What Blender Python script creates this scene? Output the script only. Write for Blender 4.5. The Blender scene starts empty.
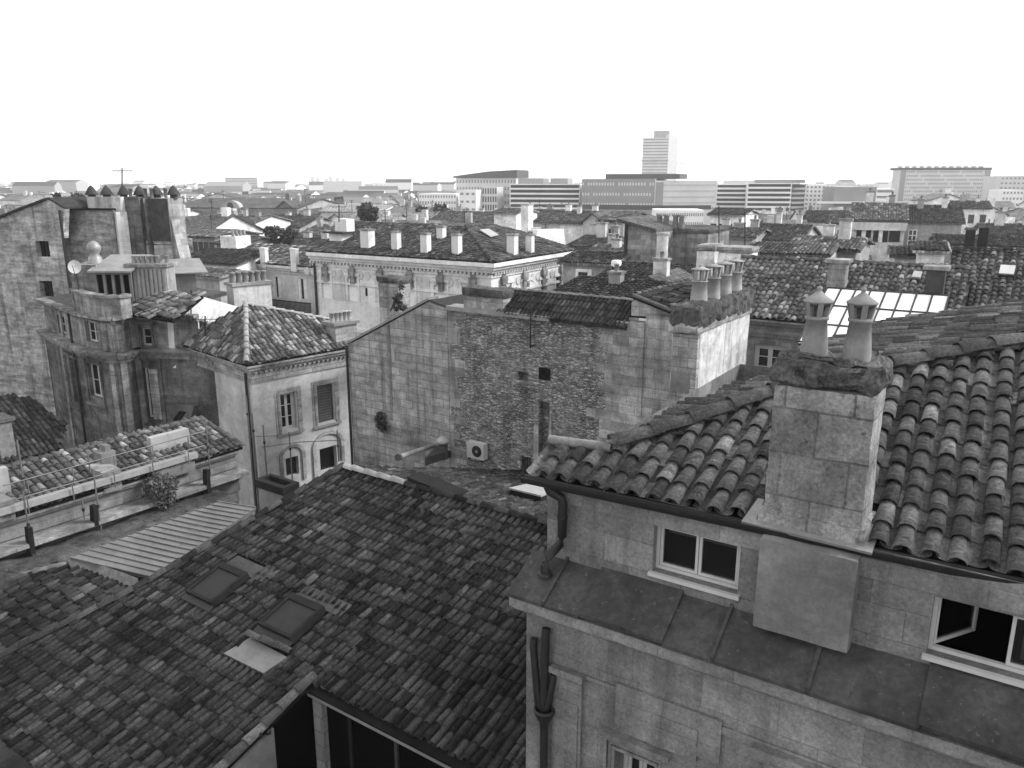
import bpy, math, random
import numpy as np
random.seed(7)
RNG = np.random.default_rng(7)
scn = bpy.context.scene
COL = scn.collection
# ------------------------------------------------------------------ camera
CZ = 21.0                 # eye height above the street
FPX = 800.0               # focal length in pixels of a 1024 px wide frame
HOR = 182.0
PITCH = math.atan((384 - HOR) / FPX)
cam = bpy.data.cameras.new("camera")
cam.sensor_width = 36.0
cam.lens = FPX / 1024 * 36.0
cam.clip_start = 0.1
cam.clip_end = 20000
camo = bpy.data.objects.new("camera", cam)
camo.location = (0, 0, CZ)
camo.rotation_euler = (math.pi / 2 - PITCH, 0, 0)
COL.objects.link(camo)
scn.camera = camo
# ------------------------------------------------------------------ sky
SUN_EL, SUN_AZ = math.radians(36), math.radians(86)     # azimuth clockwise from +Y
world = bpy.data.worlds.new("World")
scn.world = world
world.use_nodes = True
wn = world.node_tree.nodes
wl_ = world.node_tree.links
bg = wn["Background"]
sky = wn.new("ShaderNodeTexSky")
sky.sky_type = 'NISHITA'
sky.sun_disc = False
sky.sun_elevation = SUN_EL
sky.sun_rotation = SUN_AZ
bw = wn.new("ShaderNodeRGBToBW")
wl_.new(sky.outputs[0], bw.inputs[0])
ma = wn.new("ShaderNodeMath"); ma.operation = 'MULTIPLY_ADD'
ma.inputs[1].default_value = 0.9
ma.inputs[2].default_value = 6.2          # even cloud deck over the clear-sky gradient
wl_.new(bw.outputs[0], ma.inputs[0])
wl_.new(ma.outputs[0], bg.inputs[0])
bg.inputs[1].default_value = 0.12
# ------------------------------------------------------------------ sun through thin cloud
sl = bpy.data.lights.new("sun", 'SUN')
sl.energy = 2.7
sl.angle = math.radians(14)
so = bpy.data.objects.new("sun", sl)
so.location = (60, 0, 80)
so.rotation_euler = (math.pi / 2 - SUN_EL, 0, math.pi - SUN_AZ)
COL.objects.link(so)
# ------------------------------------------------------------------ exposure
scn.view_settings.view_transform = 'Standard'
scn.view_settings.look = 'None'
scn.view_settings.exposure = 0.6
scn.view_settings.gamma = 1.0
scn.render.engine = 'CYCLES'
scn.cycles.max_bounces = 5
scn.cycles.diffuse_bounces = 1
scn.cycles.glossy_bounces = 2
scn.cycles.use_denoising = True

# ------------------------------------------------------------------ geometry helpers
V3 = lambda *a: np.array(a, dtype=float)
ZUP = V3(0, 0, 1)
EYE = V3(0, 0, CZ)
def unit(v):
    return v / np.linalg.norm(v)
def ray(px, py):
    X = (px - 512) / FPX; Y = -(py - 384) / FPX
    return V3(0, math.cos(PITCH), -math.sin(PITCH)) + V3(0, math.sin(PITCH), math.cos(PITCH)) * Y + V3(1, 0, 0) * X
def hz(px, py, z):
    r = ray(px, py); return EYE + r * ((z - CZ) / r[2])
def hy(px, py, Y):
    r = ray(px, py); return EYE + r * (Y / r[1])
def dirvp(vx):
    a = math.atan2(vx - 512, FPX / math.cos(PITCH)); return V3(math.sin(a), math.cos(a), 0)

class Wall:
    """vertical plane through o along horizontal unit u; nrm points out"""
    def __init__(s, o, u, face=None):
        s.o = np.array(o, float); s.o[2] = 0
        s.u = unit(V3(u[0], u[1], 0))
        s.n = V3(s.u[1], -s.u[0], 0)
        ref = (EYE - s.o) if face is None else face
        if s.n @ ref < 0: s.n = -s.n
    def hit(s, px, py):
        r = ray(px, py); return EYE + r * (((s.o - EYE) @ s.n) / (r @ s.n))
    def uz(s, px, py):
        h = s.hit(px, py); return (h - s.o) @ s.u, h[2]
    def P(s, u, z, dep=0.0):
        return s.o + s.u * u + s.n * dep + ZUP * z
    def off(s, dep):
        return Wall(s.o + s.n * dep, s.u, s.n)

class Slope:
    """roof plane: o on the eave, e horizontal eave direction, v up the slope"""
    def __init__(s, o, e, up, tan):
        s.o = np.array(o, float); s.e = unit(V3(e[0], e[1], 0))
        h = V3(-s.e[1], s.e[0], 0)
        if h @ V3(up[0], up[1], 0) < 0: h = -h
        s.h = h; s.tan = tan
        s.v = unit(h + ZUP * tan)
        s.n = np.cross(s.e, s.v)
        if s.n[2] < 0: s.n = -s.n
    def hit(s, px, py):
        r = ray(px, py); return EYE + r * (((s.o - EYE) @ s.n) / (r @ s.n))
    def uv(s, px, py):
        h = s.hit(px, py) - s.o; return (h @ s.e, h @ s.v)
    def uvp(s, p):
        h = p - s.o; return (h @ s.e, h @ s.v)
    def P(s, u, v, w=0.0):
        return s.o + s.e * u + s.v * v + s.n * w
    def zat(s, p):
        return s.o[2] + s.tan * ((p - s.o) @ s.h)

def wloc(o):
    l = V3(*o.location)
    return l if o.parent is None else l + wloc(o.parent)

def newell(p):
    q = np.roll(p, -1, axis=0)
    n = np.array([((p[:, 1] - q[:, 1]) * (p[:, 2] + q[:, 2])).sum(), ((p[:, 2] - q[:, 2]) * (p[:, 0] + q[:, 0])).sum(), ((p[:, 0] - q[:, 0]) * (p[:, 1] + q[:, 1])).sum()])
    l = np.linalg.norm(n)
    return n / l if l > 1e-12 else V3(0, 0, 1)

class MB:
    def __init__(s):
        s.v = []; s.f = []; s.smooth = []; s.frame = None
    def add(s, vs, fs, smooth=False):
        b = len(s.v); s.v.extend([tuple(map(float, x)) for x in vs])
        for f in fs:
            s.f.append(tuple(i + b for i in f)); s.smooth.append(smooth)
        return s
    def poly(s, pts):
        return s.add(pts, [tuple(range(len(pts)))])
    def prism(s, pts, ext):
        n = len(pts); pts = [np.array(p, float) for p in pts]; q = [p + ext for p in pts]
        nr = newell(np.array(pts))
        fs = [tuple(range(n)), tuple(range(2 * n - 1, n - 1, -1))]
        fs += [(i, i + n, (i + 1) % n + n, (i + 1) % n) for i in range(n)]
        if nr @ ext > 0: fs = [f[::-1] for f in fs]
        return s.add(pts + q, fs)
    def box(s, w, u0, u1, z0, z1, d0, d1):
        return s.prism([w.P(u0, z0, d0), w.P(u1, z0, d0), w.P(u1, z1, d0), w.P(u0, z1, d0)], w.n * (d1 - d0))
    def cbox(s, c, ax, sx, sy, z0, z1, taper=1.0):
        ax = unit(V3(ax[0], ax[1], 0)); ay = V3(-ax[1], ax[0], 0); c = V3(c[0], c[1], 0)
        b = [c + ax * sx / 2 * i + ay * sy / 2 * j + ZUP * z0 for i, j in ((-1, -1), (1, -1), (1, 1), (-1, 1))]
        t = [c + ax * sx / 2 * i * taper + ay * sy / 2 * j * taper + ZUP * z1 for i, j in ((-1, -1), (1, -1), (1, 1), (-1, 1))]
        return s.add(b + t, [(3, 2, 1, 0), (4, 5, 6, 7), (0, 1, 5, 4), (1, 2, 6, 5), (2, 3, 7, 6), (3, 0, 4, 7)])
    def tube(s, pts, r, seg=8, cap=True):
        pts = [np.array(p, float) for p in pts]; rs = r if isinstance(r, (list, tuple)) else [r] * len(pts)
        vs = []; n = len(pts)
        for i, p in enumerate(pts):
            t = unit(pts[min(i + 1, n - 1)] - pts[max(i - 1, 0)])
            a = np.cross(t, ZUP if abs(t[2]) < .9 else V3(1, 0, 0)); a = unit(a); b = np.cross(t, a)
            for k in range(seg):
                th = 2 * math.pi * k / seg
                vs.append(p + (a * math.cos(th) + b * math.sin(th)) * rs[i])
        fs = [(i * seg + k, i * seg + (k + 1) % seg, (i + 1) * seg + (k + 1) % seg, (i + 1) * seg + k) for i in range(n - 1) for k in range(seg)]
        s.add(vs, fs, True)
        if cap:
            s.add(vs[:seg], [tuple(range(seg - 1, -1, -1))]); s.add(vs[-seg:], [tuple(range(seg))])
        return s
    def lathe(s, c, prof, seg=16):
        c = np.array(c, float); vs = []; n = len(prof)
        for r, z in prof:
            for k in range(seg):
                th = 2 * math.pi * k / seg; vs.append(c + V3(math.cos(th) * r, math.sin(th) * r, z))
        fs = [(i * seg + k, i * seg + (k + 1) % seg, (i + 1) * seg + (k + 1) % seg, (i + 1) * seg + k) for i in range(n - 1) for k in range(seg)]
        return s.add(vs, fs, True)
    def wallrect(s, w, u0, u1, z0, z1, holes=(), depth=0.25, dep=0.0):
        us = sorted({u0, u1, *[h[0] for h in holes], *[h[1] for h in holes]})
        zs = sorted({z0, z1, *[h[2] for h in holes], *[h[3] for h in holes]})
        us = [u for u in us if u0 - 1e-6 <= u <= u1 + 1e-6]; zs = [z for z in zs if z0 - 1e-6 <= z <= z1 + 1e-6]
        flip = np.cross(w.u, ZUP) @ w.n < 0
        def q(a, b, c, d):
            s.poly([d, c, b, a] if flip else [a, b, c, d])
        for i in range(len(us) - 1):
            for j in range(len(zs) - 1):
                cu, cz = (us[i] + us[i + 1]) / 2, (zs[j] + zs[j + 1]) / 2
                if any(h[0] < cu < h[1] and h[2] < cz < h[3] for h in holes): continue
                q(w.P(us[i], zs[j], dep), w.P(us[i + 1], zs[j], dep), w.P(us[i + 1], zs[j + 1], dep), w.P(us[i], zs[j + 1], dep))
        for a, b, c, d in holes:
            f, k = dep, dep - depth
            q(w.P(a, c, f), w.P(a, d, f), w.P(a, d, k), w.P(a, c, k))
            q(w.P(b, d, f), w.P(b, c, f), w.P(b, c, k), w.P(b, d, k))
            q(w.P(a, d, f), w.P(b, d, f), w.P(b, d, k), w.P(a, d, k))
            q(w.P(b, c, f), w.P(a, c, f), w.P(a, c, k), w.P(b, c, k))
        return s
    def build(s, name, mat, parent=None, kind=None):
        me = bpy.data.meshes.new(name)
        v = np.array(s.v, float)
        if parent is not None: v = v - wloc(parent)
        nf = len(s.f); tot = np.array([len(f) for f in s.f], dtype=np.int32); start = np.concatenate([[0], np.cumsum(tot)[:-1]]).astype(np.int32)
        li = np.fromiter((i for f in s.f for i in f), dtype=np.int32)
        me.vertices.add(len(v)); me.vertices.foreach_set('co', v.ravel())
        me.loops.add(len(li)); me.loops.foreach_set('vertex_index', li)
        me.polygons.add(nf); me.polygons.foreach_set('loop_start', start); me.polygons.foreach_set('loop_total', tot)
        me.update(calc_edges=True); me.validate()
        me.polygons.foreach_set('use_smooth', np.array(s.smooth, dtype=bool))
        uv = np.zeros((len(li), 2))
        W = np.array(s.v, float)
        for k in range(nf):
            p = W[li[start[k]:start[k] + tot[k]]]; n = newell(p)
            if s.frame is not None:      # worn blocks: courses follow the block's own faces
                n = max((s.frame.u, -s.frame.u, s.frame.n, -s.frame.n, ZUP, -ZUP), key=lambda q: q @ n)
            if abs(n[2]) > .95: t, b = V3(1, 0, 0), V3(0, 1, 0)
            else:
                t = unit(np.cross(ZUP, n)); b = np.cross(n, t)
            uv[start[k]:start[k] + tot[k], 0] = p @ t; uv[start[k]:start[k] + tot[k], 1] = p @ b
        ul = me.uv_layers.new(name='UVMap'); ul.data.foreach_set('uv', uv.ravel())
        me.materials.append(mat)
        o = bpy.data.objects.new(name, me); COL.objects.link(o)
        if parent is not None: o.parent = parent
        if kind: o['kind'] = kind
        return o

def fastmesh(name, mat, V, Fq, parent=None, smooth=True):
    """V (n,3) world, Fq (m,4) quads -> object"""
    me = bpy.data.meshes.new(name)
    if parent is not None: V = V - wloc(parent)
    m = len(Fq)
    me.vertices.add(len(V)); me.vertices.foreach_set('co', np.ascontiguousarray(V, dtype=np.float32).ravel())
    me.loops.add(4 * m); me.loops.foreach_set('vertex_index', np.ascontiguousarray(Fq, dtype=np.int32).ravel())
    me.polygons.add(m); me.polygons.foreach_set('loop_start', np.arange(0, 4 * m, 4, dtype=np.int32)); me.polygons.foreach_set('loop_total', np.full(m, 4, dtype=np.int32))
    me.update(calc_edges=True)
    me.polygons.foreach_set('use_smooth', np.full(m, smooth, dtype=bool))
    me.materials.append(mat)
    o = bpy.data.objects.new(name, me); COL.objects.link(o)
    if parent is not None: o.parent = parent
    return o

def tag(o, label, cat, group=None, kind=None):
    if label: o['label'] = label
    if cat: o['category'] = cat
    if group: o['group'] = group
    if kind: o['kind'] = kind
    return o
def thing(name, label, cat, loc, group=None):
    o = bpy.data.objects.new(name, None); COL.objects.link(o)
    o.empty_display_size = .5
    o.location = tuple(float(x) for x in loc)
    return tag(o, label, cat, group)
def dup(o, parent=None, delta=None):
    c = o.copy(); COL.objects.link(c); c.parent = parent
    if delta is not None: c.location = tuple(V3(*o.location) + delta)
    for ch in list(o.children): dup(ch, c)
    return c

def inside(poly, U, Vv):
    r = np.zeros(U.shape, bool); n = len(poly)
    for i in range(n):
        x0, y0 = poly[i]; x1, y1 = poly[(i + 1) % n]
        if y0 == y1: continue
        c = ((y0 > Vv) != (y1 > Vv)) & (U < (x1 - x0) * (Vv - y0) / (y1 - y0) + x0)
        r ^= c
    return r

def tiles(name, mat, S, poly, parent, sp=.22, ln=.33, seg=6, jit=1.0, pans=True, lift=0.0, holes=(), skip=0.0, rfac=.56, taper=.80, urot=0.0):
    """canal tiles laid over polygon (u,v) of slope S: each tile its own little arch of clay"""
    us = [p[0] for p in poly]; vs = [p[1] for p in poly]
    nu = int((max(us) - min(us)) / sp) + 2; nv = int((max(vs) - min(vs)) / ln) + 2
    Vall = []; Fall = []; base = 0
    sets = [(0.0, False)] + ([(0.5, True)] if pans else [])
    for shift, pan in sets:
        I, J = np.meshgrid(np.arange(nu), np.arange(nv), indexing='ij')
        I = I.ravel().astype(float); J = J.ravel().astype(float)
        colj = RNG.normal(0, .012 * jit, nu + 1)[I.astype(int)]
        rowj = RNG.uniform(-.5, .5, nu + 1)[I.astype(int)] * ln * .25 * jit
        u = min(us) + (I + shift) * sp + colj * sp / .22; v = min(vs) + J * ln + rowj * (0.3 if pan else 1)
        u = u + urot * (v - min(vs))
        ut = min(us) + (I + shift) * sp + urot * (v - min(vs)); vt = min(vs) + (J + .5) * ln
        keep = inside(poly, ut, vt)
        for h in holes: keep &= ~inside(h, ut, vt)
        if skip: keep &= RNG.random(len(u)) > skip
        u = u[keep]; v = v[keep]; n = len(u)
        if n == 0: continue
        L = ln * 1.16 + RNG.normal(0, .012, n) * jit
        v = v + RNG.normal(0, .010, n) * jit * ln / .33
        rot = RNG.normal(0, .022, n) * jit
        lft = np.abs(RNG.normal(0, .006, n)) * jit
        R0 = sp * rfac * (.5 if False else 1) * RNG.normal(1, .03, n)
        th = np.linspace(0, math.pi, seg + 1)
        cx = np.cos(th); cz = np.sin(th)
        k = seg + 1
        if not pan:
            r0 = R0; r1 = R0 * taper
            w0 = .042 + lft + lift; w1 = .014 + lift
            x0 = r0[:, None] * cx; z0 = r0[:, None] * cz * .82 + w0[:, None]
            x1 = r1[:, None] * cx; z1 = r1[:, None] * cz * .82 + w1
            xi = x0 * .86; zi = (r0[:, None] * .84) * cz * .82 + w0[:, None]
            rows = [(x0, z0, 0.0), (x1, z1, 1.0), (xi, zi, 0.0), (xi, zi, .3)]
        else:
            r0 = R0 * 1.12; r1 = R0 * 1.02
            x0 = r0[:, None] * cx; z0 = r0[:, None] * .62 - r0[:, None] * cz * .62 + .016 + lift
            z1 = z0 - .014
            rows = [(x0, z0, 0.0), (r1[:, None] * cx, z1, 1.0)]
        if pan: z0 = z0 * 1.0
        P = []
        for (x, z, t) in rows:
            vv = (L * t)[:, None] + np.zeros_like(x)
            uu = x + rot[:, None] * vv
            pt = S.o + (u[:, None] + uu)[..., None] * S.e + (v[:, None] + vv)[..., None] * S.v + z[..., None] * S.n
            P.append(pt)
        P = np.stack(P, 1)        # n, rows, k, 3
        nr = P.shape[1]
        q = []
        def strip(a, b):
            for i in range(seg): q.append((a * k + i, a * k + i + 1, b * k + i + 1, b * k + i))
        strip(0, 1)
        if not pan:
            strip(2, 0); strip(3, 2)
        q = np.array(q)
        F = (q[None] + (np.arange(n) * nr * k)[:, None, None]).reshape(-1, 4) + base
        Vall.append(P.reshape(-1, 3)); Fall.append(F); base += n * nr * k
    return fastmesh(name, mat, np.concatenate(Vall), np.concatenate(Fall), parent)

def ridge_tiles(mb, a, b, r=.13, ln=.42, seg=7):
    a = np.array(a, float); b = np.array(b, float); L = np.linalg.norm(b - a); t = (b - a) / L
    side = unit(np.cross(t, ZUP)); up = np.cross(side, t); n = max(1, int(L / ln))
    for i in range(n):
        p = a + t * (L * i / n); e = t * (L / n * 1.14)
        j = random.gauss(0, .008); r0 = r * random.gauss(1, .03); r1 = r0 * .82
        vs = []
        for (o, rr, h) in ((p, r0, .03), (p + e, r1, .0), (p, r0 * .82, .03), (p + e * .2, r0 * .82, .03)):
            for k in range(seg + 1):
                th = math.pi * k / seg
                vs.append(o + side * (math.cos(th) * rr + j) + up * (math.sin(th) * rr * .85 + h))
        K = seg + 1; fs = []
        for A, B in ((0, 1), (2, 0), (3, 2)):
            fs += [(A * K + k, A * K + k + 1, B * K + k + 1, B * K + k) for k in range(seg)]
        mb.add(vs, fs, True)
    return mb

# ------------------------------------------------------------------ materials (the photograph is black and white: all greys)
def g(v): return (v, v, v, 1)
MATS = {}
class NT:
    def __init__(s, name, rough=.9, spec=.25, metal=0.0):
        s.m = bpy.data.materials.new(name); s.m.use_nodes = True
        s.t = s.m.node_tree; s.n = s.t.nodes; s.l = s.t.links
        s.b = s.n['Principled BSDF']
        s.b.inputs['Roughness'].default_value = rough
        s.b.inputs['Specular IOR Level'].default_value = spec
        s.b.inputs['Metallic'].default_value = metal
        s.tc = s.n.new('ShaderNodeTexCoord')
        s.geo = s.n.new('ShaderNodeNewGeometry')
        s.pos = s.geo.outputs['Position']; s.uv = s.tc.outputs['UV']
    def val(s, x, inp):
        if isinstance(x, (int, float)): inp.default_value = x
        else: s.l.new(x, inp)
    def math(s, op, a, b=0.0, c=0.0, clamp=False):
        n = s.n.new('ShaderNodeMath'); n.operation = op; n.use_clamp = clamp
        s.val(a, n.inputs[0]); s.val(b, n.inputs[1])
        if len(n.inputs) > 2: s.val(c, n.inputs[2])
        return n.outputs[0]
    def map(s, vec, scale=(1, 1, 1), loc=(0, 0, 0)):
        n = s.n.new('ShaderNodeMapping'); n.inputs['Scale'].default_value = scale; n.inputs['Location'].default_value = loc
        s.l.new(vec, n.inputs['Vector']); return n.outputs[0]
    def noise(s, vec, scale, detail=4, rough=.6, dist=0.0):
        n = s.n.new('ShaderNodeTexNoise'); n.inputs['Scale'].default_value = scale; n.inputs['Detail'].default_value = detail
        n.inputs['Roughness'].default_value = rough; n.inputs['Distortion'].default_value = dist
        s.l.new(vec, n.inputs['Vector']); return n.outputs['Fac']
    def voro(s, vec, scale, feature='F1', out='Distance', rnd=1.0):
        n = s.n.new('ShaderNodeTexVoronoi'); n.feature = feature; n.inputs['Scale'].default_value = scale; n.inputs['Randomness'].default_value = rnd
        s.l.new(vec, n.inputs['Vector']); return n.outputs[out]
    def ramp(s, fac, stops, interp='LINEAR'):
        n = s.n.new('ShaderNodeValToRGB'); n.color_ramp.interpolation = interp
        e = n.color_ramp.elements
        while len(e) > 1: e.remove(e[-1])
        e[0].position, e[0].color = stops[0][0], g(stops[0][1])
        for p, c in stops[1:]:
            x = e.new(p); x.color = g(c)
        s.l.new(fac, n.inputs[0]); return n.outputs[0]
    def rng(s, fac, a, b, c, d):
        n = s.n.new('ShaderNodeMapRange'); n.clamp = True
        s.val(fac, n.inputs[0])
        for i, x in enumerate((a, b, c, d)): s.val(x, n.inputs[i + 1])
        return n.outputs[0]
    def mix(s, fac, a, b):
        n = s.n.new('ShaderNodeMix'); n.data_type = 'FLOAT'
        s.val(fac, n.inputs[0]); s.val(a, n.inputs[2]); s.val(b, n.inputs[3]); return n.outputs[0]
    def brick(s, vec, w, h, mortar=.012, c1=.8, c2=1.1, cm=.7, off=.5, smooth=.2):
        n = s.n.new('ShaderNodeTexBrick'); n.offset = off
        n.inputs['Scale'].default_value = 1; n.inputs['Brick Width'].default_value = w; n.inputs['Row Height'].default_value = h
        n.inputs['Mortar Size'].default_value = mortar; n.inputs['Mortar Smooth'].default_value = smooth
        n.inputs['Color1'].default_value = g(c1); n.inputs['Color2'].default_value = g(c2); n.inputs['Mortar'].default_value = g(cm)
        s.l.new(vec, n.inputs['Vector']); return n.outputs['Color'], n.outputs['Fac']
    def rand(s):
        return s.geo.outputs['Random Per Island']
    def wrand(s, x, k):
        n = s.n.new('ShaderNodeTexWhiteNoise'); n.noise_dimensions = '1D'
        s.val(s.math('ADD', x, k), n.inputs['W']); return n.outputs['Value']
    def bump(s, h, strength=.5, dist=.02):
        n = s.n.new('ShaderNodeBump'); n.inputs['Strength'].default_value = strength; n.inputs['Distance'].default_value = dist
        s.l.new(h, n.inputs['Height']); s.l.new(n.outputs[0], s.b.inputs['Normal'])
    def out(s, col):
        c = s.n.new('ShaderNodeCombineColor')
        for i in range(3): s.val(col, c.inputs[i])
        s.l.new(c.outputs[0], s.b.inputs['Base Color']); return s.m

def mat_tile(name, lo, hi, light=.12, lightfrac=.1, moss=.35, rough=.95):
    t = NT(name, rough, .04)
    r = t.rand()
    base = t.ramp(r, [(0, lo), (.5, (lo + hi) / 2), (1 - lightfrac, hi), (1, light)])
    big = t.noise(t.pos, .55, 3)
    base = t.math('MULTIPLY', base, t.rng(big, .3, .7, .72, 1.28))
    fine = t.noise(t.pos, 24, 6, .8)
    base = t.math('MULTIPLY', base, t.rng(fine, .3, .7, .35, 1.65))
    m2 = t.noise(t.pos, 5.5, 4, .65)
    base = t.mix(t.rng(m2, .52, .66, 0, moss), base, lo * .45)
    sp = t.noise(t.pos, 60, 2, .5)
    base = t.mix(t.rng(sp, .66, .72, 0, .5), base, light * 1.2)
    t.bump(t.noise(t.pos, 45, 4, .7), .35, .012)
    return t.out(base)

def mat_stone(name, base=.26, course=(.7, .33), mortar=.012, var=.25, streak=.5, blotch=.5, soot=.06, cm=.7, bumpk=.5, fine=.25, spots=0.0, rough=.92, sootscale=.5, hstr=0.0):
    t = NT(name, rough, .05)
    if course:
        wob = t.noise(t.uv, 3.0, 2); 
        va = t.n.new('ShaderNodeVectorMath'); va.operation = 'ADD'
        t.l.new(t.uv, va.inputs[0])
        cmb = t.n.new('ShaderNodeCombineXYZ'); w = t.rng(wob, 0, 1, -.012, .012); t.l.new(w, cmb.inputs[0]); t.l.new(w, cmb.inputs[1])
        t.l.new(cmb.outputs[0], va.inputs[1])
        bc, bf = t.brick(va.outputs[0], course[0], course[1], mortar, 1 - var, 1 + var * .7, cm)
        col = t.math('MULTIPLY', bc, base)
    else:
        bf = None
        col = t.math('MULTIPLY', 1.0, base)
    big = t.noise(t.pos, .5, 5, .65)
    col = t.math('MULTIPLY', col, t.rng(big, .3, .7, 1 - blotch * .6, 1 + blotch * .5))
    med = t.noise(t.pos, 3.0, 5, .7)
    col = t.math('MULTIPLY', col, t.rng(med, .3, .7, 1 - blotch * .45, 1 + blotch * .35))
    fn = t.noise(t.pos, 28, 5, .75)
    col = t.math('MULTIPLY', col, t.rng(fn, .3, .7, 1 - fine, 1 + fine))
    if hstr:
        hn_ = t.noise(t.map(t.pos, (.9, .9, 4.2)), 1.0, 6, .72)
        col = t.math('MULTIPLY', col, t.rng(hn_, .36, .64, 1 - hstr, 1 + hstr))
    st = t.noise(t.map(t.pos, (2.6, 2.6, .16)), 1.0, 5, .65)
    col = t.mix(t.rng(st, .5, .72, 0, streak), col, soot)
    s2 = t.noise(t.map(t.pos, (1, 1, 1.6), (3, 7, 1)), sootscale, 6, .7, .4)
    col = t.mix(t.rng(s2, .52, .72, 0, streak), col, soot)
    if spots:
        v = t.noise(t.map(t.pos, (1, 1, 1), (9, 2, 4)), 6.0, 4, .7)
        col = t.mix(t.rng(v, .58, .66, 0, spots), col, soot * .6)
    h = fn if bf is None else t.math('SUBTRACT', t.math('MULTIPLY', fn, .5), t.math('MULTIPLY', bf, .9))
    t.bump(h, bumpk, .02)
    return t.out(col)

def mat_rubble(name, base=.2, lo=.03, sx=2.6, sy=6.0):
    """rubble stone: flat irregular stones in rough courses with dark open joints"""
    t = NT(name, .95, .03)
    uvw = t.map(t.uv, (sx, sy, 1))
    nz = t.n.new('ShaderNodeTexNoise'); nz.inputs['Scale'].default_value = 1.3; nz.inputs['Detail'].default_value = 2
    t.l.new(t.uv, nz.inputs['Vector'])
    va = t.n.new('ShaderNodeVectorMath'); va.operation = 'MULTIPLY_ADD'
    t.l.new(nz.outputs['Color'], va.inputs[0]); va.inputs[1].default_value = (.9, .9, 0); t.l.new(uvw, va.inputs[2])
    edge = t.voro(va.outputs[0], 1.0, 'DISTANCE_TO_EDGE', 'Distance', .9)
    cell = t.voro(va.outputs[0], 1.0, 'F1', 'Color', .9)
    sep = t.n.new('ShaderNodeSeparateColor'); t.l.new(cell, sep.inputs[0])
    col = t.math('MULTIPLY', t.rng(sep.outputs[0], 0, 1, .55, 1.45), base)
    med = t.noise(t.pos, 2.2, 5, .7)
    col = t.math('MULTIPLY', col, t.rng(med, .3, .7, .65, 1.3))
    fn = t.noise(t.pos, 22, 5, .8)
    col = t.math('MULTIPLY', col, t.rng(fn, .3, .7, .6, 1.4))
    wash = t.noise(t.pos, .6, 4, .6)            # pointing that survives in patches
    joint = t.rng(edge, .02, .13, 1, 0)
    col = t.mix(t.math('MULTIPLY', joint, t.rng(wash, .4, .62, .85, .15)), col, lo)
    st = t.noise(t.map(t.pos, (1.5, 1.5, .2)), 1.0, 5, .65)
    col = t.mix(t.rng(st, .52, .74, 0, .6), col, lo)
    t.bump(t.math('ADD', t.rng(edge, 0, .2, 0, 1), t.math('MULTIPLY', fn, .6)), .9, .04)
    return t.out(col)

def mat_plain(name, base, rough=.8, var=.2, spec=.3, metal=0.0, scale=3.0, bumpk=.0, specks=0.0):
    t = NT(name, rough, spec, metal)
    a = t.noise(t.pos, scale, 5, .65)
    b = t.noise(t.pos, scale * 9, 4, .7)
    col = t.math('MULTIPLY', t.math('MULTIPLY', t.rng(a, .3, .7, 1 - var, 1 + var), base), t.rng(b, .3, .7, 1 - var * .6, 1 + var * .6))
    if specks:
        col = t.mix(t.rng(t.noise(t.map(t.pos, (1, 1, 1), (4, 9, 2)), 16, 3, .6), .64, .70, 0, specks), col, .22)
        col = t.mix(t.rng(t.noise(t.map(t.pos, (1.3, 1.3, 1.3), (1, 5, 3)), 1.1, 5, .7), .5, .68, 0, .7), col, base * .45)
    if bumpk: t.bump(b, bumpk, .01)
    return t.out(col)

def mat_glass(name, base=.012, rough=.08):
    t = NT(name, rough, .5)
    return t.out(t.math('MULTIPLY', t.rng(t.noise(t.pos, 2, 2), .3, .7, .7, 1.3), base))

def mat_clear(name):
    m = bpy.data.materials.new(name); m.use_nodes = True; n = m.node_tree.nodes; l = m.node_tree.links
    for x in list(n):
        if x.type == 'BSDF_PRINCIPLED': n.remove(x)
    tr = n.new('ShaderNodeBsdfTransparent'); tr.inputs[0].default_value = (.75, .75, .75, 1)
    gl = n.new('ShaderNodeBsdfGlossy'); gl.inputs['Roughness'].default_value = .03
    fr = n.new('ShaderNodeFresnel'); fr.inputs[0].default_value = 1.5
    mx = n.new('ShaderNodeMixShader'); l.new(fr.outputs[0], mx.inputs[0]); l.new(tr.outputs[0], mx.inputs[1]); l.new(gl.outputs[0], mx.inputs[2])
    l.new(mx.outputs[0], n['Material Output'].inputs['Surface']); return m

def mat_roofgrid(name, lo, hi, rough=.9):
    """distant tiled roof: fine broken rows of tiles"""
    t = NT(name, rough, .15)
    c, f = t.brick(t.uv, .24, .36, .03, .6, 1.4, .35, off=.3)
    big = t.noise(t.pos, .25, 5, .7); fn = t.noise(t.pos, 2.2, 5, .75)
    col = t.math('MULTIPLY', c, t.rng(fn, .3, .7, lo, hi))
    col = t.math('MULTIPLY', col, t.rng(big, .3, .7, .65, 1.35))
    return t.out(col)
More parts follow.
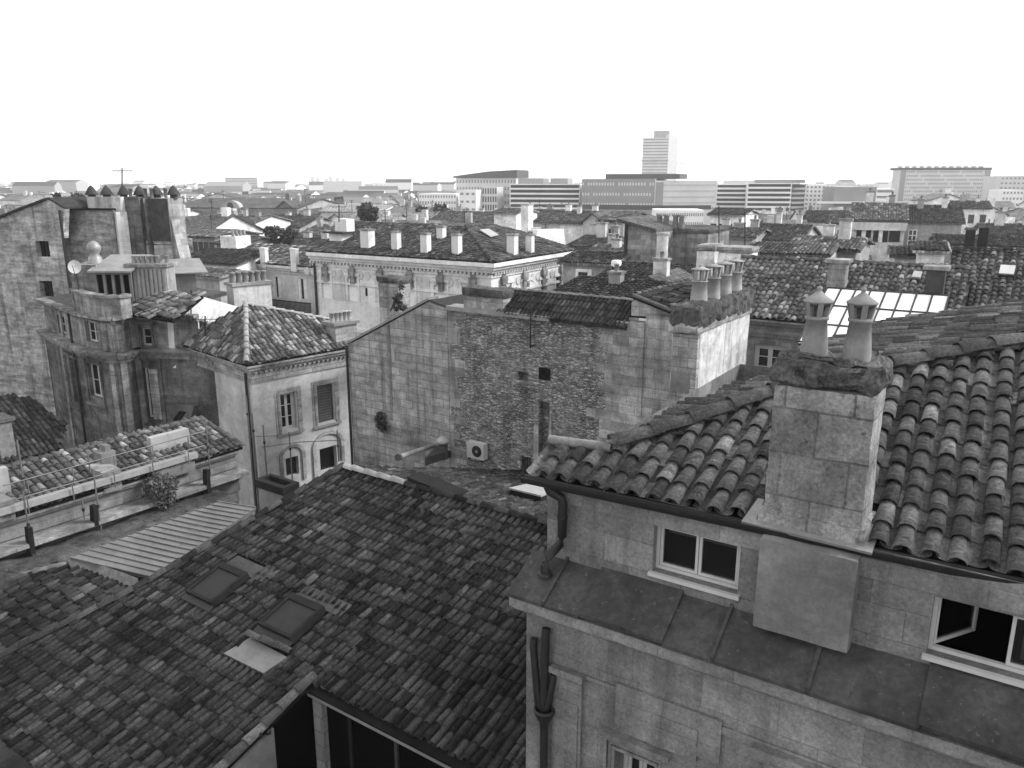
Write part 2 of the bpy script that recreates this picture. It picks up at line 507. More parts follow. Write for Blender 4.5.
# ------------------------------------------------------------------ material set
M = dict(
    tileA=mat_tile('old_clay_tile', .04, .12, .20, .08, .6),
    tileB=mat_tile('weathered_clay_tile', .011, .058, .10, .04, .65),
    tileC=mat_tile('dull_clay_tile', .018, .06, .12, .06, .6),
    tileD=mat_tile('dark_clay_tile', .018, .06, .10, .05, .5),
    tileE=mat_tile('sunbleached_clay_tile', .05, .17, .36, .22, .45),
    ridge=mat_tile('ridge_clay_tile', .06, .12, .2, .1, .4),
    mortar=mat_plain('lime_mortar', .17, .95, .35, .1, scale=5, bumpk=.5),
    felt=mat_plain('roof_bed', .012, 1, .4, .0),  # bed under the tiles; shade between them is put into its near-black
    stoneA=mat_stone('townhouse_limestone', .19, (.62, .33), .006, .22, .5, .6, .05, .72, fine=.35),
    stoneF=mat_stone('facade_limestone', .205, (.8, .4), .005, .18, .55, .6, .05, .75, fine=.35),
    stack=mat_stone('chimney_stone', .25, (.62, .44), .010, .2, .5, .85, .05, .65, .9, .45, .5, hstr=.10),
    render=mat_stone('breast_render', .17, None, 0, 0, .2, .7, .09, bumpk=.25, fine=.15),
    plaster=mat_stone('old_plaster', .17, None, 0, 0, .2, .5, .08, bumpk=.25, fine=.15),
    white=mat_stone('lime_wash', .52, None, 0, 0, .7, .7, .09, bumpk=.5, fine=.2),
    ashlar=mat_stone('party_wall_ashlar', .30, (.66, .33), .012, .24, .6, .65, .05, .5, fine=.4, hstr=.22),
    ashlar2=mat_stone('paler_ashlar', .32, None, 0, 0, .4, .6, .1, bumpk=.4, fine=.3),
    pier=mat_stone('pier_ashlar', .29, (.6, .34), .011, .28, .6, .7, .06, .62, fine=.4, hstr=.2),
    rubble=mat_rubble('rubble_stone', .27, .03, 5.6, 14.5),
    moss=mat_stone('moss_and_lichen', .085, None, 0, 0, .6, 1.0, .012, bumpk=1.0, fine=.7, spots=.6),
    zinc=mat_plain('zinc_sheet', .058, .75, .4, .125, .3, 1.6, .1, specks=.3),
    zincl=mat_plain('pale_zinc_sheet', .22, .5, .25, .4, .3, 1.6, .1),
    iron=mat_plain('cast_iron', .012, .55, .3, .4, 0, 6),
    frame=mat_plain('painted_wood', .42, .6, .1, .3),
    glass=mat_glass('window_pane', .008, .06),
    dark=mat_plain('dark_wood', .016, .9, .3, .08),
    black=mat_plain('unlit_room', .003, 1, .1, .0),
    pot=mat_stone('terracotta_pot', .2, None, 0, 0, .25, .5, .08, bumpk=.2, fine=.12),
    pot2=mat_stone('pale_clay_pot', .3, None, 0, 0, .3, .6, .08, bumpk=.2, fine=.15),
    metal=mat_plain('sheet_metal', .13, .5, .25, .4, .2, 1.2, .1),
    pvc=mat_plain('pale_pipe', .30, .5, .2, .3, 0, 5),
)

def lumpy(mb, w, u0, u1, z0, z1, d0, d1, step=.07, amp=.03, seed=1, soft=0.0):
    """stone block with worn, lumpy faces (closed grid box)"""
    nu = max(2, int(abs(u1 - u0) / step)); nz = max(2, int(abs(z1 - z0) / step)); nd = max(2, int(abs(d1 - d0) / step))
    from mathutils import noise as mn
    mb.frame = w
    idx = {}; vs = []; fs = []
    c = ((u0 + u1) / 2, (z0 + z1) / 2, (d0 + d1) / 2)
    def vid(i, j, k):
        if (i, j, k) in idx: return idx[(i, j, k)]
        u = u0 + (u1 - u0) * i / nu; z = z0 + (z1 - z0) * j / nz; d = d0 + (d1 - d0) * k / nd
        p = w.P(u, z, d)
        q = p * 4.0 + seed * 17.3
        off = V3(mn.noise(q), mn.noise(q + 31.7), mn.noise(q + 77.1)) * amp + V3(mn.noise(q * 3), mn.noise(q * 3 + 31.7), mn.noise(q * 3 + 77.1)) * amp * .5
        edges = (i in (0, nu)) + (j in (0, nz)) + (k in (0, nd))
        if edges > 1:
            ctr = w.P(*c); off = off + (ctr - p) / np.linalg.norm(ctr - p) * (edges - 1) * amp * .7
        if soft and j == nz: off = off + ZUP * soft * mn.noise(q * .8 + 5)
        idx[(i, j, k)] = len(vs); vs.append(p + off); return idx[(i, j, k)]
    for i in range(nu):
        for j in range(nz):
            fs += [(vid(i, j, nd), vid(i + 1, j, nd), vid(i + 1, j + 1, nd), vid(i, j + 1, nd)), (vid(i, j, 0), vid(i, j + 1, 0), vid(i + 1, j + 1, 0), vid(i + 1, j, 0))]
    for k in range(nd):
        for j in range(nz):
            fs += [(vid(0, j, k), vid(0, j, k + 1), vid(0, j + 1, k + 1), vid(0, j + 1, k)), (vid(nu, j, k), vid(nu, j + 1, k), vid(nu, j + 1, k + 1), vid(nu, j, k + 1))]
    for i in range(nu):
        for k in range(nd):
            fs += [(vid(i, nz, k), vid(i, nz, k + 1), vid(i + 1, nz, k + 1), vid(i + 1, nz, k)), (vid(i, 0, k), vid(i + 1, 0, k), vid(i + 1, 0, k + 1), vid(i, 0, k + 1))]
    if np.cross(w.u, ZUP) @ w.n < 0: fs = [f[::-1] for f in fs]
    if (u1 - u0) * (z1 - z0) * (d1 - d0) < 0: fs = [f[::-1] for f in fs]
    return mb.add(vs, fs, False)

def lantern_pot(mb, c, rb=.125, h=.30, rt=.095, lan=.17, cap=.135, post=6, hole=.5):
    """clay chimney pot: tapered body, collar, slotted lantern, conical hat with a knob"""
    c = np.array(c, float)
    mb.lathe(c, [(rb, -.05), (rb, 0), (rb * .93, h * .35), (rt, h), (rt * 1.14, h + .005), (rt * 1.16, h + .03), (rt * 1.0, h + .04), (rt * .72, h + .04), (rt * .7, h - .08), (0.001, h - .08)], 20)
    for k in range(post):
        a = 2 * math.pi * (k + .35) / post
        t = V3(-math.sin(a), math.cos(a), 0); r = V3(math.cos(a), math.sin(a), 0)
        ww = 2 * math.pi * rt / post * (1 - hole) / 2
        z0, z1 = h + .03, h + lan
        lo, hi = rt * .9, cap * .86
        vs = []
        for (rr, z) in ((lo, z0), (hi, z1)):
            vs += [c + r * (rr + .012) + t * ww + ZUP * z, c + r * (rr + .012) - t * ww + ZUP * z, c + r * (rr - .03) - t * ww * .8 + ZUP * z, c + r * (rr - .03) + t * ww * .8 + ZUP * z]
        mb.add(vs, [(1, 0, 4, 5), (2, 1, 5, 6), (3, 2, 6, 7), (0, 3, 7, 4)])
    mb.lathe(c, [(cap * .8, h + lan - .012), (cap * .84, h + lan - .03), (cap * .9, h + lan - .005), (cap, h + lan), (cap * 1.02, h + lan + .012), (cap * .55, h + lan + .055), (cap * .2, h + lan + .095), (cap * .13, h + lan + .105), (cap * .2, h + lan + .12), (cap * .17, h + lan + .14), (.001, h + lan + .15)], 20)
    mb.lathe(c, [(.001, h + lan - .005), (cap * .86, h + lan - .004)], 20)
    return mb

def casement(parent, w, u0, u1, z0, z1, dep, fw=.05, ft=.05, sash=2, name='window', mats=None, opened=None, bars=0):
    """window part: frame mesh, sub-parts pane and casement"""
    mt = mats or M
    f = MB()
    f.box(w, u0, u0 + fw, z0, z1, dep - ft, dep); f.box(w, u1 - fw, u1, z0, z1, dep - ft, dep)
    f.box(w, u0 + fw, u1 - fw, z1 - fw, z1, dep - ft, dep); f.box(w, u0 + fw, u1 - fw, z0, z0 + fw, dep - ft, dep)
    fo = f.build(name, mt['frame'], parent)
    a0, a1 = u0 + fw, u1 - fw; sw = (a1 - a0) / sash
    for k in range(sash):
        s0, s1 = a0 + k * sw + .004, a0 + (k + 1) * sw - .004
        b0, b1 = z0 + fw + .004, z1 - fw - .004
        ww, du = w, 0.0
        if opened and k in opened:
            ang = opened[k]
            u = w.u * math.cos(ang) - w.n * math.sin(ang)
            h = w.P(s0, 0, dep - .03)
            ww = Wall(h, u, w.n); ww.n = unit(np.cross(u, ZUP)) if np.cross(u, ZUP) @ w.n > 0 else -unit(np.cross(u, ZUP))
            s1 = s1 - s0; s0 = 0; d1 = 0.0
        else: d1 = dep - .012
        c = MB(); cf = fw * .85
        c.box(ww, s0, s0 + cf, b0, b1, d1 - .04, d1); c.box(ww, s1 - cf, s1, b0, b1, d1 - .04, d1)
        c.box(ww, s0 + cf, s1 - cf, b1 - cf, b1, d1 - .04, d1); c.box(ww, s0 + cf, s1 - cf, b0, b0 + cf, d1 - .04, d1)
        for q in range(bars):
            zz = b0 + (b1 - b0) * (q + 1) / (bars + 1); c.box(ww, s0 + cf, s1 - cf, zz - .015, zz + .015, d1 - .035, d1 - .004)
        c.build('casement', mt['frame'], fo)
        p = MB(); p.box(ww, s0 + cf, s1 - cf, b0 + cf, b1 - cf, d1 - .027, d1 - .02); p.build('pane', mt['glass'], fo)
    return fo

# ================================================================== A: the near townhouse, lower right
dA = dirvp(-740); uA = -dA; nA = dirvp(1056); nA = V3(-dA[1], dA[0], 0); nA = nA if nA[1] > 0 else -nA
E0 = hz(527, 475, CZ - 3.3); E1 = hz(1020, 578, CZ - 3.3)
A = thing('townhouse', 'nearest pale stone townhouse with tiled roof, black gutter and wide dark zinc ledge', 'house', V3(E0[0] + 2, E0[1] + 1, 0))
SA = Slope(E0, E1 - E0, nA, .32)
WA = Wall(E0 + nA * .14, uA, -nA)
WF = Wall(E0 - nA * .12, uA, -nA)
LA = 9.5
zw0, zw1 = CZ - 4.34, CZ - 3.30
# attic wall with two window openings
wu0, wz1 = WA.uz(654, 528); wu1, wz0 = WA.uz(737, 599)
wz1 = CZ - 3.59; wz0 = CZ - 4.14
w2u0 = WA.uz(931, 620)[0]; w2u1 = w2u0 + 1.22
w2z1 = CZ - 3.62; w2z0 = CZ - 4.20
mb = MB()
mb.wallrect(WA, .2, LA, zw0 - .3, zw1, [(wu0, wu1, wz0, wz1), (w2u0, w2u1, w2z0, w2z1)], .22)
mb.poly([WA.P(.2, 0, -.0), WA.P(.2, zw1), WA.P(.2, zw1, -7), WA.P(.2, 0, -7)])
mb.poly([WA.P(.2, zw1, -7), WA.P(LA, zw1, -7), WA.P(LA, 0, -7), WA.P(.2, 0, -7)])
mb.poly([WA.P(LA, 0, 0), WA.P(LA, 0, -7), WA.P(LA, zw1, -7), WA.P(LA, zw1, 0)])
mb.build('attic_wall', M['stoneA'], A)
# lintel band over the attic windows
mb = MB(); mb.box(WA, .2, LA, CZ - 3.59, CZ - 3.30, 0.0, .018); mb.build('eaves_band', M['stoneF'], A)
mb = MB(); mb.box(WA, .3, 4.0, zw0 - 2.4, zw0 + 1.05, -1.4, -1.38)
mb.box(WA, 4.2, LA - .3, zw0 - 2.4, zw0 + 1.05, -1.4, -1.38); mb.build('dark_room_backing', M['black'], A)  # near-black sheets behind the windows; the room's darkness is in their colour
MC = dict(M, glass=mat_clear('clear_pane'))
casement(A, WA, wu0, wu1, wz0, wz1, -.10, .036, .05, 2, mats=MC)
casement(A, WA, w2u0, w2u1, w2z0, w2z1, -.10, .036, .05, 2, opened={0: 1.0}, mats=MC)
for (a, b, z) in ((wu0, wu1, wz0), (w2u0, w2u1, w2z0)):
    mb = MB(); mb.box(WA, a - .03, b + .03, z - .045, z - .002, -.12, .05); mb.build('window_sill', M['frame'], A)
mb = MB(); mb.box(WA, wu0 + .05, wu1 - .05, wz1 - .2, wz1 - .01, -.34, -.32); mb.build('window_blind', M['plaster'], A)
mb = MB(); mb.box(WA, w2u1 - .5, w2u1 - .05, w2z0 + .02, w2z1, -.34, -.32); mb.build('curtain', M['plaster'], A)
# zinc ledge, laid in overlapping panels with small steps
lz0, lz1 = CZ - 4.29, CZ - 4.62
WLo = WF.off(.30)
mb = MB(); x = .0; k = 0
while x < LA:
    wd = random.uniform(.42, .62)
    st = (.0, .004, .05, .046, .0, .004, .002)[k % 7]
    y0 = WA.P(x, lz0 - .02 + st); y1 = WA.P(x + wd, lz0 - .02 + st)
    y2 = WLo.P(x + wd, lz1 + st * .8); y3 = WLo.P(x, lz1 + st * .8)
    mb.prism([y0, y1, y2, y3], -ZUP * .04)
    if k % 2: mb.prism([WA.P(x - .018, lz0 + .03), WA.P(x + .018, lz0 + .03), WLo.P(x + .018, lz1 + .038), WLo.P(x - .018, lz1 + .038)], -ZUP * .06)
    x += wd; k += 1
mb.build('zinc_ledge', M['zinc'], A)
# cornice under the ledge
mb = MB()
mb.box(WF, .01, LA, lz1 - .17, lz1 - .055, -.3, .275)
mb.box(WF, .03, LA, lz1 - .235, lz1 - .17, -.3, .20)
mb.box(WF, .05, LA, lz1 - .30, lz1 - .235, -.3, .10)
mb.build('cornice', M['stoneF'], A)
mb = MB(); k = 0
while .1 + k * .075 < LA: mb.box(WF, .1 + k * .075, .145 + k * .075, lz1 - .205, lz1 - .172, .2, .225); k += 1
mb.build('dentil_course', M['stoneF'], A)
# facade below
mb = MB()
fz = lz1 - .30
hu0, hz1_ = WF.uz(618, 748); hu1, _ = WF.uz(632, 752)
mb.wallrect(WF, .08, LA, 0, fz, [(hu0 - .02, hu0 + .46, hz1_ - 1.9, hz1_ - .04)], .3)
mb.poly([WF.P(.08, 0), WF.P(.08, fz), WF.P(.08, fz, -.26), WF.P(.08, 0, -.26)])
mb.build('facade_wall', M['stoneF'], A)
casement(A, WF, hu0 - .02, hu0 + .46, hz1_ - 1.9, hz1_ - .04, -.22, .05, .05, 2)
def wbox(mb, w, p0, p1, d0, d1):
    a, za = w.uz(*p0); b, zb = w.uz(*p1)
    return mb.box(w, min(a, b), max(a, b), min(za, zb), max(za, zb), d0, d1)
mb = MB()
a, zt = WF.uz(553, 662); b, _ = WF.uz(586, 674)
mb.box(WF, a, b, zt - .08, zt, 0, .10); mb.box(WF, a + .02, b - .02, zt - .12, zt - .08, 0, .06)
mb.box(WF, a + .03, b - .03, 0, zt - .12, 0, .045)
mb.box(WF, a + .07, b - .07, 0, zt - .42, .045, .06)
mb.box(WF, b, LA, zt - .045, zt - .0, 0, .03)
mb.build('pilaster', M['stoneF'], A)
mb = MB()
a, zt = WF.uz(618, 681); b, zb = WF.uz(720, 765)
zt = WF.uz(618, 681)[1]; 
mb.box(WF, a, b, zt - .52, zt, 0, .05); mb.box(WF, a + .17, b - .25, zt - .40, zt - .20, .05, .065)
mb.box(WF, a + .17, b - .25, zt - .6, zt - .52, 0, .04)
mb.build('carved_panel', M['stoneF'], A)
mb = MB()
a, zt = WF.uz(594, 724); b, _ = WF.uz(632, 735)
for i, (m, dd) in enumerate(((0, .06), (.05, .035), (.1, .05))):
    mb.box(WF, hu0 - .16 + m, hu0 - .12 + m, hz1_ - 1.9, hz1_ + .14 - m, 0, dd)
    mb.box(WF, hu0 - .12 + m, hu0 + .6 - m, hz1_ + .10 - m, hz1_ + .14 - m, 0, dd)
mb.box(WF, hu0 - .2, hu0 + .65, hz1_ + .16, hz1_ + .22, 0, .11)
mb.build('window_surround', M['stoneF'], A)
mb = MB()
a, zt = WF.uz(757, 740); b, _ = WF.uz(846, 768)
mb.box(WF, a, b + .5, zt - .10, zt, 0, .14); mb.box(WF, a + .05, b + .45, zt - .18, zt - .10, 0, .08)
mb.box(WF, a + .1, a + .3, 0, zt - .18, 0, .05); mb.build('window_hood', M['stoneF'], A)
mb = MB(); mb.box(WF, 1.2, LA, CZ - 5.62, CZ - 5.58, 0, .025); mb.box(WF, 1.2, LA, CZ - 5.58, CZ - 5.555, 0, .04); mb.build('string_course', M['stoneF'], A)
# roof: boarded bed, tiles, hip
mp = lambda px, py, S=SA: S.uvp(S.hit(px, py))
C_, D_, H_, B_ = [SA.hit(*p) for p in ((612, 452), (770, 400), (1024, 347), (550, 445))]
hipdir = (H_ - C_) / np.linalg.norm(H_ - C_); Hx = H_ + hipdir * 3
eA = SA.uvp(E0); eB = (LA + .1, 0)
polyA = [(.0, 0), eB, SA.uvp(Hx), SA.uvp(H_), mp(890, 372), mp(770, 400), mp(612, 452), mp(550, 445)]
tn = (H_[2] - C_[2]) / ((H_ - C_) @ uA)
SE = Slope(C_, nA, uA, tn)
polyE = [SE.uvp(C_)] + [SE.uv(*p) for p in ((689, 408), (770, 376), (870, 326), (1024, 304))]
e_last = SE.hit(1024, 304); polyE += [SE.uvp(e_last + (SE.hit(1024, 304) - SE.hit(870, 326)) * .8), SE.uvp(Hx), SE.uvp(H_), SE.uvp(D_)]
chA0 = WA.uz(763, 518)[0] - .02; chA1 = WA.uz(862, 530)[0] + .02
ch_hole = [SA.uvp(WA.P(u, SA.zat(WA.P(u, 0, d)), d)) for u, d in ((chA0 - .06, .3), (chA1 + .02, .3), (chA1 + .02, -.52), (chA0 - .06, -.52))]
mb = MB()
mb.prism([SA.P(u, v, -.02) for u, v in polyA], -SA.n * .05)
mb.prism([SE.P(u, v, -.02) for u, v in polyE], -SE.n * .05)
rb = mb.build('roof', M['felt'], A)
tiles('roof_tiles', M['tileA'], SA, polyA, A, .222, .315, 8, 1.0, True, holes=[ch_hole], rfac=.40)
tiles('end_roof_tiles', M['tileA'], SE, polyE, A, .222, .33, 6, 1.0, True, rfac=.42)
mb = MB()
up = SA.n * .10
hp = [SA.hit(*p) for p in ((612, 452), (690, 428), (770, 400), (890, 372), (1024, 347))] + [Hx]
for a, b in zip(hp[:-1], hp[1:]): ridge_tiles(mb, a + up, b + up, .125, .40)
mb.build('hip_tiles', M['ridge'], A)
mb = MB(); mb.tube([B_ + SA.n * .08, C_ + SA.n * .06], .06, 7); mb.tube([C_ + SA.n * .04, SE.hit(689, 408) + SE.n * .02, SE.hit(770, 376) + SE.n * .02, SE.hit(870, 326) + SE.n * .02], .05, 7); mb.build('mortar_fillet', M['mortar'], A)
# gutter
mb = MB()
prof = [(-.02, .0), (-.015, -.05), (.03, -.085), (.08, -.075), (.10, -.03), (.105, .0), (.095, .0), (.085, -.03), (.05, -.065), (.02, -.06), (.0, 0)]
g0, g1 = E0 - uA * .03, E0 + (E1 - E0) / np.linalg.norm(E1 - E0) * LA
pr0 = [g0 - nA * (a - .0) + ZUP * (b + .0) for a, b in prof]
mb.prism(pr0, g1 - g0)
mb.build('gutter', M['iron'], A)
# drainpipe from gutter to the ledge
mb = MB()
a1, zz1 = WA.uz(556, 490)
pts = [WA.P(.30, CZ - 3.36, .17), WA.P(.32, CZ - 3.42, .16), WA.P(.43, CZ - 3.50, .09), WA.P(.45, CZ - 3.56, .085), WA.P(.45, CZ - 3.98, .085), WA.P(.44, CZ - 4.06, .10), WA.P(.34, CZ - 4.22, .22), WA.P(.32, CZ - 4.30, .25), WA.P(.32, CZ - 4.42, .25)]
mb.tube(pts, .055, 10); mb.tube([WA.P(.45, CZ - 3.72, .085), WA.P(.45, CZ - 3.75, .085)], .064, 10)
mb.lathe(WA.P(.32, CZ - 4.43, .25), [(.09, 0), (.085, .03), (.05, .035)], 14)
mb.build('upper_drainpipe', M['iron'], A)
# hopper and pipes below the cornice
mb = MB()
a, z = WF.uz(541, 640); b, zh = WF.uz(549, 702)
for (px, r, top) in ((537, .045, 636), (549, .05, 626), (556, .04, 672)):
    uu, zt = WF.uz(px, top)
    mb.tube([WF.P(uu, zt, .06), WF.P(uu, zt - .1, .08), WF.P(b + (uu - b) * .5, zh + .03, .11), WF.P(b, zh - .1, .11)], r, 8)
mb.lathe(WF.P(b, zh - .18, .11), [(.05, -.1), (.06, -.02), (.115, .08), (.135, .13), (.135, .16), (.1, .16), (.09, .1)], 12)
mb.tube([WF.P(b, zh - .2, .11), WF.P(b, zh - 3, .11), WF.P(b, 0.1, .11)], .05, 10)
mb.build('hopper_and_downpipe', M['iron'], A)
# chimney stack
zc1 = WA.uz(775, 383)[1]
mb = MB()
lumpy(mb, WA, chA0 + .02, chA1 - .02, CZ - 3.36, zc1, -.5, .02, .09, .014, 1)
lumpy(mb, WA, chA0 - .03, chA1 + .03, CZ - 3.36, CZ - 3.13, -.52, .05, .08, .012, 2)
ch = mb.build('chimney', M['stack'], A)
mb = MB()
lumpy(mb, WA, chA0 - .005, chA1 + .005, zc1, zc1 + .24, -.54, .045, .035, .04, 3, .08)
lumpy(mb, WA, chA0 + .07, chA1 - .07, zc1 + .2, zc1 + .28, -.48, -.02, .035, .05, 4, .06)
mb.build('mossy_cap', M['moss'], ch)
for px, py in ((814, 349), (857, 352)):
    uu, zz = WA.off(-.24).uz(px, py)
    mb = MB(); lantern_pot(mb, WA.P(uu, zz - .02, -.24)); mb.build('chimney_pot', M['pot'], ch)
mb = MB(); mb.prism([SA.P(u, v, .02) for u, v in [SA.uvp(WA.P(chA0 - .16, SA.zat(WA.P(chA0 - .1, 0, .08)), .10)), SA.uvp(WA.P(chA1 + .10, SA.zat(WA.P(chA1, 0, .08)), .10)), SA.uvp(WA.P(chA1 + .10, SA.zat(WA.P(chA1, 0, -.2)), -.30)), SA.uvp(WA.P(chA0 - .12, SA.zat(WA.P(chA0, 0, -.2)), -.30))]], SA.n * .03)
mb.build('lead_apron', M['zincl'], A)
# chimney breast hanging under the eaves
bu0 = WA.off(.25).uz(757, 560)[0]; bu1 = WA.off(.25).uz(853, 600)[0]; bz = WA.off(.25).uz(753, 628)[1]
mb = MB(); lumpy(mb, WA, bu0, bu1, bz, CZ - 3.36, -.02, .22, .12, .008, 7); mb.build('chimney_breast', M['render'], A)

# ================================================================== B: the wide dark roof in the left foreground
dB = dirvp(-675); uB = -dB; nB = V3(-dB[1], dB[0], 0); nB = nB if nB[1] > 0 else -nB
OB = hz(306, 690, CZ - 9.5)
SB = Slope(OB, uB, nB, .306)
B = thing('low_house', 'low house under the wide dark tile roof with two dark roof windows', 'house', V3(OB[0], OB[1] + 2, 0))
r0 = SB.uv(345, 468); r1 = SB.uv(545, 525); vr = (r0[1] + r1[1]) / 2
uEnd = SB.uvp(WA.P(.0, 10, -4))[0] - .25
vg = SB.uv(205, 768)
polyB = [(0, 0), (uEnd, 0), (uEnd, vr), (r0[0], r0[1]), SB.uv(270, 510), SB.uv(135, 592), SB.uv(0, 655), SB.uv(-60, 690), (SB.uv(-60, 690)[0], -3.6), (SB.uv(205, 768)[0] * .0 - .12, -3.6)]
sk = [[(225, 567.7), (248.6, 578), (214.7, 610.7), (188.7, 596.3)], [(291, 598), (326, 611.5), (294.7, 644.7), (263, 631.4)]]
skr = []
for q in sk:
    w = [SB.uv(*p) for p in q]
    skr.append((min((w[0][0] + w[3][0]) / 2, 99), (w[1][0] + w[2][0]) / 2, (w[2][1] + w[3][1]) / 2, (w[0][1] + w[1][1]) / 2))
pt = [SB.uv(*p) for p in ((251.5, 640), (288, 659.7), (264.8, 676), (225, 656))]
hol = [[(a - .1, c - .12), (b + .12, c - .12), (b + .12, d + .32), (a - .1, d + .32)] for a, b, c, d in skr] + [pt]
mb = MB(); mb.prism([SB.P(u, v, -.02) for u, v in polyB], -SB.n * .06)
# rear slope down to the party wall
RB0, RB1 = SB.P(r0[0], vr), SB.P(uEnd, vr)
WD = Wall(hy(478, 455, 30), dirvp(-690))
zD = WD.hit(478, 461)[2]
dist = (WD.o - RB0) @ nB
SR = Slope(RB0 + nB * dist * 1.0 - ZUP * (RB0[2] - zD), uB, -nB, (RB0[2] - zD) / dist)
lr = [SR.uvp(RB0), SR.uvp(RB1)]
polyR = [(lr[0][0] - .3, 0), (lr[1][0] + 1.0, 0), lr[1], lr[0]]
mb.prism([SR.P(u, v, -.02) for u, v in polyR], -SR.n * .06)
mb.build('roof', M['felt'], B)
tiles('roof_tiles', M['tileB'], SB, polyB, B, .176, .345, 6, .8, True, holes=hol, rfac=.39)
tiles('rear_roof_tiles', M['tileC'], SR, polyR, B, .18, .345, 5, 2.4, True, skip=.06, rfac=.40)
mb = MB(); ridge_tiles(mb, SB.P(r0[0] - .15, vr, .06), SB.P(SB.uv(405, 487)[0], vr, .06), .12, .42); mb.build('ridge_tiles', M['pot2'], B)
mb = MB(); ridge_tiles(mb, SB.P(SB.uv(405, 487)[0], vr, .04), SB.P(uEnd, vr, .04), .11, .4); mb.build('ridge_tiles', M['tileB'], B)
mb = MB(); u4 = SB.uv(408, 486)[0]
mb.prism([SB.P(u4, vr + .05, .02), SB.P(u4 + 1.6, vr + .05, .02), SB.P(u4 + 1.6, vr + .05, .06), SB.P(u4, vr + .05, .26)], nB * .5); mb.build('roof_upstand', M['dark'], B)
# verge course of tiles along the short eave corner
mb = MB(); ridge_tiles(mb, SB.P(-.06, -3.5, .08), SB.P(-.06, .25, .08), .12, .40); mb.build('verge_tiles', M['ridge'], B)
va, vb_, vc = SB.hit(345, 468), SB.hit(135, 592), SB.hit(-60, 690)
mb = MB(); ridge_tiles(mb, va + SB.n * .08, vb_ + SB.n * .08, .11, .40); ridge_tiles(mb, vb_ + SB.n * .08, vc + SB.n * .08, .11, .40); mb.build('verge_tiles', M['tileB'], B)
# roof windows
for (a, b, c, d) in skr:
    mb = MB(); h = .20
    P = SB.P
    for (q0, q1, s0, s1) in ((a, a + .07, c, d), (b - .07, b, c, d), (a + .07, b - .07, c, c + .07), (a + .07, b - .07, d - .17, d)):
        mb.prism([P(q0, s0, -.02), P(q1, s0, -.02), P(q1, s1, -.02), P(q0, s1, -.02)], SB.n * (h + .02))
    rw = mb.build('roof_window', M['dark'], B)
    mb = MB(); mb.prism([P(a + .07, c + .07, .0), P(b - .07, c + .07, .0), P(b - .07, d - .17, .0), P(a + .07, d - .17, .0)], SB.n * (h - .03)); mb.build('pane', mat_plain('dusty_roof_glass', .016, .5, .25, .15) if 'dustg' not in MATS else MATS['dustg'], rw)
    mb = MB(); mb.prism([P(a - .06, d, .03), P(b + .42, d, .03), P(b + .45, d + .36, .05), P(a + .05, d + .40, .05)], SB.n * .03); mb.build('flashing', M['zinc'], rw)
    mb = MB(); mb.prism([P(a - .05, c - .14, .05), P(b + .05, c - .14, .05), P(b + .05, c, .08), P(a - .05, c, .08)], SB.n * .02); mb.build('flashing', M['iron'], rw)
mb = MB(); mb.prism([SB.P(u, v, .01) for u, v in pt], SB.n * .07); mb.build('cement_patch', M['metal'], B)
mb = MB(); q = [SB.P(*SB.uv(250, 638), .12), SB.P(*SB.uv(291, 655), .12)]; ridge_tiles(mb, q[0], q[1], .09, .4); mb.build('loose_tiles', M['ridge'], B)
mb = MB(); ridge_tiles(mb, SB.P(*SB.uv(306, 590), .12), SB.P(*SB.uv(316, 581), .12), .1, .5); mb.build('pale_tile', M['ridge'], B)
# walls under the roof
Wv = Wall(OB + uB * -.02, nB, uB)           # short wall facing right, under the verge
Wg = Wall(OB + nB * .22, uB, -nB)           # glazed wall under the eave
dz = OB[2]
mb = MB()
p0 = Wv.uz(273, 720)[0]
slope = lambda u: dz + u * .306 - .12
mb.prism([Wv.P(-3.5, 0), Wv.P(p0, 0), Wv.P(p0, slope(p0)), Wv.P(-3.5, slope(-3.5))], -Wv.n * .25)
mb.prism([Wg.P(uEnd, 0, -.1), Wg.P(uEnd, 0, -12), Wg.P(uEnd, dz + .2, -12), Wg.P(uEnd, vr * .29 + dz, -5.6), Wg.P(uEnd, dz - .1, -.1)], -uB * .2)
lft = SB.hit(-60, 690)
mb.build('wall', M['plaster'], B)
mb = MB(); mb.box(Wg, .02, .26, 0, dz - .1, -.12, .1); mb.build('corner_post', mat_stone('stone_post', .25, (.5, .33), .02, .1, .3, .3), B)
mb = MB()
mb.box(Wg, .0, uEnd, dz - .14, dz - .075, .08, .20); mb.build('eave_rail', M['zincl'], B)
mb = MB(); mb.box(Wg, .27, uEnd, 0, dz - .12, -.06, -.03); mb.box(Wv, p0, .3, 0, dz - .2, -.2, -.15); mb.build('glazing', M['black'], B)  # near-black sheets: dark behind the glass and side opening put into colour
for px in (352, 397, 470):
    uu = Wg.uz(px, 760)[0]
    mb = MB(); mb.box(Wg, uu - .03, uu + .04, 0, dz - .14, -.02, .03); mb.build('mullion', M['zinc'] if px != 352 else M['dark'], B)
mb = MB(); 
for px, py in ((258, 733), (267, 731)):
    uu, zz = Wv.uz(px, py); mb.lathe(Wv.P(uu, zz, .04), [(.001, -.05), (.05, -.04), (.055, 0), (.04, .04), (.001, .05)], 8)
mb.build('wall_lamp', M['iron'], B)
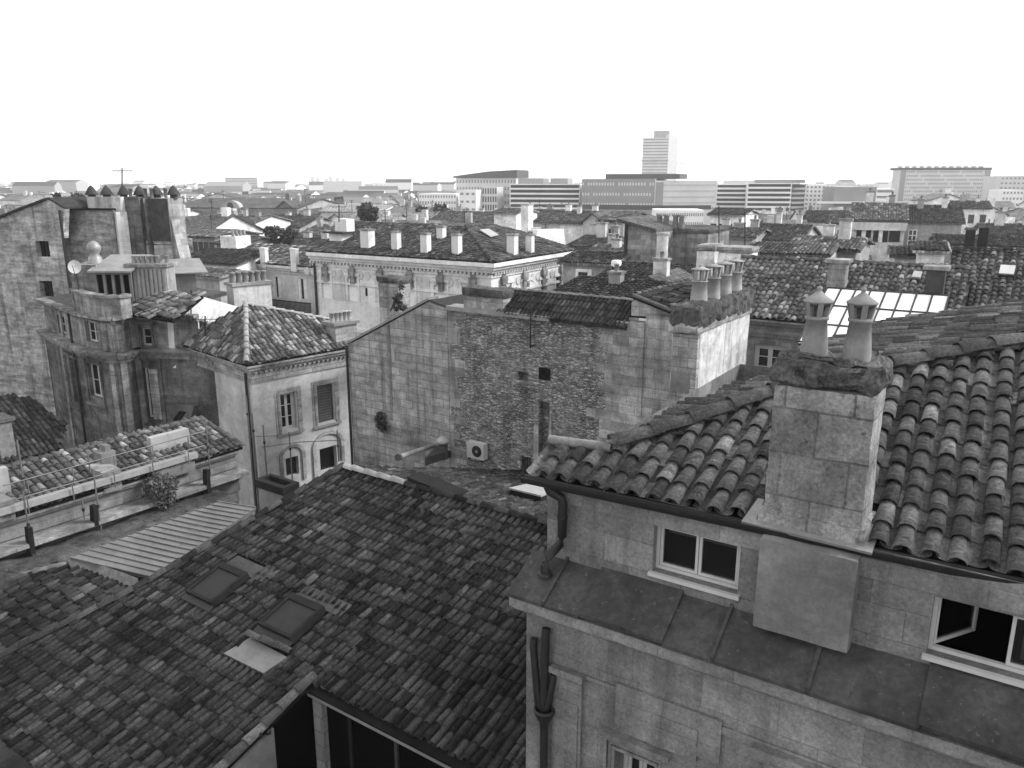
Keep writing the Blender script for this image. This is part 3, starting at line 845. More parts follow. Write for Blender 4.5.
# ================================================================== D: the long party wall behind the dark roof
def pxpoly(w, pts, th, mb=None):
    mb = mb or MB(); return mb.prism([w.hit(*p) for p in pts], -w.n * th)
def pbox(mb, w, x0, x1, y0, y1, d0, d1, ym=None):
    """box on wall w between image columns x0..x1 and rows y0 (top)..y1 (bottom), measured on its middle column"""
    xm = (x0 + x1) / 2
    a = w.uz(x0, (y0 + y1) / 2)[0]; b = w.uz(x1, (y0 + y1) / 2)[0]
    zt = w.uz(xm, y0)[1]; zb = w.uz(xm, y1)[1]
    return mb.box(w, min(a, b), max(a, b), zb, zt, d0, d1)
def prect(w, x0, x1, y0, y1):
    xm = (x0 + x1) / 2
    a = w.uz(x0, (y0 + y1) / 2)[0]; b = w.uz(x1, (y0 + y1) / 2)[0]
    return min(a, b), max(a, b), w.uz(xm, y1)[1], w.uz(xm, y0)[1]
dD = WD.u; nD = -WD.n
ub = lambda x, y=380, w=None: (w or WD).uz(x, y)[0]
Dm = WD.hit(540, 460)
D = thing('party_wall_house', 'long windowless rubble party wall with gabled left end and dark shed roof on top', 'house', V3(Dm[0] - nD[0] * 0, Dm[1], 0))
zb = CZ - 14
mb = MB()
pl = [WD.hit(*p) for p in ((348, 345), (430, 301), (447, 307))]
ul, ur = (pl[0] - WD.o) @ WD.u, (pl[2] - WD.o) @ WD.u
mb.prism([WD.P(ul, zb), WD.P(ur, zb)] + pl[::-1], -WD.n * .45)
mb.build('ashlar_wall', M['ashlar'], D)
ztop = WD.uz(500, 311)[1]
u1, u2 = ub(447), ub(612)
hl = [prect(WD, 517, 528, 372, 381), prect(WD, 538, 549, 402, 456), prect(WD, 520, 531, 457, 475)]
mb = MB(); mb.wallrect(WD, min(u1, u2), max(u1, u2), zb, ztop, hl, .32, -.03)
mb.box(WD, min(u1, u2), max(u1, u2), zb, ztop, -.6, -.36)
mb.build('rubble_wall', M['rubble'], D)
mb = MB(); a, b, c, d = prect(WD, 538.5, 550, 368, 380); mb.box(WD, a, b, c, d, -.03, -.01)
mb.build('dark_wall_patch', M['felt'], D)  # near-black patch set on the wall face
for x0, x1, y0, y1 in ((534, 538.5, 425, 462), (549, 551.5, 418, 452)):
    mb = MB(); pbox(mb, WD, x0, x1, y0, y1, -.03, .03); mb.build('stone_jamb', M['pier'], D)
a, b, c, d = hl[2]
f = MB()
for k in range(5): f.box(WD, a + (b - a) * (k + .35) / 5, a + (b - a) * (k + .6) / 5, c, d, -.14, -.11)
f.build('barred_window', M['zinc'], D)
u3 = ub(642); u4 = ub(671)
zr = WD.uz(650, 309)[1]
mb = MB()
mb.box(WD, min(u2, u3), max(u2, u3), zb, WD.uz(626, 322)[1], -.5, .0)
mb.box(WD, min(u3, u4) , max(u3, u4), zb, WD.uz(655, 314)[1], -.55, -.10)
mb.prism([WD.hit(630, 316) - WD.n * .1, WD.hit(671, 318) - WD.n * .1, WD.hit(671, 311) - WD.n * .1, WD.hit(634, 299) - WD.n * .1, WD.hit(630, 303) - WD.n * .1], -WD.n * .4)
mb.build('ashlar_pier', M['pier'], D)
# gable coping and the little roof behind the peak
mb = MB(); a, b = pl[0] + ZUP * .05, pl[1] + ZUP * .05
mb.prism([a + WD.n * .08, b + WD.n * .08, b + WD.n * .08 + ZUP * .1, a + WD.n * .08 + ZUP * .1], -WD.n * .6); mb.build('coping', M['zincl'], D)
mb = MB()
mb.prism([pl[0] - WD.n * .46 + ZUP * .04, pl[1] - WD.n * .46 + ZUP * .04, pl[1] - WD.n * 5 + ZUP * .04, pl[0] - WD.n * 5 + ZUP * .04], -ZUP * .15)
mb.prism([pl[1] + ZUP * .04, WD.hit(452, 308), WD.hit(452, 308) - WD.n * 3.5, pl[1] - WD.n * 3.5 + ZUP * .04], -ZUP * .1)
mb.build('gable_roof', M['tileC'], D)
# shed roof along the top of the wall
so_ = WD.hit(560, 320) + WD.n * .18
SS = Slope(so_, -WD.u, nD, .62)
ps = [SS.uv(521, 313), SS.uv(627, 326), SS.uv(633, 300), SS.uv(504, 290)]
v0 = min(ps[0][1], ps[1][1]); v1 = (ps[2][1] + ps[3][1]) / 2
polyS = [(SS.uv(500, 312)[0], 0), (SS.uv(628, 325)[0], 0), (SS.uv(633, 300)[0] , v1), (SS.uv(500, 290)[0], v1)]
mb = MB(); mb.prism([SS.P(u, v, 0) for u, v in polyS], -SS.n * .08)
mb.prism([SS.P(polyS[3][0], v1, 0), SS.P(polyS[2][0], v1, 0), SS.P(polyS[2][0], v1, 0) + nD * 4 - ZUP * 1.2, SS.P(polyS[3][0], v1, 0) + nD * 4 - ZUP * 1.2], -ZUP * .1)
mb.build('shed_roof', M['tileD'], D)
tiles('shed_roof_tiles', M['tileD'], SS, polyS, D, .17, .36, 5, .6, True, rfac=.40)
mb = MB(); ridge_tiles(mb, SS.P(polyS[3][0], v1, .02), SS.P(polyS[2][0], v1, .02), .08, .4); mb.build('ridge_tiles', M['pot'], D)
mb = MB(); a = WD.hit(450, 305.5); b = WD.hit(552, 319.5)
zz = (a[2] + b[2]) / 2
mb.box(WD, min(ub(449, 305), ub(552, 319)), max(ub(449, 305), ub(552, 319)), zz - .10, zz + .06, -.5, .2); mb.build('wall_coping', M['zincl'], D)
# broad low chimney on the wall head
mb = MB(); a, b, c, d = prect(WD, 464, 504, 290, 313); lumpy(mb, WD, a, b, c - .1, d - .25, -.6, .04, .15, .02, 5)
ck = mb.build('chimney', M['pier'], D)
mb = MB(); lumpy(mb, WD, a - .05, b + .05, d - .26, d + .05, -.66, .1, .09, .035, 6); mb.build('mossy_cap', M['moss'], ck)
# tall flue behind the gable
W2 = WD.off(-.75)
mb = MB(); a, b, c, d = prect(W2, 379, 399, 283, 330); lumpy(mb, W2, a, b, c - 1, d, -.75, 0, .12, .025, 8); ck = mb.build('chimney', M['stack'], D)
mb = MB(); lumpy(mb, W2, a - .07, b + .07, d, d + .24, -.8, .07, .09, .04, 9); mb.build('mossy_cap', M['moss'], ck)
mb = MB(); pbox(mb, WD, 389, 391.5, 325, 420, .0, .02); mb.build('flue_scar', M['stoneA'], D)
for r_ in ((392, 395, 348, 362, .01, .03), (448, 457, 328, 343, -.03, -.01), (450, 460, 399, 407, -.03, -.012)):
    mb = MB(); pbox(mb, WD, *r_); mb.build('pale_patch', M['ashlar2'], D)
# white-washed chimney block with its row of pots
c1 = WD.hit(695.5, 345); c0 = WD.P(ub(671.5, 345), 0, 0)
WW = Wall(c1, nD)
Lw = WW.uz(749, 325)[0]
ztb = WD.uz(697, 334)[1]; zcap0 = ztb; zcap1 = WD.uz(690, 316)[1] + .15
wid = abs(ub(671.5, 345) - ub(695.5, 345))
mb = MB(); lumpy(mb, WW, 0, Lw, zb, ztb, -wid, 0, .3, .03, 11)
blk = mb.build('chimney', M['white'], D)
mb = MB(); pbox(mb, WD, 671, 696, 334, 425, -.2, .035); 
fr_ = mb.build('rendered_front', M['ashlar'], blk)
mb = MB(); pbox(mb, WD, 671, 690, 372, 392, .035, .05); mb.build('plaster_patch', M['plaster'], blk)
mb = MB(); lumpy(mb, WW, -.12, Lw + .05, ztb, ztb + .34, -wid - .1, .08, .3, .03, 12); mb.build('stone_band', M['pier'], blk)
mb = MB(); lumpy(mb, WW, -.16, Lw + .1, ztb + .18, ztb + .88, -wid - .08, .13, .12, .09, 13, .12); mb.build('mossy_cap', M['moss'], blk)
Wp = WW.off(-wid * .5)
for px, py in ((698.5, 304), (711.5, 301), (723, 298), (733.5, 296.5)):
    uu, _ = Wp.uz(px, py); mb = MB()
    lantern_pot(mb, Wp.P(uu, ztb + .80, 0), .29, .72, .235, .40, .31, 7, .55); mb.build('chimney_pot', M['pot2'], blk)
# small gabled roof left of the pots
R0 = WD.hit(634, 296) - WD.n * .1; Q0 = WD.hit(675, 312.5) - WD.n * .1
SG = Slope(Q0, nD, -(-WD.u) if (-WD.u) @ (Q0 - R0) > 0 else -WD.u, (R0[2] - Q0[2]) / abs((R0 - Q0) @ WD.u))
polyG = [SG.uvp(Q0 + WD.n * .15), SG.uvp(Q0 + nD * 4.5), (SG.uv(690, 281)[0], SG.uvp(R0)[1]), SG.uvp(R0 + WD.n * .15)]
mb = MB(); mb.prism([SG.P(u, v, -.01) for u, v in polyG], -SG.n * .08); mb.build('side_roof', M['felt'], D)
tiles('side_roof_tiles', M['tileC'], SG, polyG, D, .25, .36, 5, 1.4, False)
mb = MB(); mb.tube([R0 + WD.n * .16 + ZUP * .04, Q0 + WD.n * .16 + ZUP * .04], .07, 6); ridge_tiles(mb, R0 + ZUP * .03, R0 + nD * (polyG[2][0] - polyG[3][0]) + ZUP * .03, .1, .4); mb.build('verge_tiles', M['ridge'], D)
# rainwater pipe on the left end
mb = MB(); mb.tube([WD.P(ub(349.5, 380), zb + 1.5, .08), WD.P(ub(349.5, 380), pl[0][2] - .1, .08)], .06, 8); mb.build('drainpipe', M['iron'], D)
mb = MB(); u_ = ub(535, 320); mb.tube([WD.P(u_, WD.uz(535, 347)[1], .3), WD.P(u_, WD.uz(535, 291)[1], .3)], .035, 6); mb.tube([WD.P(u_, WD.uz(535, 345)[1], .3), WD.P(u_, WD.uz(535, 345)[1], -.1)], .03, 6); mb.build('aerial_mast', M['iron'], D)

# ------------- leaves
def leaves(mb, c, rx, ry, rz, n, s, seed=0, holl=.35):
    r = np.random.default_rng(seed)
    for _ in range(n):
        d = unit(r.normal(size=3)); k = holl + (1 - holl) * r.random() ** .5
        p = np.array(c) + d * k * V3(rx, ry, rz) + r.normal(0, s * .6, 3)
        a = unit(r.normal(size=3)); b = unit(np.cross(a, r.normal(size=3)))
        q = s * r.uniform(.6, 1.4)
        mb.add([p - a * q, p + b * q * .5, p + a * q, p - b * q * .5], [(0, 1, 2, 3)])
    return mb
def mat_leaf(name, lo, hi):
    t = NT(name, .7, .2); return t.out(t.ramp(t.rand(), [(0, lo), (.7, hi), (1, hi * 1.6)]))
M['leaf'] = mat_leaf('dark_leaves', .02, .06); M['leaf2'] = mat_leaf('grey_leaves', .035, .10)
def wallplant(px, py, w, r, n, label, dep=.25, s=.07, seed=1, mat='leaf', rz=None):
    c = w.hit(px, py) + w.n * dep
    t = thing('wall_plant', label, 'plant', c - ZUP * r)
    mb = MB(); rr_ = np.random.default_rng(seed + 90)
    for k in range(9):
        q = c + w.u * rr_.normal(0, .45) * r + ZUP * rr_.normal(-.1, .6) * (rz or r) + w.n * rr_.uniform(-.1, .2) * r
        leaves(mb, q, r * rr_.uniform(.15, .5), r * .3, r * rr_.uniform(.2, .55), n // 9, s, seed * 31 + k, .0)
    mb.build('foliage', M[mat], t)
    mb = MB()
    for k in range(5): mb.tube([c - ZUP * r * .8 - w.n * dep, c + V3(random.uniform(-r, r) * .5, 0, random.uniform(0, r))], .02, 5)
    mb.build('stem', M['dark'], t)
wallplant(386, 424, WD, .38, 700, 'dark bush sprouting from the party wall at the foot of its old flue', .2, .07, 1, rz=.55)
wallplant(390, 305, WD, .30, 500, 'ivy clump clinging to the tall chimney above the gable end', -.55, .07, 2, rz=.4)
# toothed ashlar quoins where the rubble meets dressed stone
for px_, sgn in ((447, 1), (612, -1)):
    ue = ub(px_); side = 1 if (ub(530) - ue) > 0 else -1
    pts_ = []; zz_ = zb; k = 0; inner = []
    while zz_ < ztop - .02:
        z2_ = min(zz_ + random.choice((.33, .33, .66)), ztop - .02); wd_ = (.25, .7, .42, .95)[k % 4] * random.uniform(.7, 1.2)
        inner += [(ue + side * wd_, zz_), (ue + side * wd_, z2_)]; zz_ = z2_; k += 1
    mb = MB(); mb.prism([WD.P(ue - side * .02, zb, -.024)] + [WD.P(a_, b_, -.024) for a_, b_ in inner] + [WD.P(ue - side * .02, ztop - .02, -.024)], -WD.n * .1); mb.build('quoins', M['pier'], D)
# air conditioner
a, b, c, d = prect(WD, 472, 488.5, 441, 456.5)
AC = thing('air_conditioner', 'small pale air conditioning unit fixed to the rubble party wall', 'air conditioner', WD.P((a + b) / 2, c, .2))
mb = MB(); mb.box(WD, a, b, c, d, .06, .34); mb.build('casing', mat_plain('ac_enamel', .42, .5, .1, .3), AC)
def disc(mb, w, u, z, r, d0, d1, seg=20):
    p0 = [w.P(u + math.cos(2 * math.pi * k / seg) * r, z + math.sin(2 * math.pi * k / seg) * r, d0) for k in range(seg)]
    return mb.prism(p0, w.n * (d1 - d0))
fu, fz_ = (a + b) / 2 - (b - a) * .10 * (1 if WD.u[0] > 0 else 1), (c + d) / 2
mb = MB(); disc(mb, WD, fu, fz_, (d - c) * .36, .34, .352); fg = mb.build('fan_grille', M['iron'], AC)
mb = MB(); disc(mb, WD, fu, fz_, (d - c) * .10, .352, .365); mb.build('fan_hub', M['zincl'], AC)
mb = MB(); mb.box(WD, a + .06, a + .11, c - .08, c, 0, .34); mb.box(WD, b - .11, b - .06, c - .08, c, 0, .34); mb.build('bracket', M['iron'], AC)
# ventilation pot and white pipe on the rear roof
vb = WD.off(.8).hit(443, 452); vb[2] = SR.zat(vb)
VP_ = thing('roof_vent', 'white domed vent standing on the low roof in front of the party wall', 'vent', vb)
mb = MB(); mb.lathe(vb, [(.19, -.15), (.19, .5), (.15, .52), (.001, .52)], 14); mb.build('vent_body', M['zinc'], VP_)
mb = MB(); mb.lathe(vb, [(.15, .5), (.25, .50), (.26, .58), (.22, .66), (.12, .74), (.001, .77)], 14); mb.build('vent_cap', M['pvc'], VP_)
pa, pb = SR.hit(398, 461), SR.hit(438, 449)
PP = thing('flue_pipe', 'pale horizontal flue pipe lying on the low roof below the gable', 'pipe', pa)
mb = MB(); mb.tube([pa + ZUP * .12, pb + ZUP * .22], .085, 10); mb.build('pipe_run', M['pot2'], PP)
mb = MB(); mb.tube([pb + ZUP * .22, pb + ZUP * .22 + unit(pb - pa) * .25], .11, 10); mb.tube([pa + ZUP * .12 - unit(pb - pa) * .02, pa + ZUP * .12 + unit(pb - pa) * .22], .115, 10); mb.build('pipe_collar', M['zinc'], PP)
la, lb_ = SR.hit(428, 462), SR.hit(462, 446)
LT = thing('roof_light', 'small lean-to roof hatch beside the white vent', 'skylight', la)
mb = MB()
p_ = [SR.hit(425, 461), SR.hit(459, 452), SR.hit(459, 447), SR.hit(437, 452)]
mb.prism([p + ZUP * (.12 + .15 * i / 3) for i, p in enumerate(p_)], -ZUP * .3); mb.build('hatch', M['zinc'], LT)
pq = [SR.hit(509, 497), SR.hit(540, 489), SR.hit(552, 500), SR.hit(541, 505)]
RL = thing('skylight_lid', 'pale flat skylight lid on the low rear roof next to the near townhouse corner', 'skylight', pq[0])
mb = MB(); mb.prism([p + ZUP * .28 for p in pq], -ZUP * .05); mb.build('lid', M['pvc'], RL)
mb = MB(); mb.prism([p * .96 + sum(pq) / 4 * .04 + ZUP * .22 for p in pq], -ZUP * .3); mb.build('kerb', M['dark'], RL)

# ================================================================== E: corner house with the pyramid roof
KE = hy(251, 372, 33.0); zE = KE[2]
aE, bE = dirvp(1285), dirvp(-340)
W_r, W_l = Wall(KE, aE), Wall(KE, bE)
E_ = thing('corner_house', 'pale corner house with a pyramid tile roof, dentil cornice and two tall windows', 'house', V3(KE[0], KE[1] + 3, 0))
LR = W_r.uz(352, 356)[0]; LL = W_l.uz(196, 362)[0]
w1 = prect(W_r, 281, 296.5, 392.5, 430); w2 = prect(W_r, 317.5, 334, 384, 422)
o1 = prect(W_r, 286, 299, 457, 476); o2 = prect(W_r, 320, 337, 447, 470)
mb = MB(); mb.wallrect(W_r, 0, LR, 0, zE, [w1, w2, o1, o2], .28)
mb.wallrect(W_l, 0, LL + 6, 0, zE)
mb.poly([W_r.P(LR, 0), W_r.P(LR, zE), W_r.P(LR, zE, -8), W_r.P(LR, 0, -8)])
mb.build('wall', mat_stone('corner_house_stone', .43, (.8, .36), .004, .08, .28, .4, .1, .85), E_)
casement(E_, W_r, *w1, -.2, .07, .06, 2, bars=2)
mb = MB(); mb.box(W_r, *w2, -.16, -.10); sh = mb.build('closed_shutter', mat_plain('grey_shutter', .085, .7, .15, .2), E_)
mb = MB(); 
for k in range(14): z = w2[2] + (w2[3] - w2[2]) * (k + .5) / 14; mb.box(W_r, w2[0] + .06, w2[1] - .06, z - .015, z + .015, -.10, -.085)
mb.build('slats', M['zinc'], sh)
for (a, b, c, d) in (w1, w2):
    mb = MB()
    for m, e0, e1 in ((.10, 0, .05), (.22, 0, .025)):
        mb.box(W_r, a - m - .06, a - m + .04, c - .1, d + m, e0, e1); mb.box(W_r, b + m - .04, b + m + .06, c - .1, d + m, e0, e1)
        mb.box(W_r, a - m + .04, b + m - .04, d + m - .1, d + m, e0, e1)
    mb.box(W_r, a - .3, b + .3, c - .2, c - .1, 0, .12); mb.build('window_surround', M['pier'], E_)
for (a, b, c, d) in (o1, o2):
    mb = MB(); cu = (a + b) / 2; R = (b - a) * .75; zc = d + .1
    n = 14
    for k in range(n):
        t0, t1 = math.pi * k / n, math.pi * (k + 1) / n
        mb.prism([W_r.P(cu + math.cos(t) * r, zc + math.sin(t) * r * .8, 0) for t, r in ((t0, R), (t1, R), (t1, R + .16), (t0, R + .16))], W_r.n * .09)
    mb.box(W_r, cu - R - .16, cu - R, c - .3, zc, 0, .09); mb.box(W_r, cu + R, cu + R + .16, c - .3, zc, 0, .09)
    mb.build('arch_moulding', M['pier'], E_)
    mb = MB(); mb.box(W_r, a, b, c, d, -.27, -.24); mb.build('arch_window', M['glass'], E_)
# cornice and dentils
def cornice(name, mat, parent, segs, z0, prof, ext=0.0):
    """segs: list of (wall, u0, u1); prof: list of (dz0, dz1, projection)"""
    mb = MB()
    for w, a, b in segs:
        for z_a, z_b, d in prof: mb.box(w, a - (d if ext else 0), b, z0 + z_a, z0 + z_b, -.2, d)
    return mb.build(name, mat, parent)
profE = [(-.50, -.40, .06), (-.40, -.02, .03), (-.02, .10, .14), (.10, .24, .24), (.24, .40, .34)]
cornice('cornice', M['ashlar'], E_, [(W_r, 0, LR), (W_l, 0, LL)], zE, profE, 1)
mb = MB(); k = 0
while .1 + k * .24 < LR: mb.box(W_r, .1 + k * .24, .22 + k * .24, zE - .10, zE - .02, .03, .13); k += 1
mb.build('dentils', M['pier'], E_)
mb = MB(); mb.tube([W_l.P(.35, 1, .09), W_l.P(.35, zE - .1, .09)], .06, 8); mb.build('drainpipe', M['iron'], E_)
ze = zE + .40
c00 = KE + V3(0, 0, 0); c00[2] = ze
ov = .36
inr, inl = -W_r.n, -W_l.n
cK = c00 - inr * ov - inl * ov
half = (LR + ov) / 2
best = None
for t_ in np.arange(.22, .62, .01):
    S1 = Slope(cK, aE, inr, t_); ap = S1.hit(246, 305); q_ = abs(math.log(max(.05, ((ap - cK) @ inl)) / max(.05, ((ap - cK) @ inr))))
    if best is None or q_ < best[0]: best = (q_, t_)
S1 = Slope(cK, aE, inr, best[1]); ap = S1.hit(246, 305)
S2 = Slope(cK, bE, inl, (ap[2] - ze) / ((ap - cK) @ inl))
cR = cK + aE * (LR + ov); cL = cK + bE * max(2 * ((ap - cK) @ bE), 3.0); R2 = S1.hit(331, 321)
if (R2 - cR) @ aE > 0: R2 = R2 - aE * ((R2 - cR) @ aE)
r1 = [cK, cR, R2, ap]; r2 = [cL, cK, ap]
mb = MB()
mb.prism(r1, -ZUP * .06); mb.prism(r2, -ZUP * .06)
bk_ = inr * 3.5 - ZUP * 1.3
mb.prism([R2, R2 + bk_, ap + bk_ + inl * 2, ap], -ZUP * .06); mb.prism([ap, ap + bk_ + inl * 2, cL + inl * 2.0], -ZUP * .06)
mb.prism([cL, ap, cL + inl * 2.0], -ZUP * .06)
mb.build('roof', M['felt'], E_)
tiles('roof_tiles', M['tileE'], S1, [S1.uvp(p) for p in r1], E_, .23, .36, 5, 1.6, True, rfac=.43)
tiles('side_roof_tiles', M['tileE'], S2, [S2.uvp(p) for p in r2], E_, .23, .36, 5, 1.6, True, rfac=.43)
mb = MB(); ridge_tiles(mb, cK + ZUP * .12, ap + ZUP * .1, .12, .42); ridge_tiles(mb, R2 + ZUP * .06, ap + ZUP * .06, .10, .42); mb.build('hip_tiles', M['pot2'], E_)
def stack(parent, c, ax, sx, sy, z0, z1, pots, mat, potmat, capm=None, pr=.1, ph=.35, cap=.12, name='chimney', lant=False, row=None):
    mb = MB(); mb.cbox(c, ax, sx, sy, z0, z1 - .0)
    k = mb.build(name, mat, parent)
    mb = MB(); mb.cbox(c, ax, sx + cap * 2, sy + cap * 2, z1, z1 + .14); mb.build('chimney_cap', capm or M['moss'], k)
    ax = unit(V3(ax[0], ax[1], 0))
    for i in range(pots):
        p = V3(c[0], c[1], 0) + ax * ((i + .5) / pots - .5) * sx + ZUP * (z1 + .14)
        mb = MB()
        if lant: lantern_pot(mb, p, pr, ph, pr * .8, ph * .5, pr * 1.1, 5, .5)
        else: mb.lathe(p, [(pr * 1.1, -.03), (pr, .0), (pr * .85, ph * .85), (pr * 1.05, ph * .87), (pr * 1.05, ph), (pr * .8, ph), (pr * .75, ph * .5), (.001, ph * .5)], 10)
        mb.build('chimney_pot', potmat, k)
    return k
cw = W_r.off(-.3)
p0 = cw.hit(331, 340); p1 = cw.hit(352, 336)
stack(E_, (p0 + p1) / 2, aE, np.linalg.norm((p1 - p0)[:2]), .8, ze - .3, hy(341, 325, p0[1])[2], 5, M['ashlar'], M['pot2'], M['zincl'], .13, .42)
p0 = W_l.off(-.6).hit(206, 350)
stack(E_, p0, bE, .75, .6, ze - .3, hy(206, 333, p0[1])[2], 2, M['ashlar'], M['pot'], M['moss'], .13, .45)

# ================================================================== E2: the sooty curved house behind it
def hx(px, z, pts=None): pass
zc2 = zE + .15
plan_px = [(214, 367), (199, 362), (139, 350), (133, 351), (127, 354), (117, 355.5), (106, 354.5), (84, 349.5), (66, 341), (56, 337), (44, 331)]
plan = [hz(x, y, zc2) for x, y in plan_px]
for i_ in (0, 1): plan[i_] = W_l.P(W_l.uz(*plan_px[i_])[0], zc2)
E2 = thing('curved_house', 'sooty old house with a rounded corner, roof loggia and fluted chimney', 'house', V3(plan[5][0], plan[5][1] + 2, 0))
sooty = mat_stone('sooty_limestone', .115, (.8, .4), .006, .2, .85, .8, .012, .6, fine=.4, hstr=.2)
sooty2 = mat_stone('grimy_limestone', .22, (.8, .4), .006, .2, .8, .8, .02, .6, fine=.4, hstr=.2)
walls2 = []
zu = [hy(x, y, p[1])[2] for (x, y), p in zip([(214, 330), (199, 326), (139, 318), (133, 318), (127, 318), (117, 317), (106, 315), (84, 312), (66, 309), (56, 308), (44, 305)], plan)]
zu2 = float(np.median(zu))
low_w = {2: [prect, (143, 160, 368, 420)], 6: [prect, (88, 102, 364, 399)], 8: [prect, (71, 80, 360, 402)]}
mb = MB(); mu = MB(); mc = MB(); mc2 = MB()
wins = []
def seg_of(x):
    return max(i for i in range(len(plan_px) - 1) if plan_px[i][0] >= x)
for i in range(len(plan) - 1):
    p, q = plan[i], plan[i + 1]
    w = Wall(p, q - p, V3(p[1] * 0 + 1, -1, 0) if False else None)
    L = np.linalg.norm((q - p)[:2]); walls2.append((w, L))
for i, (w, L) in enumerate(walls2):
    hl = []
    for (j, r) in ((2, (142, 151, 368, 418)), (7, (88.5, 102, 365, 397)), (8, (69, 78, 360, 400))):
        if seg_of((r[0] + r[1]) / 2) == i:
            a, b, c, d = prect(w, *r); a, b = max(a, .08), min(b, L - .08)
            if b > a + .2: hl.append((a, b, c, d)); wins.append((w, a, b, c, d))
    mb.wallrect(w, 0, L, 0, zc2, hl, .3)
    hl = []
    for (j, r) in ((2, (140.5, 152, 328, 346)), (7, (85.5, 97, 322, 342)), (9, (58, 65, 316, 334))):
        if seg_of((r[0] + r[1]) / 2) == i:
            a, b, c, d = prect(w.off(-.15), *r); a, b = max(a, .08), min(b, L - .08)
            if b > a + .2: hl.append((a, b, c, d)); wins.append((w.off(-.15), a, b, c, d))
    if i >= 1: mu.wallrect(w, -.05, L + .05, zc2, zu2, hl, .25, -.15)
    for za, z_b, d in ((-.35, -.15, .12), (-.15, 0, .28), (0, .12, .4)): mc.box(w, -.05, L + .05, zc2 + za, zc2 + z_b, -.1, d)
    if i >= 1:
        for za, z_b, d in ((-.1, .05, .1), (.05, .18, .28)): mc2.box(w, -.05, L + .05, zu2 + za, zu2 + z_b, -.3, d - .1)
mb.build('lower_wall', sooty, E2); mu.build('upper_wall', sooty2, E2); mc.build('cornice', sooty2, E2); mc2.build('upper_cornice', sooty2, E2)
for k, (w, a, b, c, d) in enumerate(wins): casement(E2, w, a, b, c, d, -.18, .045, .06, 1 if b - a < .8 else 2, bars=1)
w = walls2[seg_of(155)][0]; a, b, c, d = prect(w, 151.5, 160, 369, 419)
mb = MB(); mb.box(w, a, b, c, d, .0, .05); mb.build('pale_shutter', M['ashlar'], E2)
for (i, r) in ((2, (140, 164, 360, 422)), (7, (87, 103, 360, 402)), (0, (69, 80, 358, 404)), (0, (139.5, 154, 324, 350))):
    w = walls2[seg_of((r[0] + r[1]) / 2)][0]; a, b, c, d = prect(w, *r)
    mb = MB(); mb.box(w, a, a + .1, c, d, 0, .07); mb.box(w, b - .1, b, c, d, 0, .07); mb.box(w, a - .08, b + .08, d, d + .14, 0, .12); mb.box(w, a - .08, b + .08, c - .12, c, 0, .18); mb.build('window_surround', sooty, E2)
for i in (2, 4, 5, 8):
    w, L = walls2[i]; mb = MB(); mb.box(w, L * .5 - .14, L * .5 + .14, 0, zc2 - .35, 0, .07); mb.box(w, L * .5 - .13, L * .5 + .13, zc2 + .12, zu2 - .1, -.15, -.08); mb.build('pilaster', sooty2, E2)
for i, (px) in ((7, 79),):
    w, L = walls2[i]; mb = MB(); mb.tube([w.P(L * .5, 1, .1), w.P(L * .5, zu2, .1)], .06, 7); mb.build('drainpipe', M['iron'], E2)
# roof terrace floor, curved parapet
top = [V3(p[0], p[1], zu2 + .12) for p in plan[2:]]
back = [V3(plan[-1][0] + 1, plan[-1][1] + 9, zu2 + .12), V3(plan[2][0] + 1.5, plan[2][1] + 8, zu2 + .12)]
mb = MB(); mb.prism(top + back, -ZUP * .2); mb.build('terrace', M['zinc'], E2)
Yp = plan[5][1]
par = [hy(x, 305, Yp + dy) for x, dy in ((131, .5), (120, .1), (106, .0), (93, .4), (80, 1.4), (73, 2.4))]
zp = hy(105, 296, Yp)[2]
mb = MB()
for p, q in zip(par[:-1], par[1:]):
    w = Wall(p, q - p); L = np.linalg.norm((q - p)[:2]); mb.box(w, -.02, L + .02, zu2 + .1, zp - .1, -.3, 0); mb.box(w, -.03, L + .03, zp - .1, zp + .03, -.36, .1)
mb.build('parapet', sooty2, E2)
# tiled pitch and bright gable on the right
ga = hy(173, 322, plan[1][1] + .3); gb = hy(203, 296, plan[1][1] + 3.0); gc = hy(244, 309, plan[1][1] + 6.5)
WGa = Wall(ga, gc - ga)
mb = MB(); mb.prism([WGa.hit(*p) for p in ((173, 322), (202, 296.5), (246, 309), (246, 345), (176, 368))], -WGa.n * .3)
mb.build('whitewashed_gable', mat_stone('gable_wash', .55, None, 0, 0, .4, .35, .2, bumpk=.3, fine=.1), E2)
t0, t1, t2, t3 = WGa.hit(172, 322), WGa.hit(202, 296), None, None
bk = unit(V3(-aE[0], -aE[1], 0)); lft_ = bE
SX = Slope(hy(150, 317, plan[2][1] - .2), -lft_, inl, (t1[2] - t0[2]) / max(.5, abs((t1 - t0) @ inl)) if abs((t1 - t0) @ inl) > .5 else .4)
SX = Slope(V3(*hz(150, 319, zu2 + .2)), -lft_, inl, .42)
px4 = [(128, 314), (173, 321), (203, 296), (168, 291), (140, 297)]
polyX = [SX.uv(*p) for p in px4]
mb = MB(); mb.prism([SX.P(u, v, -.01) for u, v in polyX], -SX.n * .1); mb.build('tiled_pitch', M['felt'], E2)
tiles('pitch_tiles', M['tileE'], SX, polyX, E2, .24, .36, 5, 1.6, False)
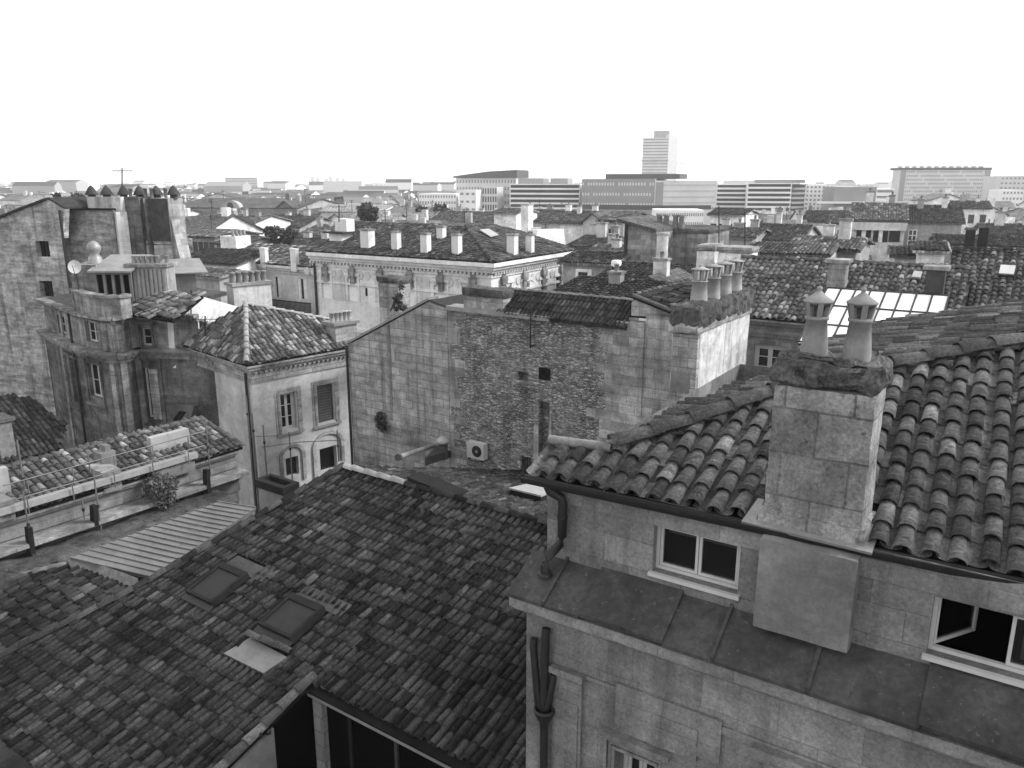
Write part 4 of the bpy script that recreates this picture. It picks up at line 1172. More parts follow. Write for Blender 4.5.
# fluted chimney block
Yc = plan[3][1] + 1.5
p0, p1 = hy(130, 290, Yc), hy(168, 290, Yc)
WK = Wall(p0, p1 - p0); Lk = np.linalg.norm((p1 - p0)[:2]); zk0, zk1 = hy(148, 309, Yc)[2], hy(148, 267, Yc)[2]
mb = MB(); mb.box(WK, 0, Lk, zk0 - .6, zk1, -1.0, 0)
for k in range(9): mb.box(WK, Lk * (k + .2) / 9, Lk * (k + .8) / 9, zk0 - .3, zk1 - .1, 0, .06)
ck = mb.build('fluted_chimney', mat_stone('streaked_render', .3, None, 0, 0, .6, .4, .07, bumpk=.3), E2)
mb = MB(); mb.box(WK, -.12, Lk + .12, zk1, zk1 + .14, -1.12, .12); mb.build('chimney_cap', M['pier'], ck)
for k in range(8):
    if k == 6: continue
    mb = MB(); mb.lathe(WK.P(Lk * (k + .5) / 8, zk1 + .14, -.5), [(.11, 0), (.09, .3), (.105, .31), (.105, .36), (.08, .36), (.08, .2), (.001, .2)], 10); mb.build('chimney_pot', M['pot2'], ck)
# glazed loggia
Yl = plan[5][1] + 2.2
p0, p1 = hy(96, 285, Yl), hy(131, 287, Yl); WLg = Wall(p0, p1 - p0); Ll = np.linalg.norm((p1 - p0)[:2]); zl0, zl1 = zu2 + .1, hy(112, 272, Yl)[2]
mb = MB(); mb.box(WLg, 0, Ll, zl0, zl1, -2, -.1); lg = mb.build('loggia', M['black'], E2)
mb = MB()
for k in range(5): mb.box(WLg, Ll * k / 4 - .06, Ll * k / 4 + .06, zl0, zl1, -.1, 0)
mb.box(WLg, 0, Ll, zl1 - .12, zl1, -.1, .01); mb.build('loggia_posts', M['plaster'], lg)
mb = MB(); mb.prism([WLg.P(-.2, zl1, .3), WLg.P(Ll + .2, zl1, .3), WLg.P(Ll + .2, zl1 + .55, -2.2), WLg.P(-.2, zl1 + .55, -2.2)], ZUP * .08); mb.build('loggia_roof', M['zincl'], lg)
mb = MB(); mb.box(WLg, -1.3, -.05, zl0, zl1 + .3, -2, -.3); mb.build('side_wall', sooty2, E2)
mb = MB(); mb.lathe(WLg.P(-.4, zl1 + .3, -1), [(.35, 0), (.3, .3), (.18, .45), (.3, .6), (.32, .8), (.2, 1.0), (.001, 1.1)], 12); mb.build('cowl', M['zincl'], E2)
p0, p1 = hy(168, 280, Yl + 3), hy(196, 280, Yl + 3.5); w = Wall(p0, p1 - p0); L = np.linalg.norm((p1 - p0)[:2])
mb = MB(); mb.box(w, 0, L, zu2, hy(180, 274, Yl + 3)[2], -2, 0); ln_ = mb.build('roof_room', M['plaster'], E2)
mb = MB(); z = hy(180, 274, Yl + 3)[2]; mb.prism([w.P(-.5, z, .3), w.P(L + .6, z, .3), w.P(L + .3, z + .5, -2.2), w.P(-.2, z + .5, -2.2)], ZUP * .06); mb.build('roof_sheet', M['zincl'], ln_)
# satellite dish
pd = hy(75, 267, Yl - .3)
DI = thing('satellite_dish', 'white satellite dish on a thin mast above the curved house', 'satellite dish', V3(pd[0], pd[1], zu2 + .1))
mb = MB()
ax = unit(V3(.3, -1, .25)); a_ = unit(np.cross(ax, ZUP)); b_ = np.cross(a_, ax)
rings = [(0.02, .0), (.14, .02), (.23, .05), (.29, .08)]
vs = []; 
for r, dd in rings:
    for k in range(16): th = 2 * math.pi * k / 16; vs.append(pd + a_ * math.cos(th) * r + b_ * math.sin(th) * r * 1.1 + ax * dd)
fs = [(i * 16 + k, i * 16 + (k + 1) % 16, (i + 1) * 16 + (k + 1) % 16, (i + 1) * 16 + k) for i in range(3) for k in range(16)]
mb.add(vs, fs, True); mb.add([v - ax * .02 for v in vs], [f[::-1] for f in fs], True); mb.build('dish', M['frame'], DI)
mb = MB(); mb.tube([V3(pd[0], pd[1] + .05, zu2 + .1), V3(pd[0], pd[1] + .05, pd[2] + .1)], .03, 6); mb.tube([pd - b_ * .4 + ax * .1, pd + ax * .5], .015, 5); mb.build('mast', M['zinc'], DI)

# ================================================================== F: tall party walls at the far left
WFa = Wall(hy(40, 260, 46), dirvp(-2600))
F_ = thing('gabled_house', 'tall blank weathered gable wall with two dark square windows at the left edge', 'house', V3(WFa.hit(20, 300)[0], WFa.hit(20, 300)[1] + 1, 0))
fstone = mat_stone('streaky_party_wall', .33, (.75, .36), .006, .14, .75, .8, .05, .75, fine=.4, hstr=.4)
fl0 = WFa.uz(-45, 260)[0]; fl1 = WFa.uz(66, 260)[0]
h1 = prect(WFa, 36, 49.5, 241, 257); h2 = prect(WFa, 40, 53, 281, 297)
a, b = min(fl0, fl1), max(fl0, fl1)
zsh = WFa.uz(64, 210)[1]
zle = WFa.uz(-45, 236)[1]
zmid = zle
mb = MB(); mb.wallrect(WFa, a, b, 0, zmid, [h1, h2], .4)
P4 = [WFa.P(fl0, zmid), WFa.P(fl1, zmid), WFa.hit(64, 208), WFa.hit(48, 198.5)]
mb.prism(P4, -WFa.n * .4)
mb.build('gable_wall', fstone, F_)
for h in (h1, h2):
    mb = MB(); mb.box(WFa, h[0], h[1], h[2], h[3], -.38, -.34); wn_ = mb.build('window', M['glass'], F_)
    mb = MB()
    for k in (1, 2, 3): uu = h[0] + (h[1] - h[0]) * k / 4; mb.box(WFa, uu - .03, uu + .03, h[2], h[3], -.34, -.3)
    mb.build('window_bars', M['dark'], wn_)
gp = WFa.hit(48, 198.5); ge = WFa.P(fl0, zmid); gr = WFa.hit(64, 208)
mb = MB(); mb.prism([gp + ZUP * .06 + WFa.n * .15, ge + ZUP * .06 + WFa.n * .15, ge + ZUP * .06 - WFa.n * 4, gp + ZUP * .06 - WFa.n * 4], -ZUP * .12)
mb.prism([gp + ZUP * .06, gr + ZUP * .06, gr - WFa.n * 4 + ZUP * .06, gp - WFa.n * 4 + ZUP * .06], -ZUP * .12); mb.build('roof', M['tileC'], F_)
mb = MB(); mb.tube([WFa.P(fl1 - .1, 2, .1), WFa.P(fl1 - .1, zsh, .1)], .07, 6); mb.build('drainpipe', M['iron'], F_)
WF2 = Wall(hy(66, 260, 47.2), dirvp(-2600))
F2 = thing('chimney_house', 'house end with two tall chimney slabs carrying a row of six hooded pots', 'house', V3(WF2.hit(120, 260)[0], WF2.hit(120, 260)[1] + 1, 0))
mb = MB(); r = prect(WF2, 65, 118, 210, 300); mb.box(WF2, r[0], r[1], 0, r[3], -.5, 0); mb.build('wall', fstone, F2)
mb = MB(); mb.box(WF2, r[0], r[1], r[3], r[3] + .1, -.6, .1); mb.build('coping', M['dark'], F2)
cs = WF2.hit(118, 230); w3 = Wall(cs, dirvp(1100)); 
mb = MB(); L = w3.uz(131, 235)[0]; mb.box(w3, 0.0, L, 0, WF2.uz(118, 212)[1], -.4, 0); mb.build('whitewashed_side', mat_stone('side_wash', .6, (.6, .3), .01, .1, .4, .3, .2, .85), F2)
WS = Wall(hy(150, 230, 46.6), dirvp(-2600))
slabm = mat_stone('slab_stone', .32, (.7, .36), .008, .25, .6, .6, .05, .7)
zs = WS.uz(150, 198)[1]
for x0, x1 in ((132, 148.5), (154, 172.5)):
    rr = prect(WS, x0, x1, 198, 300); mb = MB(); lumpy(mb, WS, rr[0], rr[1], 6, zs - 2.6, -1.4, 0, .35, .03, x0); lumpy(mb, WS, rr[0] - .0, rr[1], zs - 2.6, zs, -1.4, .0, .3, .02, x1)
    k = mb.build('chimney', slabm, F2)
    mb = MB(); mb.box(WS, rr[0] - .01, rr[1] + .01, zs - 2.4, zs - .02, .0, .05); mb.build('slate_facing', M['zinc'], k)
rr = prect(WS, 148.5, 154, 198, 300); mb = MB(); mb.box(WS, rr[0], rr[1], 6, zs - .3, -1.2, -.7); mb.build('wall_recess', M['pier'], F2)
mb = MB(); rr = prect(WS, 172, 174, 225, 300); bb = WS.uz(180, 262)[0]
mb.prism([WS.P(rr[0], zs - 1.2, -.1), WS.P(bb, WS.uz(180, 262)[1], -.1), WS.P(bb, 4, -.1), WS.P(rr[0], 4, -.1)], -WS.n * 1.0); mb.build('buttress', slabm, F2)
mb = MB(); rr = prect(WF2, 84, 117, 197, 209); mb.box(WF2, rr[0], rr[1], rr[2] - .4, rr[3], -1.2, -.25); lw = mb.build('pot_wall', M['white'], F2)
mb = MB(); rr2 = prect(WF2, 117, 132, 197, 215); mb.box(WF2, rr2[0], rr2[1], 6, rr2[3], -1.6, -.6); mb.build('chimney', sooty, F2)
for px in (92, 107, 124, 140, 157, 174):
    w = (WF2.off(-.7) if px < 120 else WS.off(-.7)); b_ = w.hit(px, 197)
    mb = MB(); mb.lathe(b_ - ZUP * .1, [(.22, 0), (.2, .25), (.001, .25)], 10)
    mb.lathe(b_, [(.001, .1), (.36, .12), (.36, .15), (.17, .5), (.05, .64), (.001, .66)], 12); mb.build('hooded_pot', M['zinc'], F2)
for px, py in ((131, 195), (146, 195), (152, 195), (166, 195)):
    w = WS.off(-.3); b_ = w.hit(px, 198); mb = MB(); mb.lathe(b_, [(.1, -.1), (.1, .5), (.13, .5), (.13, .56), (.001, .56)], 8); mb.build('chimney_pot', M['pot'], F2)
# ================================================================== G: terrace building with pale parapets, lower left
aG = dirvp(1130)
zG = CZ - 9.75
OG = hz(152, 474, zG)
dnG = V3(aG[1], -aG[0], 0)                     # downslope, towards lower right
SGt = Slope(OG, aG, -dnG, .34)
G_ = thing('terrace_house', 'long low building with a strip of pale tiles, white parapets and a long rail', 'house', V3(OG[0], OG[1], 0))
ga_, gb_ = SGt.uv(0, 470), SGt.uv(200, 419)
vG = (ga_[1] + gb_[1]) / 2
uL, uR = SGt.uv(-70, 530)[0], SGt.uv(243, 447)[0]
polyT = [(uL, 0), (uR, 0), (gb_[0], vG), (uL, vG)]
tileG = mat_tile('pale_clay_tile', .035, .12, .26, .15, .5)
mb = MB(); mb.prism([SGt.P(u, v, -.01) for u, v in polyT], -SGt.n * .1); mb.build('roof', M['felt'], G_)
tiles('roof_tiles', tileG, SGt, polyT, G_, .23, .36, 5, 1.4, True, rfac=.46)
mb = MB(); ridge_tiles(mb, SGt.P(uL, vG, .03), SGt.P(gb_[0], vG, .03), .11, .42); mb.build('ridge_tiles', M['ridge'], G_)
mb = MB(); ridge_tiles(mb, SGt.P(gb_[0], vG, .03), SGt.P(uR, 0, .03), .12, .42); mb.build('verge_tiles', M['ridge'], G_)
WGt = Wall(OG + SGt.h * .25, aG, dnG)
mb = MB(); mb.box(WGt, uL, uR - .2, 0, zG - .1, -.3, 0)
mb.box(WGt, uL, gb_[0], 0, SGt.P(0, vG)[2] - .15, -vG - .1, -vG + .2); mb.build('wall', M['plaster'], G_)
profG = [(-1.75, -1.25, .06), (-1.25, -1.1, .22), (-1.1, -.95, .42), (-.80, -.55, .05), (-.3, -.2, .12), (-.2, -.08, .2)]
mb = MB()
for za, zb2, d in profG: mb.box(WGt, uL, uR - .15, zG + za, zG + zb2, -.1, d)
mb.build('cornice_ledges', M['stoneF'], G_)
mb = MB(); mb.box(WGt, uL, uR - .1, zG - .97, zG - .85, 0, .75); mb.build('stone_shelf', M['pier'], G_)
# white parapet blocks standing through the tiles
whiteG = mat_stone('parapet_wash', .30, None, 0, 0, .35, .35, .15, bumpk=.2, fine=.1)
def gblock(x0, x1, ytop, ybot, d0, d1, mat, name='parapet'):
    w = WGt.off(d1); r = prect(w, x0, x1, ytop, ybot)
    mb = MB(); lumpy(mb, w, r[0], r[1], r[2], r[3], d0 - d1, 0, .3, .012, x0); return mb.build(name, mat, G_), w, r
gblock(151, 191, 433, 462, -1.0, -.72, whiteG)
gblock(152, 196, 462, 477, -1.0, .3, M['plaster'])
gblock(102, 117, 452, 470, -1.2, -.6, M['plaster'], 'small_chimney')
gblock(103, 122, 470, 492, -.9, .25, M['pier'], 'chimney_foot')
gblock(-20, 11, 470, 500, -1.0, -.72, whiteG)
gblock(-20, 16, 503, 524, -1.0, .3, M['plaster'])
gblock(105, 111, 445, 453, -1.0, -.7, M['plaster'], 'chimney_neck')
wb = WGt.off(.42); 
mb = MB(); b0, b1 = wb.uz(-25, 517), wb.uz(198, 454); mb.box(wb, b0[0], b1[0], b1[1] - .14, b1[1] + .06, -.22, 0)
mb.build('long_rail', mat_plain('bleached_beam', .24, .7, .15, .3), G_)
for px, py0, py1 in ((95, 506, 527), (208, 470, 497), (30, 528, 556)):
    w = WGt.off(.80); uu, zt = w.uz(px, py0); z_b = w.uz(px, py1)[1]
    mb = MB(); mb.prism([w.P(uu - .07, z_b, -.35), w.P(uu - .07, z_b, -.05), w.P(uu - .07, zt, .0), w.P(uu - .07, zt, -.22)], w.u * .14); mb.build('dark_bracket', M['dark'], G_)
for px, y0, y1, dep in ((17, 440, 520, -.6), (23, 492, 560, .7), (88, 455, 512, -.4), (93, 470, 545, .7), (205, 418, 478, .3), (142, 488, 505, .6), (82, 500, 520, .6)):
    w = WGt.off(dep); uu, zt = w.uz(px, y0); z_b = w.uz(px, y1)[1]
    P_ = thing('scaffold_pole', {17: 'thin pole rising past the left parapet block of the terrace', 23: 'thin pole at the far left before the stone shelf', 88: 'thin pole left of the small central chimney on the terrace', 93: 'tall thin pole standing at the dark bracket left of centre', 205: 'thin pole at the right end of the long pale rail', 142: 'short thin pole below the rail beside the bushy plant', 82: 'short thin pole just below the rail at left'}[px], 'pole', w.P(uu, z_b), 'scaffold poles along the terrace')
    mb = MB(); mb.tube([w.P(uu, z_b), w.P(uu, zt)], .026, 6); mb.build('tube', M['metal'], P_)
    mb = MB(); mb.tube([w.P(uu, (z_b + zt) / 2 - .05), w.P(uu, (z_b + zt) / 2 + .05)], .045, 6); mb.build('clamp', M['iron'], P_)
# taller poles and rails in front of the corner house
polesE = []
for px, y0, y1, lab in ((246, 396, 500, 'tall scaffold pole nearest the corner of the pyramid roofed house'), (252, 413, 545, 'scaffold pole standing by the dark planter'), (263, 425, 478, 'thin scaffold pole in front of the pale corner house wall'), (289, 432, 500, 'scaffold pole in front of the left arch'), (337, 430, 462, 'scaffold pole between right arch and party wall')):
    w = W_r.off(1.6); uu, zt = w.uz(px, y0); z_b = w.uz(px, y1)[1]
    P_ = thing('scaffold_pole', lab, 'pole', w.P(uu, z_b - 1), 'scaffold poles at the corner house')
    mb = MB(); mb.tube([w.P(uu, z_b - 1), w.P(uu, zt)], .03, 6); mb.build('tube', M['metal'], P_)
    mb = MB(); mb.tube([w.P(uu, zt - .8), w.P(uu, zt - .7)], .05, 6); mb.build('clamp', M['iron'], P_); polesE.append(w.P(uu, zt))
w = W_r.off(1.6)
RA = thing('scaffold_rail', 'thin horizontal scaffold rail across the foot of the corner house', 'rail', w.hit(250, 440))
mb = MB(); mb.tube([w.hit(248, 437), w.hit(268, 436), w.hit(300, 434)], .02, 5); mb.build('tube', M['metal'], RA)
mb = MB(); mb.tube([w.hit(262, 447), w.hit(300, 442), w.hit(345, 440)], .02, 5); mb.build('tube', M['metal'], RA)
for dep, y0, y1, lab in ((-.3, 480, 436, 'upper thin rail running along the terrace above the long beam'), (.5, 500, 448, 'lower thin rail running along the terrace beside the long beam')):
    w = WGt.off(dep); p, q = w.hit(2, y0), w.hit(205, y1); q[2] = p[2] = (p[2] + q[2]) / 2
    RB = thing('terrace_rail', lab, 'rail', p); mb = MB(); mb.tube([p, q], .022, 5); mb.build('tube', M['metal'], RB)
    for k in range(5): mb = MB(); c_ = p + (q - p) * (k + .5) / 5; mb.tube([c_ - ZUP * .55, c_], .02, 5); mb.build('upright', M['metal'], RB)
# bushy plant on the ledge
pp = WGt.off(.7).hit(163, 506)
PL = thing('bushy_plant', 'bushy dry plant growing on the stone shelf of the terrace', 'plant', pp)
mb = MB(); leaves(mb, pp + ZUP * .75, .62, .5, .42, 900, .06, 3); leaves(mb, pp + ZUP * .3 + V3(.1, -.1, 0), .5, .35, .3, 300, .06, 4); mb.build('foliage', M['leaf2'], PL)
mb = MB()
for k in range(14): mb.tube([pp + V3(random.uniform(-.2, .2), 0, -.15), pp + V3(random.uniform(-.55, .55), random.uniform(-.3, .3), random.uniform(.4, .9))], .012, 4)
mb.build('stem', M['dark'], PL)
# ------------------------------------------------ corrugated sheet roof
zH = CZ - 10.4
cs_ = [hz(70, 558, zH + .1), hz(218, 502, zH + .15), hz(256, 508, zH - .1), hz(150, 577, zH - .55)]
H2 = thing('metal_shed', 'low shed roofed in pale ribbed sheet metal beside the dark tile roof', 'shed', V3(cs_[0][0] + 1, cs_[0][1], 0))
mb = MB(); mb.prism(cs_, -ZUP * .08)
nrib = 17
for k in range(nrib + 1):
    t = k / nrib; p, q = cs_[0] + (cs_[1] - cs_[0]) * t, cs_[3] + (cs_[2] - cs_[3]) * t
    a = unit(cs_[1] - cs_[0]) * .02
    mb.prism([p - a, p + a, q + a, q - a], ZUP * .04)
mb.build('ribbed_roof', M['metal'], H2)
mb = MB(); cen = sum(cs_) / 4
low = [c * .92 + cen * .08 for c in cs_]
mb.prism([V3(p[0], p[1], 0) for p in low], ZUP * (zH - .75)); mb.build('wall', M['dark'], H2)
# ------------------------------------------------ dark tiled roof, bottom left
zJ = CZ - 10.9
j0 = hz(66, 566, zJ)
SJ = Slope(j0, dirvp(-675), nB, .26)
J2 = thing('dark_lean_to', 'very dark sagging tile roof at the lower left below the metal shed', 'house', V3(j0[0], j0[1] - 1, 0))
pj = [SJ.uv(*p) for p in ((-30, 592), (66, 566), (137, 591), (120, 640), (0, 720), (-60, 760))]
mb = MB(); mb.prism([SJ.P(u, v, -.01) for u, v in pj], -SJ.n * .1); mb.build('roof', M['felt'], J2)
tiles('roof_tiles', mat_tile('sooty_clay_tile', .014, .055, .12, .07, .5), SJ, pj, J2, .225, .36, 5, 1.5, True)
mb = MB(); ridge_tiles(mb, SJ.hit(-30, 592) + ZUP * .05, SJ.hit(66, 566) + ZUP * .05, .12, .42); mb.build('verge_tiles', M['mortar'], J2)
mb = MB(); mb.prism([SJ.hit(66, 566) + ZUP * .02, SJ.hit(137, 591) + ZUP * .02, SJ.hit(139, 588) + ZUP * .3, SJ.hit(72, 563) + ZUP * .3], -ZUP * .12); mb.build('flashing', M['mortar'], J2)
mb = MB(); mb.prism([V3(p[0], p[1], 0) for p in (SJ.hit(-20, 600), SJ.hit(64, 572), SJ.hit(125, 598), SJ.hit(-50, 740))], ZUP * (zJ - 2.5)); mb.build('wall', M['plaster'], J2)
# debris strip, low wall and planter by the dark roof
w = Wall(hz(60, 552, zH - .4), aG)
LW = thing('yard_wall', 'low crumbling yard wall between the terrace building and metal shed', 'wall', V3(*w.o[:2], 0))
mb = MB(); lumpy(mb, w, w.uz(-40, 585)[0], w.uz(235, 500)[0], zH - 3.0, zH - .55, -1.3, .4, .35, .10, 21, .1); mb.build('masonry', M['moss'], LW)
pc = SB.hit(272, 505)
PB = thing('planter_box', 'dark topped rectangular masonry box at the edge of the dark roof', 'planter', V3(pc[0], pc[1], pc[2] - 1.2))
wp = Wall(hy(273, 500, pc[1] + .7), uB)
r = prect(wp, 259, 284, 491, 512)
mb = MB(); lumpy(mb, wp, r[0], r[1], r[2] - 1, r[3], -.45, 0, .2, .02, 5); mb.build('box', M['plaster'], PB)
mb = MB()
a, b, z = r[0], r[1], r[3]
mb.box(wp, a - .06, b + .06, z, z + .22, -.12, .06); mb.box(wp, a - .06, b + .06, z, z + .22, -.51, -.39); mb.box(wp, a - .06, a + .06, z, z + .22, -.39, -.12); mb.box(wp, b - .06, b + .06, z, z + .22, -.39, -.12); mb.build('dark_rim', M['dark'], PB)
mb = MB(); mb.box(wp, a + .06, b - .06, z + .02, z + .08, -.39, -.12); mb.build('soil', M['felt'], PB)
# dark roof at the extreme left, under the gable wall
SL = Slope(hy(40, 455, 33), aG, dB, .5)
DL = thing('lean_to', 'steep blackened tile roof below the blank gable wall', 'house', V3(SL.o[0], SL.o[1] + 2, 0))
pq = [SL.uv(*p) for p in ((-40, 470), (60, 450), (66, 425), (30, 398), (-40, 392))]
mb = MB(); mb.prism([SL.P(u, v, -.01) for u, v in pq], -SL.n * .1); mb.build('roof', M['felt'], DL)
tiles('roof_tiles', M['tileD'], SL, pq, DL, .22, .36, 5, 1.0, True, rfac=.42)
b_ = SL.hit(3, 450); stack(DL, b_, dirvp(-675), 1.0, .6, b_[2] - 1, hy(3, 420, b_[1])[2], 0, M['mortar'], M['pot'])
mb = MB(); q = [SL.hit(*p) for p in ((-40, 466), (56, 448), (62, 427), (-30, 400))]; mb.prism([V3(p[0], p[1], 0) for p in q], ZUP * (min(p[2] for p in q) - .4)); mb.build('wall', sooty, DL)
# crane-like hoist / hatch next to the curved house
h_ = W_l.off(.9).hit(178, 425)
HT = thing('roof_hatch', 'tilted grey wooden hatch leaning against the curved house wall', 'hatch', h_ - ZUP * 1)
w = W_l.off(.9)
mb = MB(); mb.prism([w.hit(*p) for p in ((161, 427), (176, 404), (194, 406), (190, 420), (176, 431))], -w.n * .25); mb.build('panel', M['metal'], HT)
mb = MB(); mb.prism([w.hit(*p) for p in ((170, 424), (180, 411), (186, 412), (176, 426))], w.n * .04); mb.build('slot', M['dark'], HT)

# ================================================================== I: tile roofs at right, across the courtyard
far = WW.P(Lw, 0, 0)
YI = far[1] + 1.6
dI = dirvp(-800)
OI = hy(775, 320, YI)
SI = Slope(OI, -dI, V3(-dI[1], dI[0], 0) if dI[0] < 0 and -dI[1] > -9 else nA, .36)
SI = Slope(OI, -dI, nA, .36)
I_ = thing('long_roof_house', 'house with a long pale tile roof and moulded cornice across the courtyard', 'house', V3(OI[0] + 3, OI[1] + 3, 0))
rv = (SI.uv(745, 257)[1] + SI.uv(826, 263)[1]) / 2
uI0, uI1 = SI.uv(740, 314)[0], SI.uv(952, 330)[0]
polyI = [(uI0, 0), (uI1, 0), (uI1 + .3, rv), (SI.uv(742, 257)[0], rv)]
tileI = mat_tile('paler_clay_tile', .05, .16, .32, .16, .45)  # paler clay tone for this roof
mb = MB(); mb.prism([SI.P(u, v, -.01) for u, v in polyI], -SI.n * .1)
mb.prism([SI.P(polyI[3][0], rv), SI.P(uI1, rv), SI.P(uI1, rv) + nA * 7 - ZUP * 2.3, SI.P(polyI[3][0], rv) + nA * 7 - ZUP * 2.3], -ZUP * .1)
mb.build('roof', M['felt'], I_)
tiles('roof_tiles', tileI, SI, polyI, I_, .245, .38, 6, 1.3, True, rfac=.42)
mb = MB(); ridge_tiles(mb, SI.P(polyI[3][0], rv, .03), SI.P(uI1, rv, .03), .13, .42); mb.build('ridge_tiles', M['ridge'], I_)
WI = Wall(OI + SI.h * .3, -dI, -SI.h)
zi = OI[2]
wr = prect(WI, 753, 785, 345, 380)
mb = MB(); mb.wallrect(WI, uI0, uI1 + 8, 0, zi - .02, [wr], .2); mb.build('wall', M['stoneA'], I_)
cornice('cornice', M['stoneF'], I_, [(WI, uI0, uI1 + 8)], zi, [(-.75, -.62, .08), (-.62, -.45, .14), (-.45, -.25, .05), (-.25, -.12, .2), (-.12, -.04, .32)])
casement(I_, WI, *wr, -.12, .1, .06, 2, bars=2)
for (x0, x1, y1, y0, pots, mt) in ((826, 843, 263, 292, 0, 'stack'), (923, 940, 270, 304, 0, 'zinc')):
    b_ = SI.hit((x0 + x1) / 2, y0); p, q = hy(x0, 280, b_[1]), hy(x1, 280, b_[1])
    stack(I_, b_ + nA * .3, -dI, np.linalg.norm(q - p), .6, b_[2] - .3, hy((x0 + x1) / 2, y1, b_[1])[2], pots, M[mt], M['pot'], M['pier'])
def sheet(px, S, lift, th, mat, parent, name):
    mb = MB(); mb.prism([S.P(*S.uv(*p), lift) for p in px], S.n * th); return mb.build(name, mat, parent)
RI = thing('roof_light', 'small flat pale roof light left of the dark square chimney', 'skylight', SI.hit(917, 279))
sheet([(911, 281), (920, 282), (922, 276), (914, 275)], SI, .14, .06, M['pvc'], RI, 'pane')
sheet([(910.5, 281.8), (920.5, 282.8), (922.5, 275.4), (913.5, 274.4)], SI, -.03, .17, M['zinc'], RI, 'kerb')
# white glazed skylight
SKp = [SI.uv(827, 297), SI.uv(948, 305)]
GL = thing('glass_roof', 'bright white glazed roof in a grid of dark bars behind the near chimney pots', 'skylight', SI.hit(890, 312))
tg = NT('sky_white_glass', .25, .5); gm = tg.out(.9)  # sky's reflection in the glass is put into its flat white colour
gv1 = (SKp[0][1] + SKp[1][1]) / 2 + .05; gl = 4.6; gv0 = gv1 - gl
gu0, gu1 = SKp[0][0], SKp[1][0]
SI2 = Slope(SI.P(0, gv0, .42), -dI, nA, .345)
mb = MB(); mb.prism([SI2.P(u, v) for u, v in ((gu0, 0), (gu1, 0), (gu1, gl), (gu0, gl))], SI2.n * .02); mb.build('glazing', gm, GL)
mb = MB()
n = 8
for k in range(n + 1):
    u = gu0 + (gu1 - gu0) * k / n; mb.prism([SI2.P(u - .03, 0, .02), SI2.P(u + .03, 0, .02), SI2.P(u + .03, gl, .02), SI2.P(u - .03, gl, .02)], SI2.n * .05)
for v in (.05, 1.5, 3.05, gl - .03): mb.prism([SI2.P(gu0, v - .03, .021), SI2.P(gu1, v - .03, .021), SI2.P(gu1, v + .03, .021), SI2.P(gu0, v + .03, .021)], SI2.n * .045)
mb.build('glazing_bars', M['iron'], GL)
mb = MB(); mb.prism([SI2.P(gu0, .0, -.02), SI2.P(gu1, .0, -.02), SI2.P(gu1, gl, -.02), SI2.P(gu0, gl, -.02)], -ZUP * .4); mb.build('kerb', M['dark'], GL)
# second roof, right
OI2 = hy(985, 322, YI - 1.0)
SI3 = Slope(OI2, -dI, nA, .36)
I2 = thing('tall_roof_house', 'house with a darker steep tile roof and small white roof light at right edge', 'house', V3(OI2[0] + 2, OI2[1] + 3, 0))
rv2 = (SI3.uv(957, 249)[1] + SI3.uv(1024, 253)[1]) / 2
pi = [SI3.uv(944, 330), (SI3.uv(1080, 340)[0], -.8), (SI3.uv(1080, 256)[0], rv2), (SI3.uv(955, 249)[0], rv2)]
tileI2 = mat_tile('grey_clay_tile', .035, .12, .26, .1, .5)
mb = MB(); mb.prism([SI3.P(u, v, -.01) for u, v in pi], -SI3.n * .1); 
mb.prism([SI3.P(*pi[3]), SI3.P(*pi[2]), SI3.P(*pi[2]) + nA * 6 - ZUP * 2, SI3.P(*pi[3]) + nA * 6 - ZUP * 2], -ZUP * .1); mb.build('roof', M['felt'], I2)
tiles('roof_tiles', tileI2, SI3, pi, I2, .255, .38, 6, 1.3, True, rfac=.42)
mb = MB(); ridge_tiles(mb, SI3.P(*pi[3], .03), SI3.P(*pi[2], .03), .13, .42); ridge_tiles(mb, SI3.P(*pi[0], .03), SI3.P(*pi[3], .03), .12, .42); mb.build('ridge_tiles', M['tileC'], I2)
W4 = Wall(SI3.P(pi[0][0] + .15, 0), nA, dI)
z0_ = SI3.P(0, pi[0][1])[2]
mb = MB(); mb.prism([W4.P(-.6, 0), W4.P(12, 0), W4.P(12, SI3.zat(W4.P(6.5, 0)) - 2.0), W4.P(6.3, SI3.zat(W4.P(6.3, 0)) - .2), W4.P(-.6, SI3.zat(W4.P(-.6, 0)) - .15)], -W4.n * .3); mb.build('wall', M['stoneA'], I2)
RW = thing('roof_light', 'small bright white roof light on the darker roof at right edge', 'skylight', SI3.hit(1006, 274))
sheet([(998, 278.5), (1013, 279.5), (1015, 271), (1000, 270)], SI3, .2, .05, M['frame'], RW, 'pane')
sheet([(997.5, 279.5), (1013.5, 280.5), (1015.5, 270.3), (999.5, 269.3)], SI3, -.03, .22, M['dark'], RW, 'kerb')

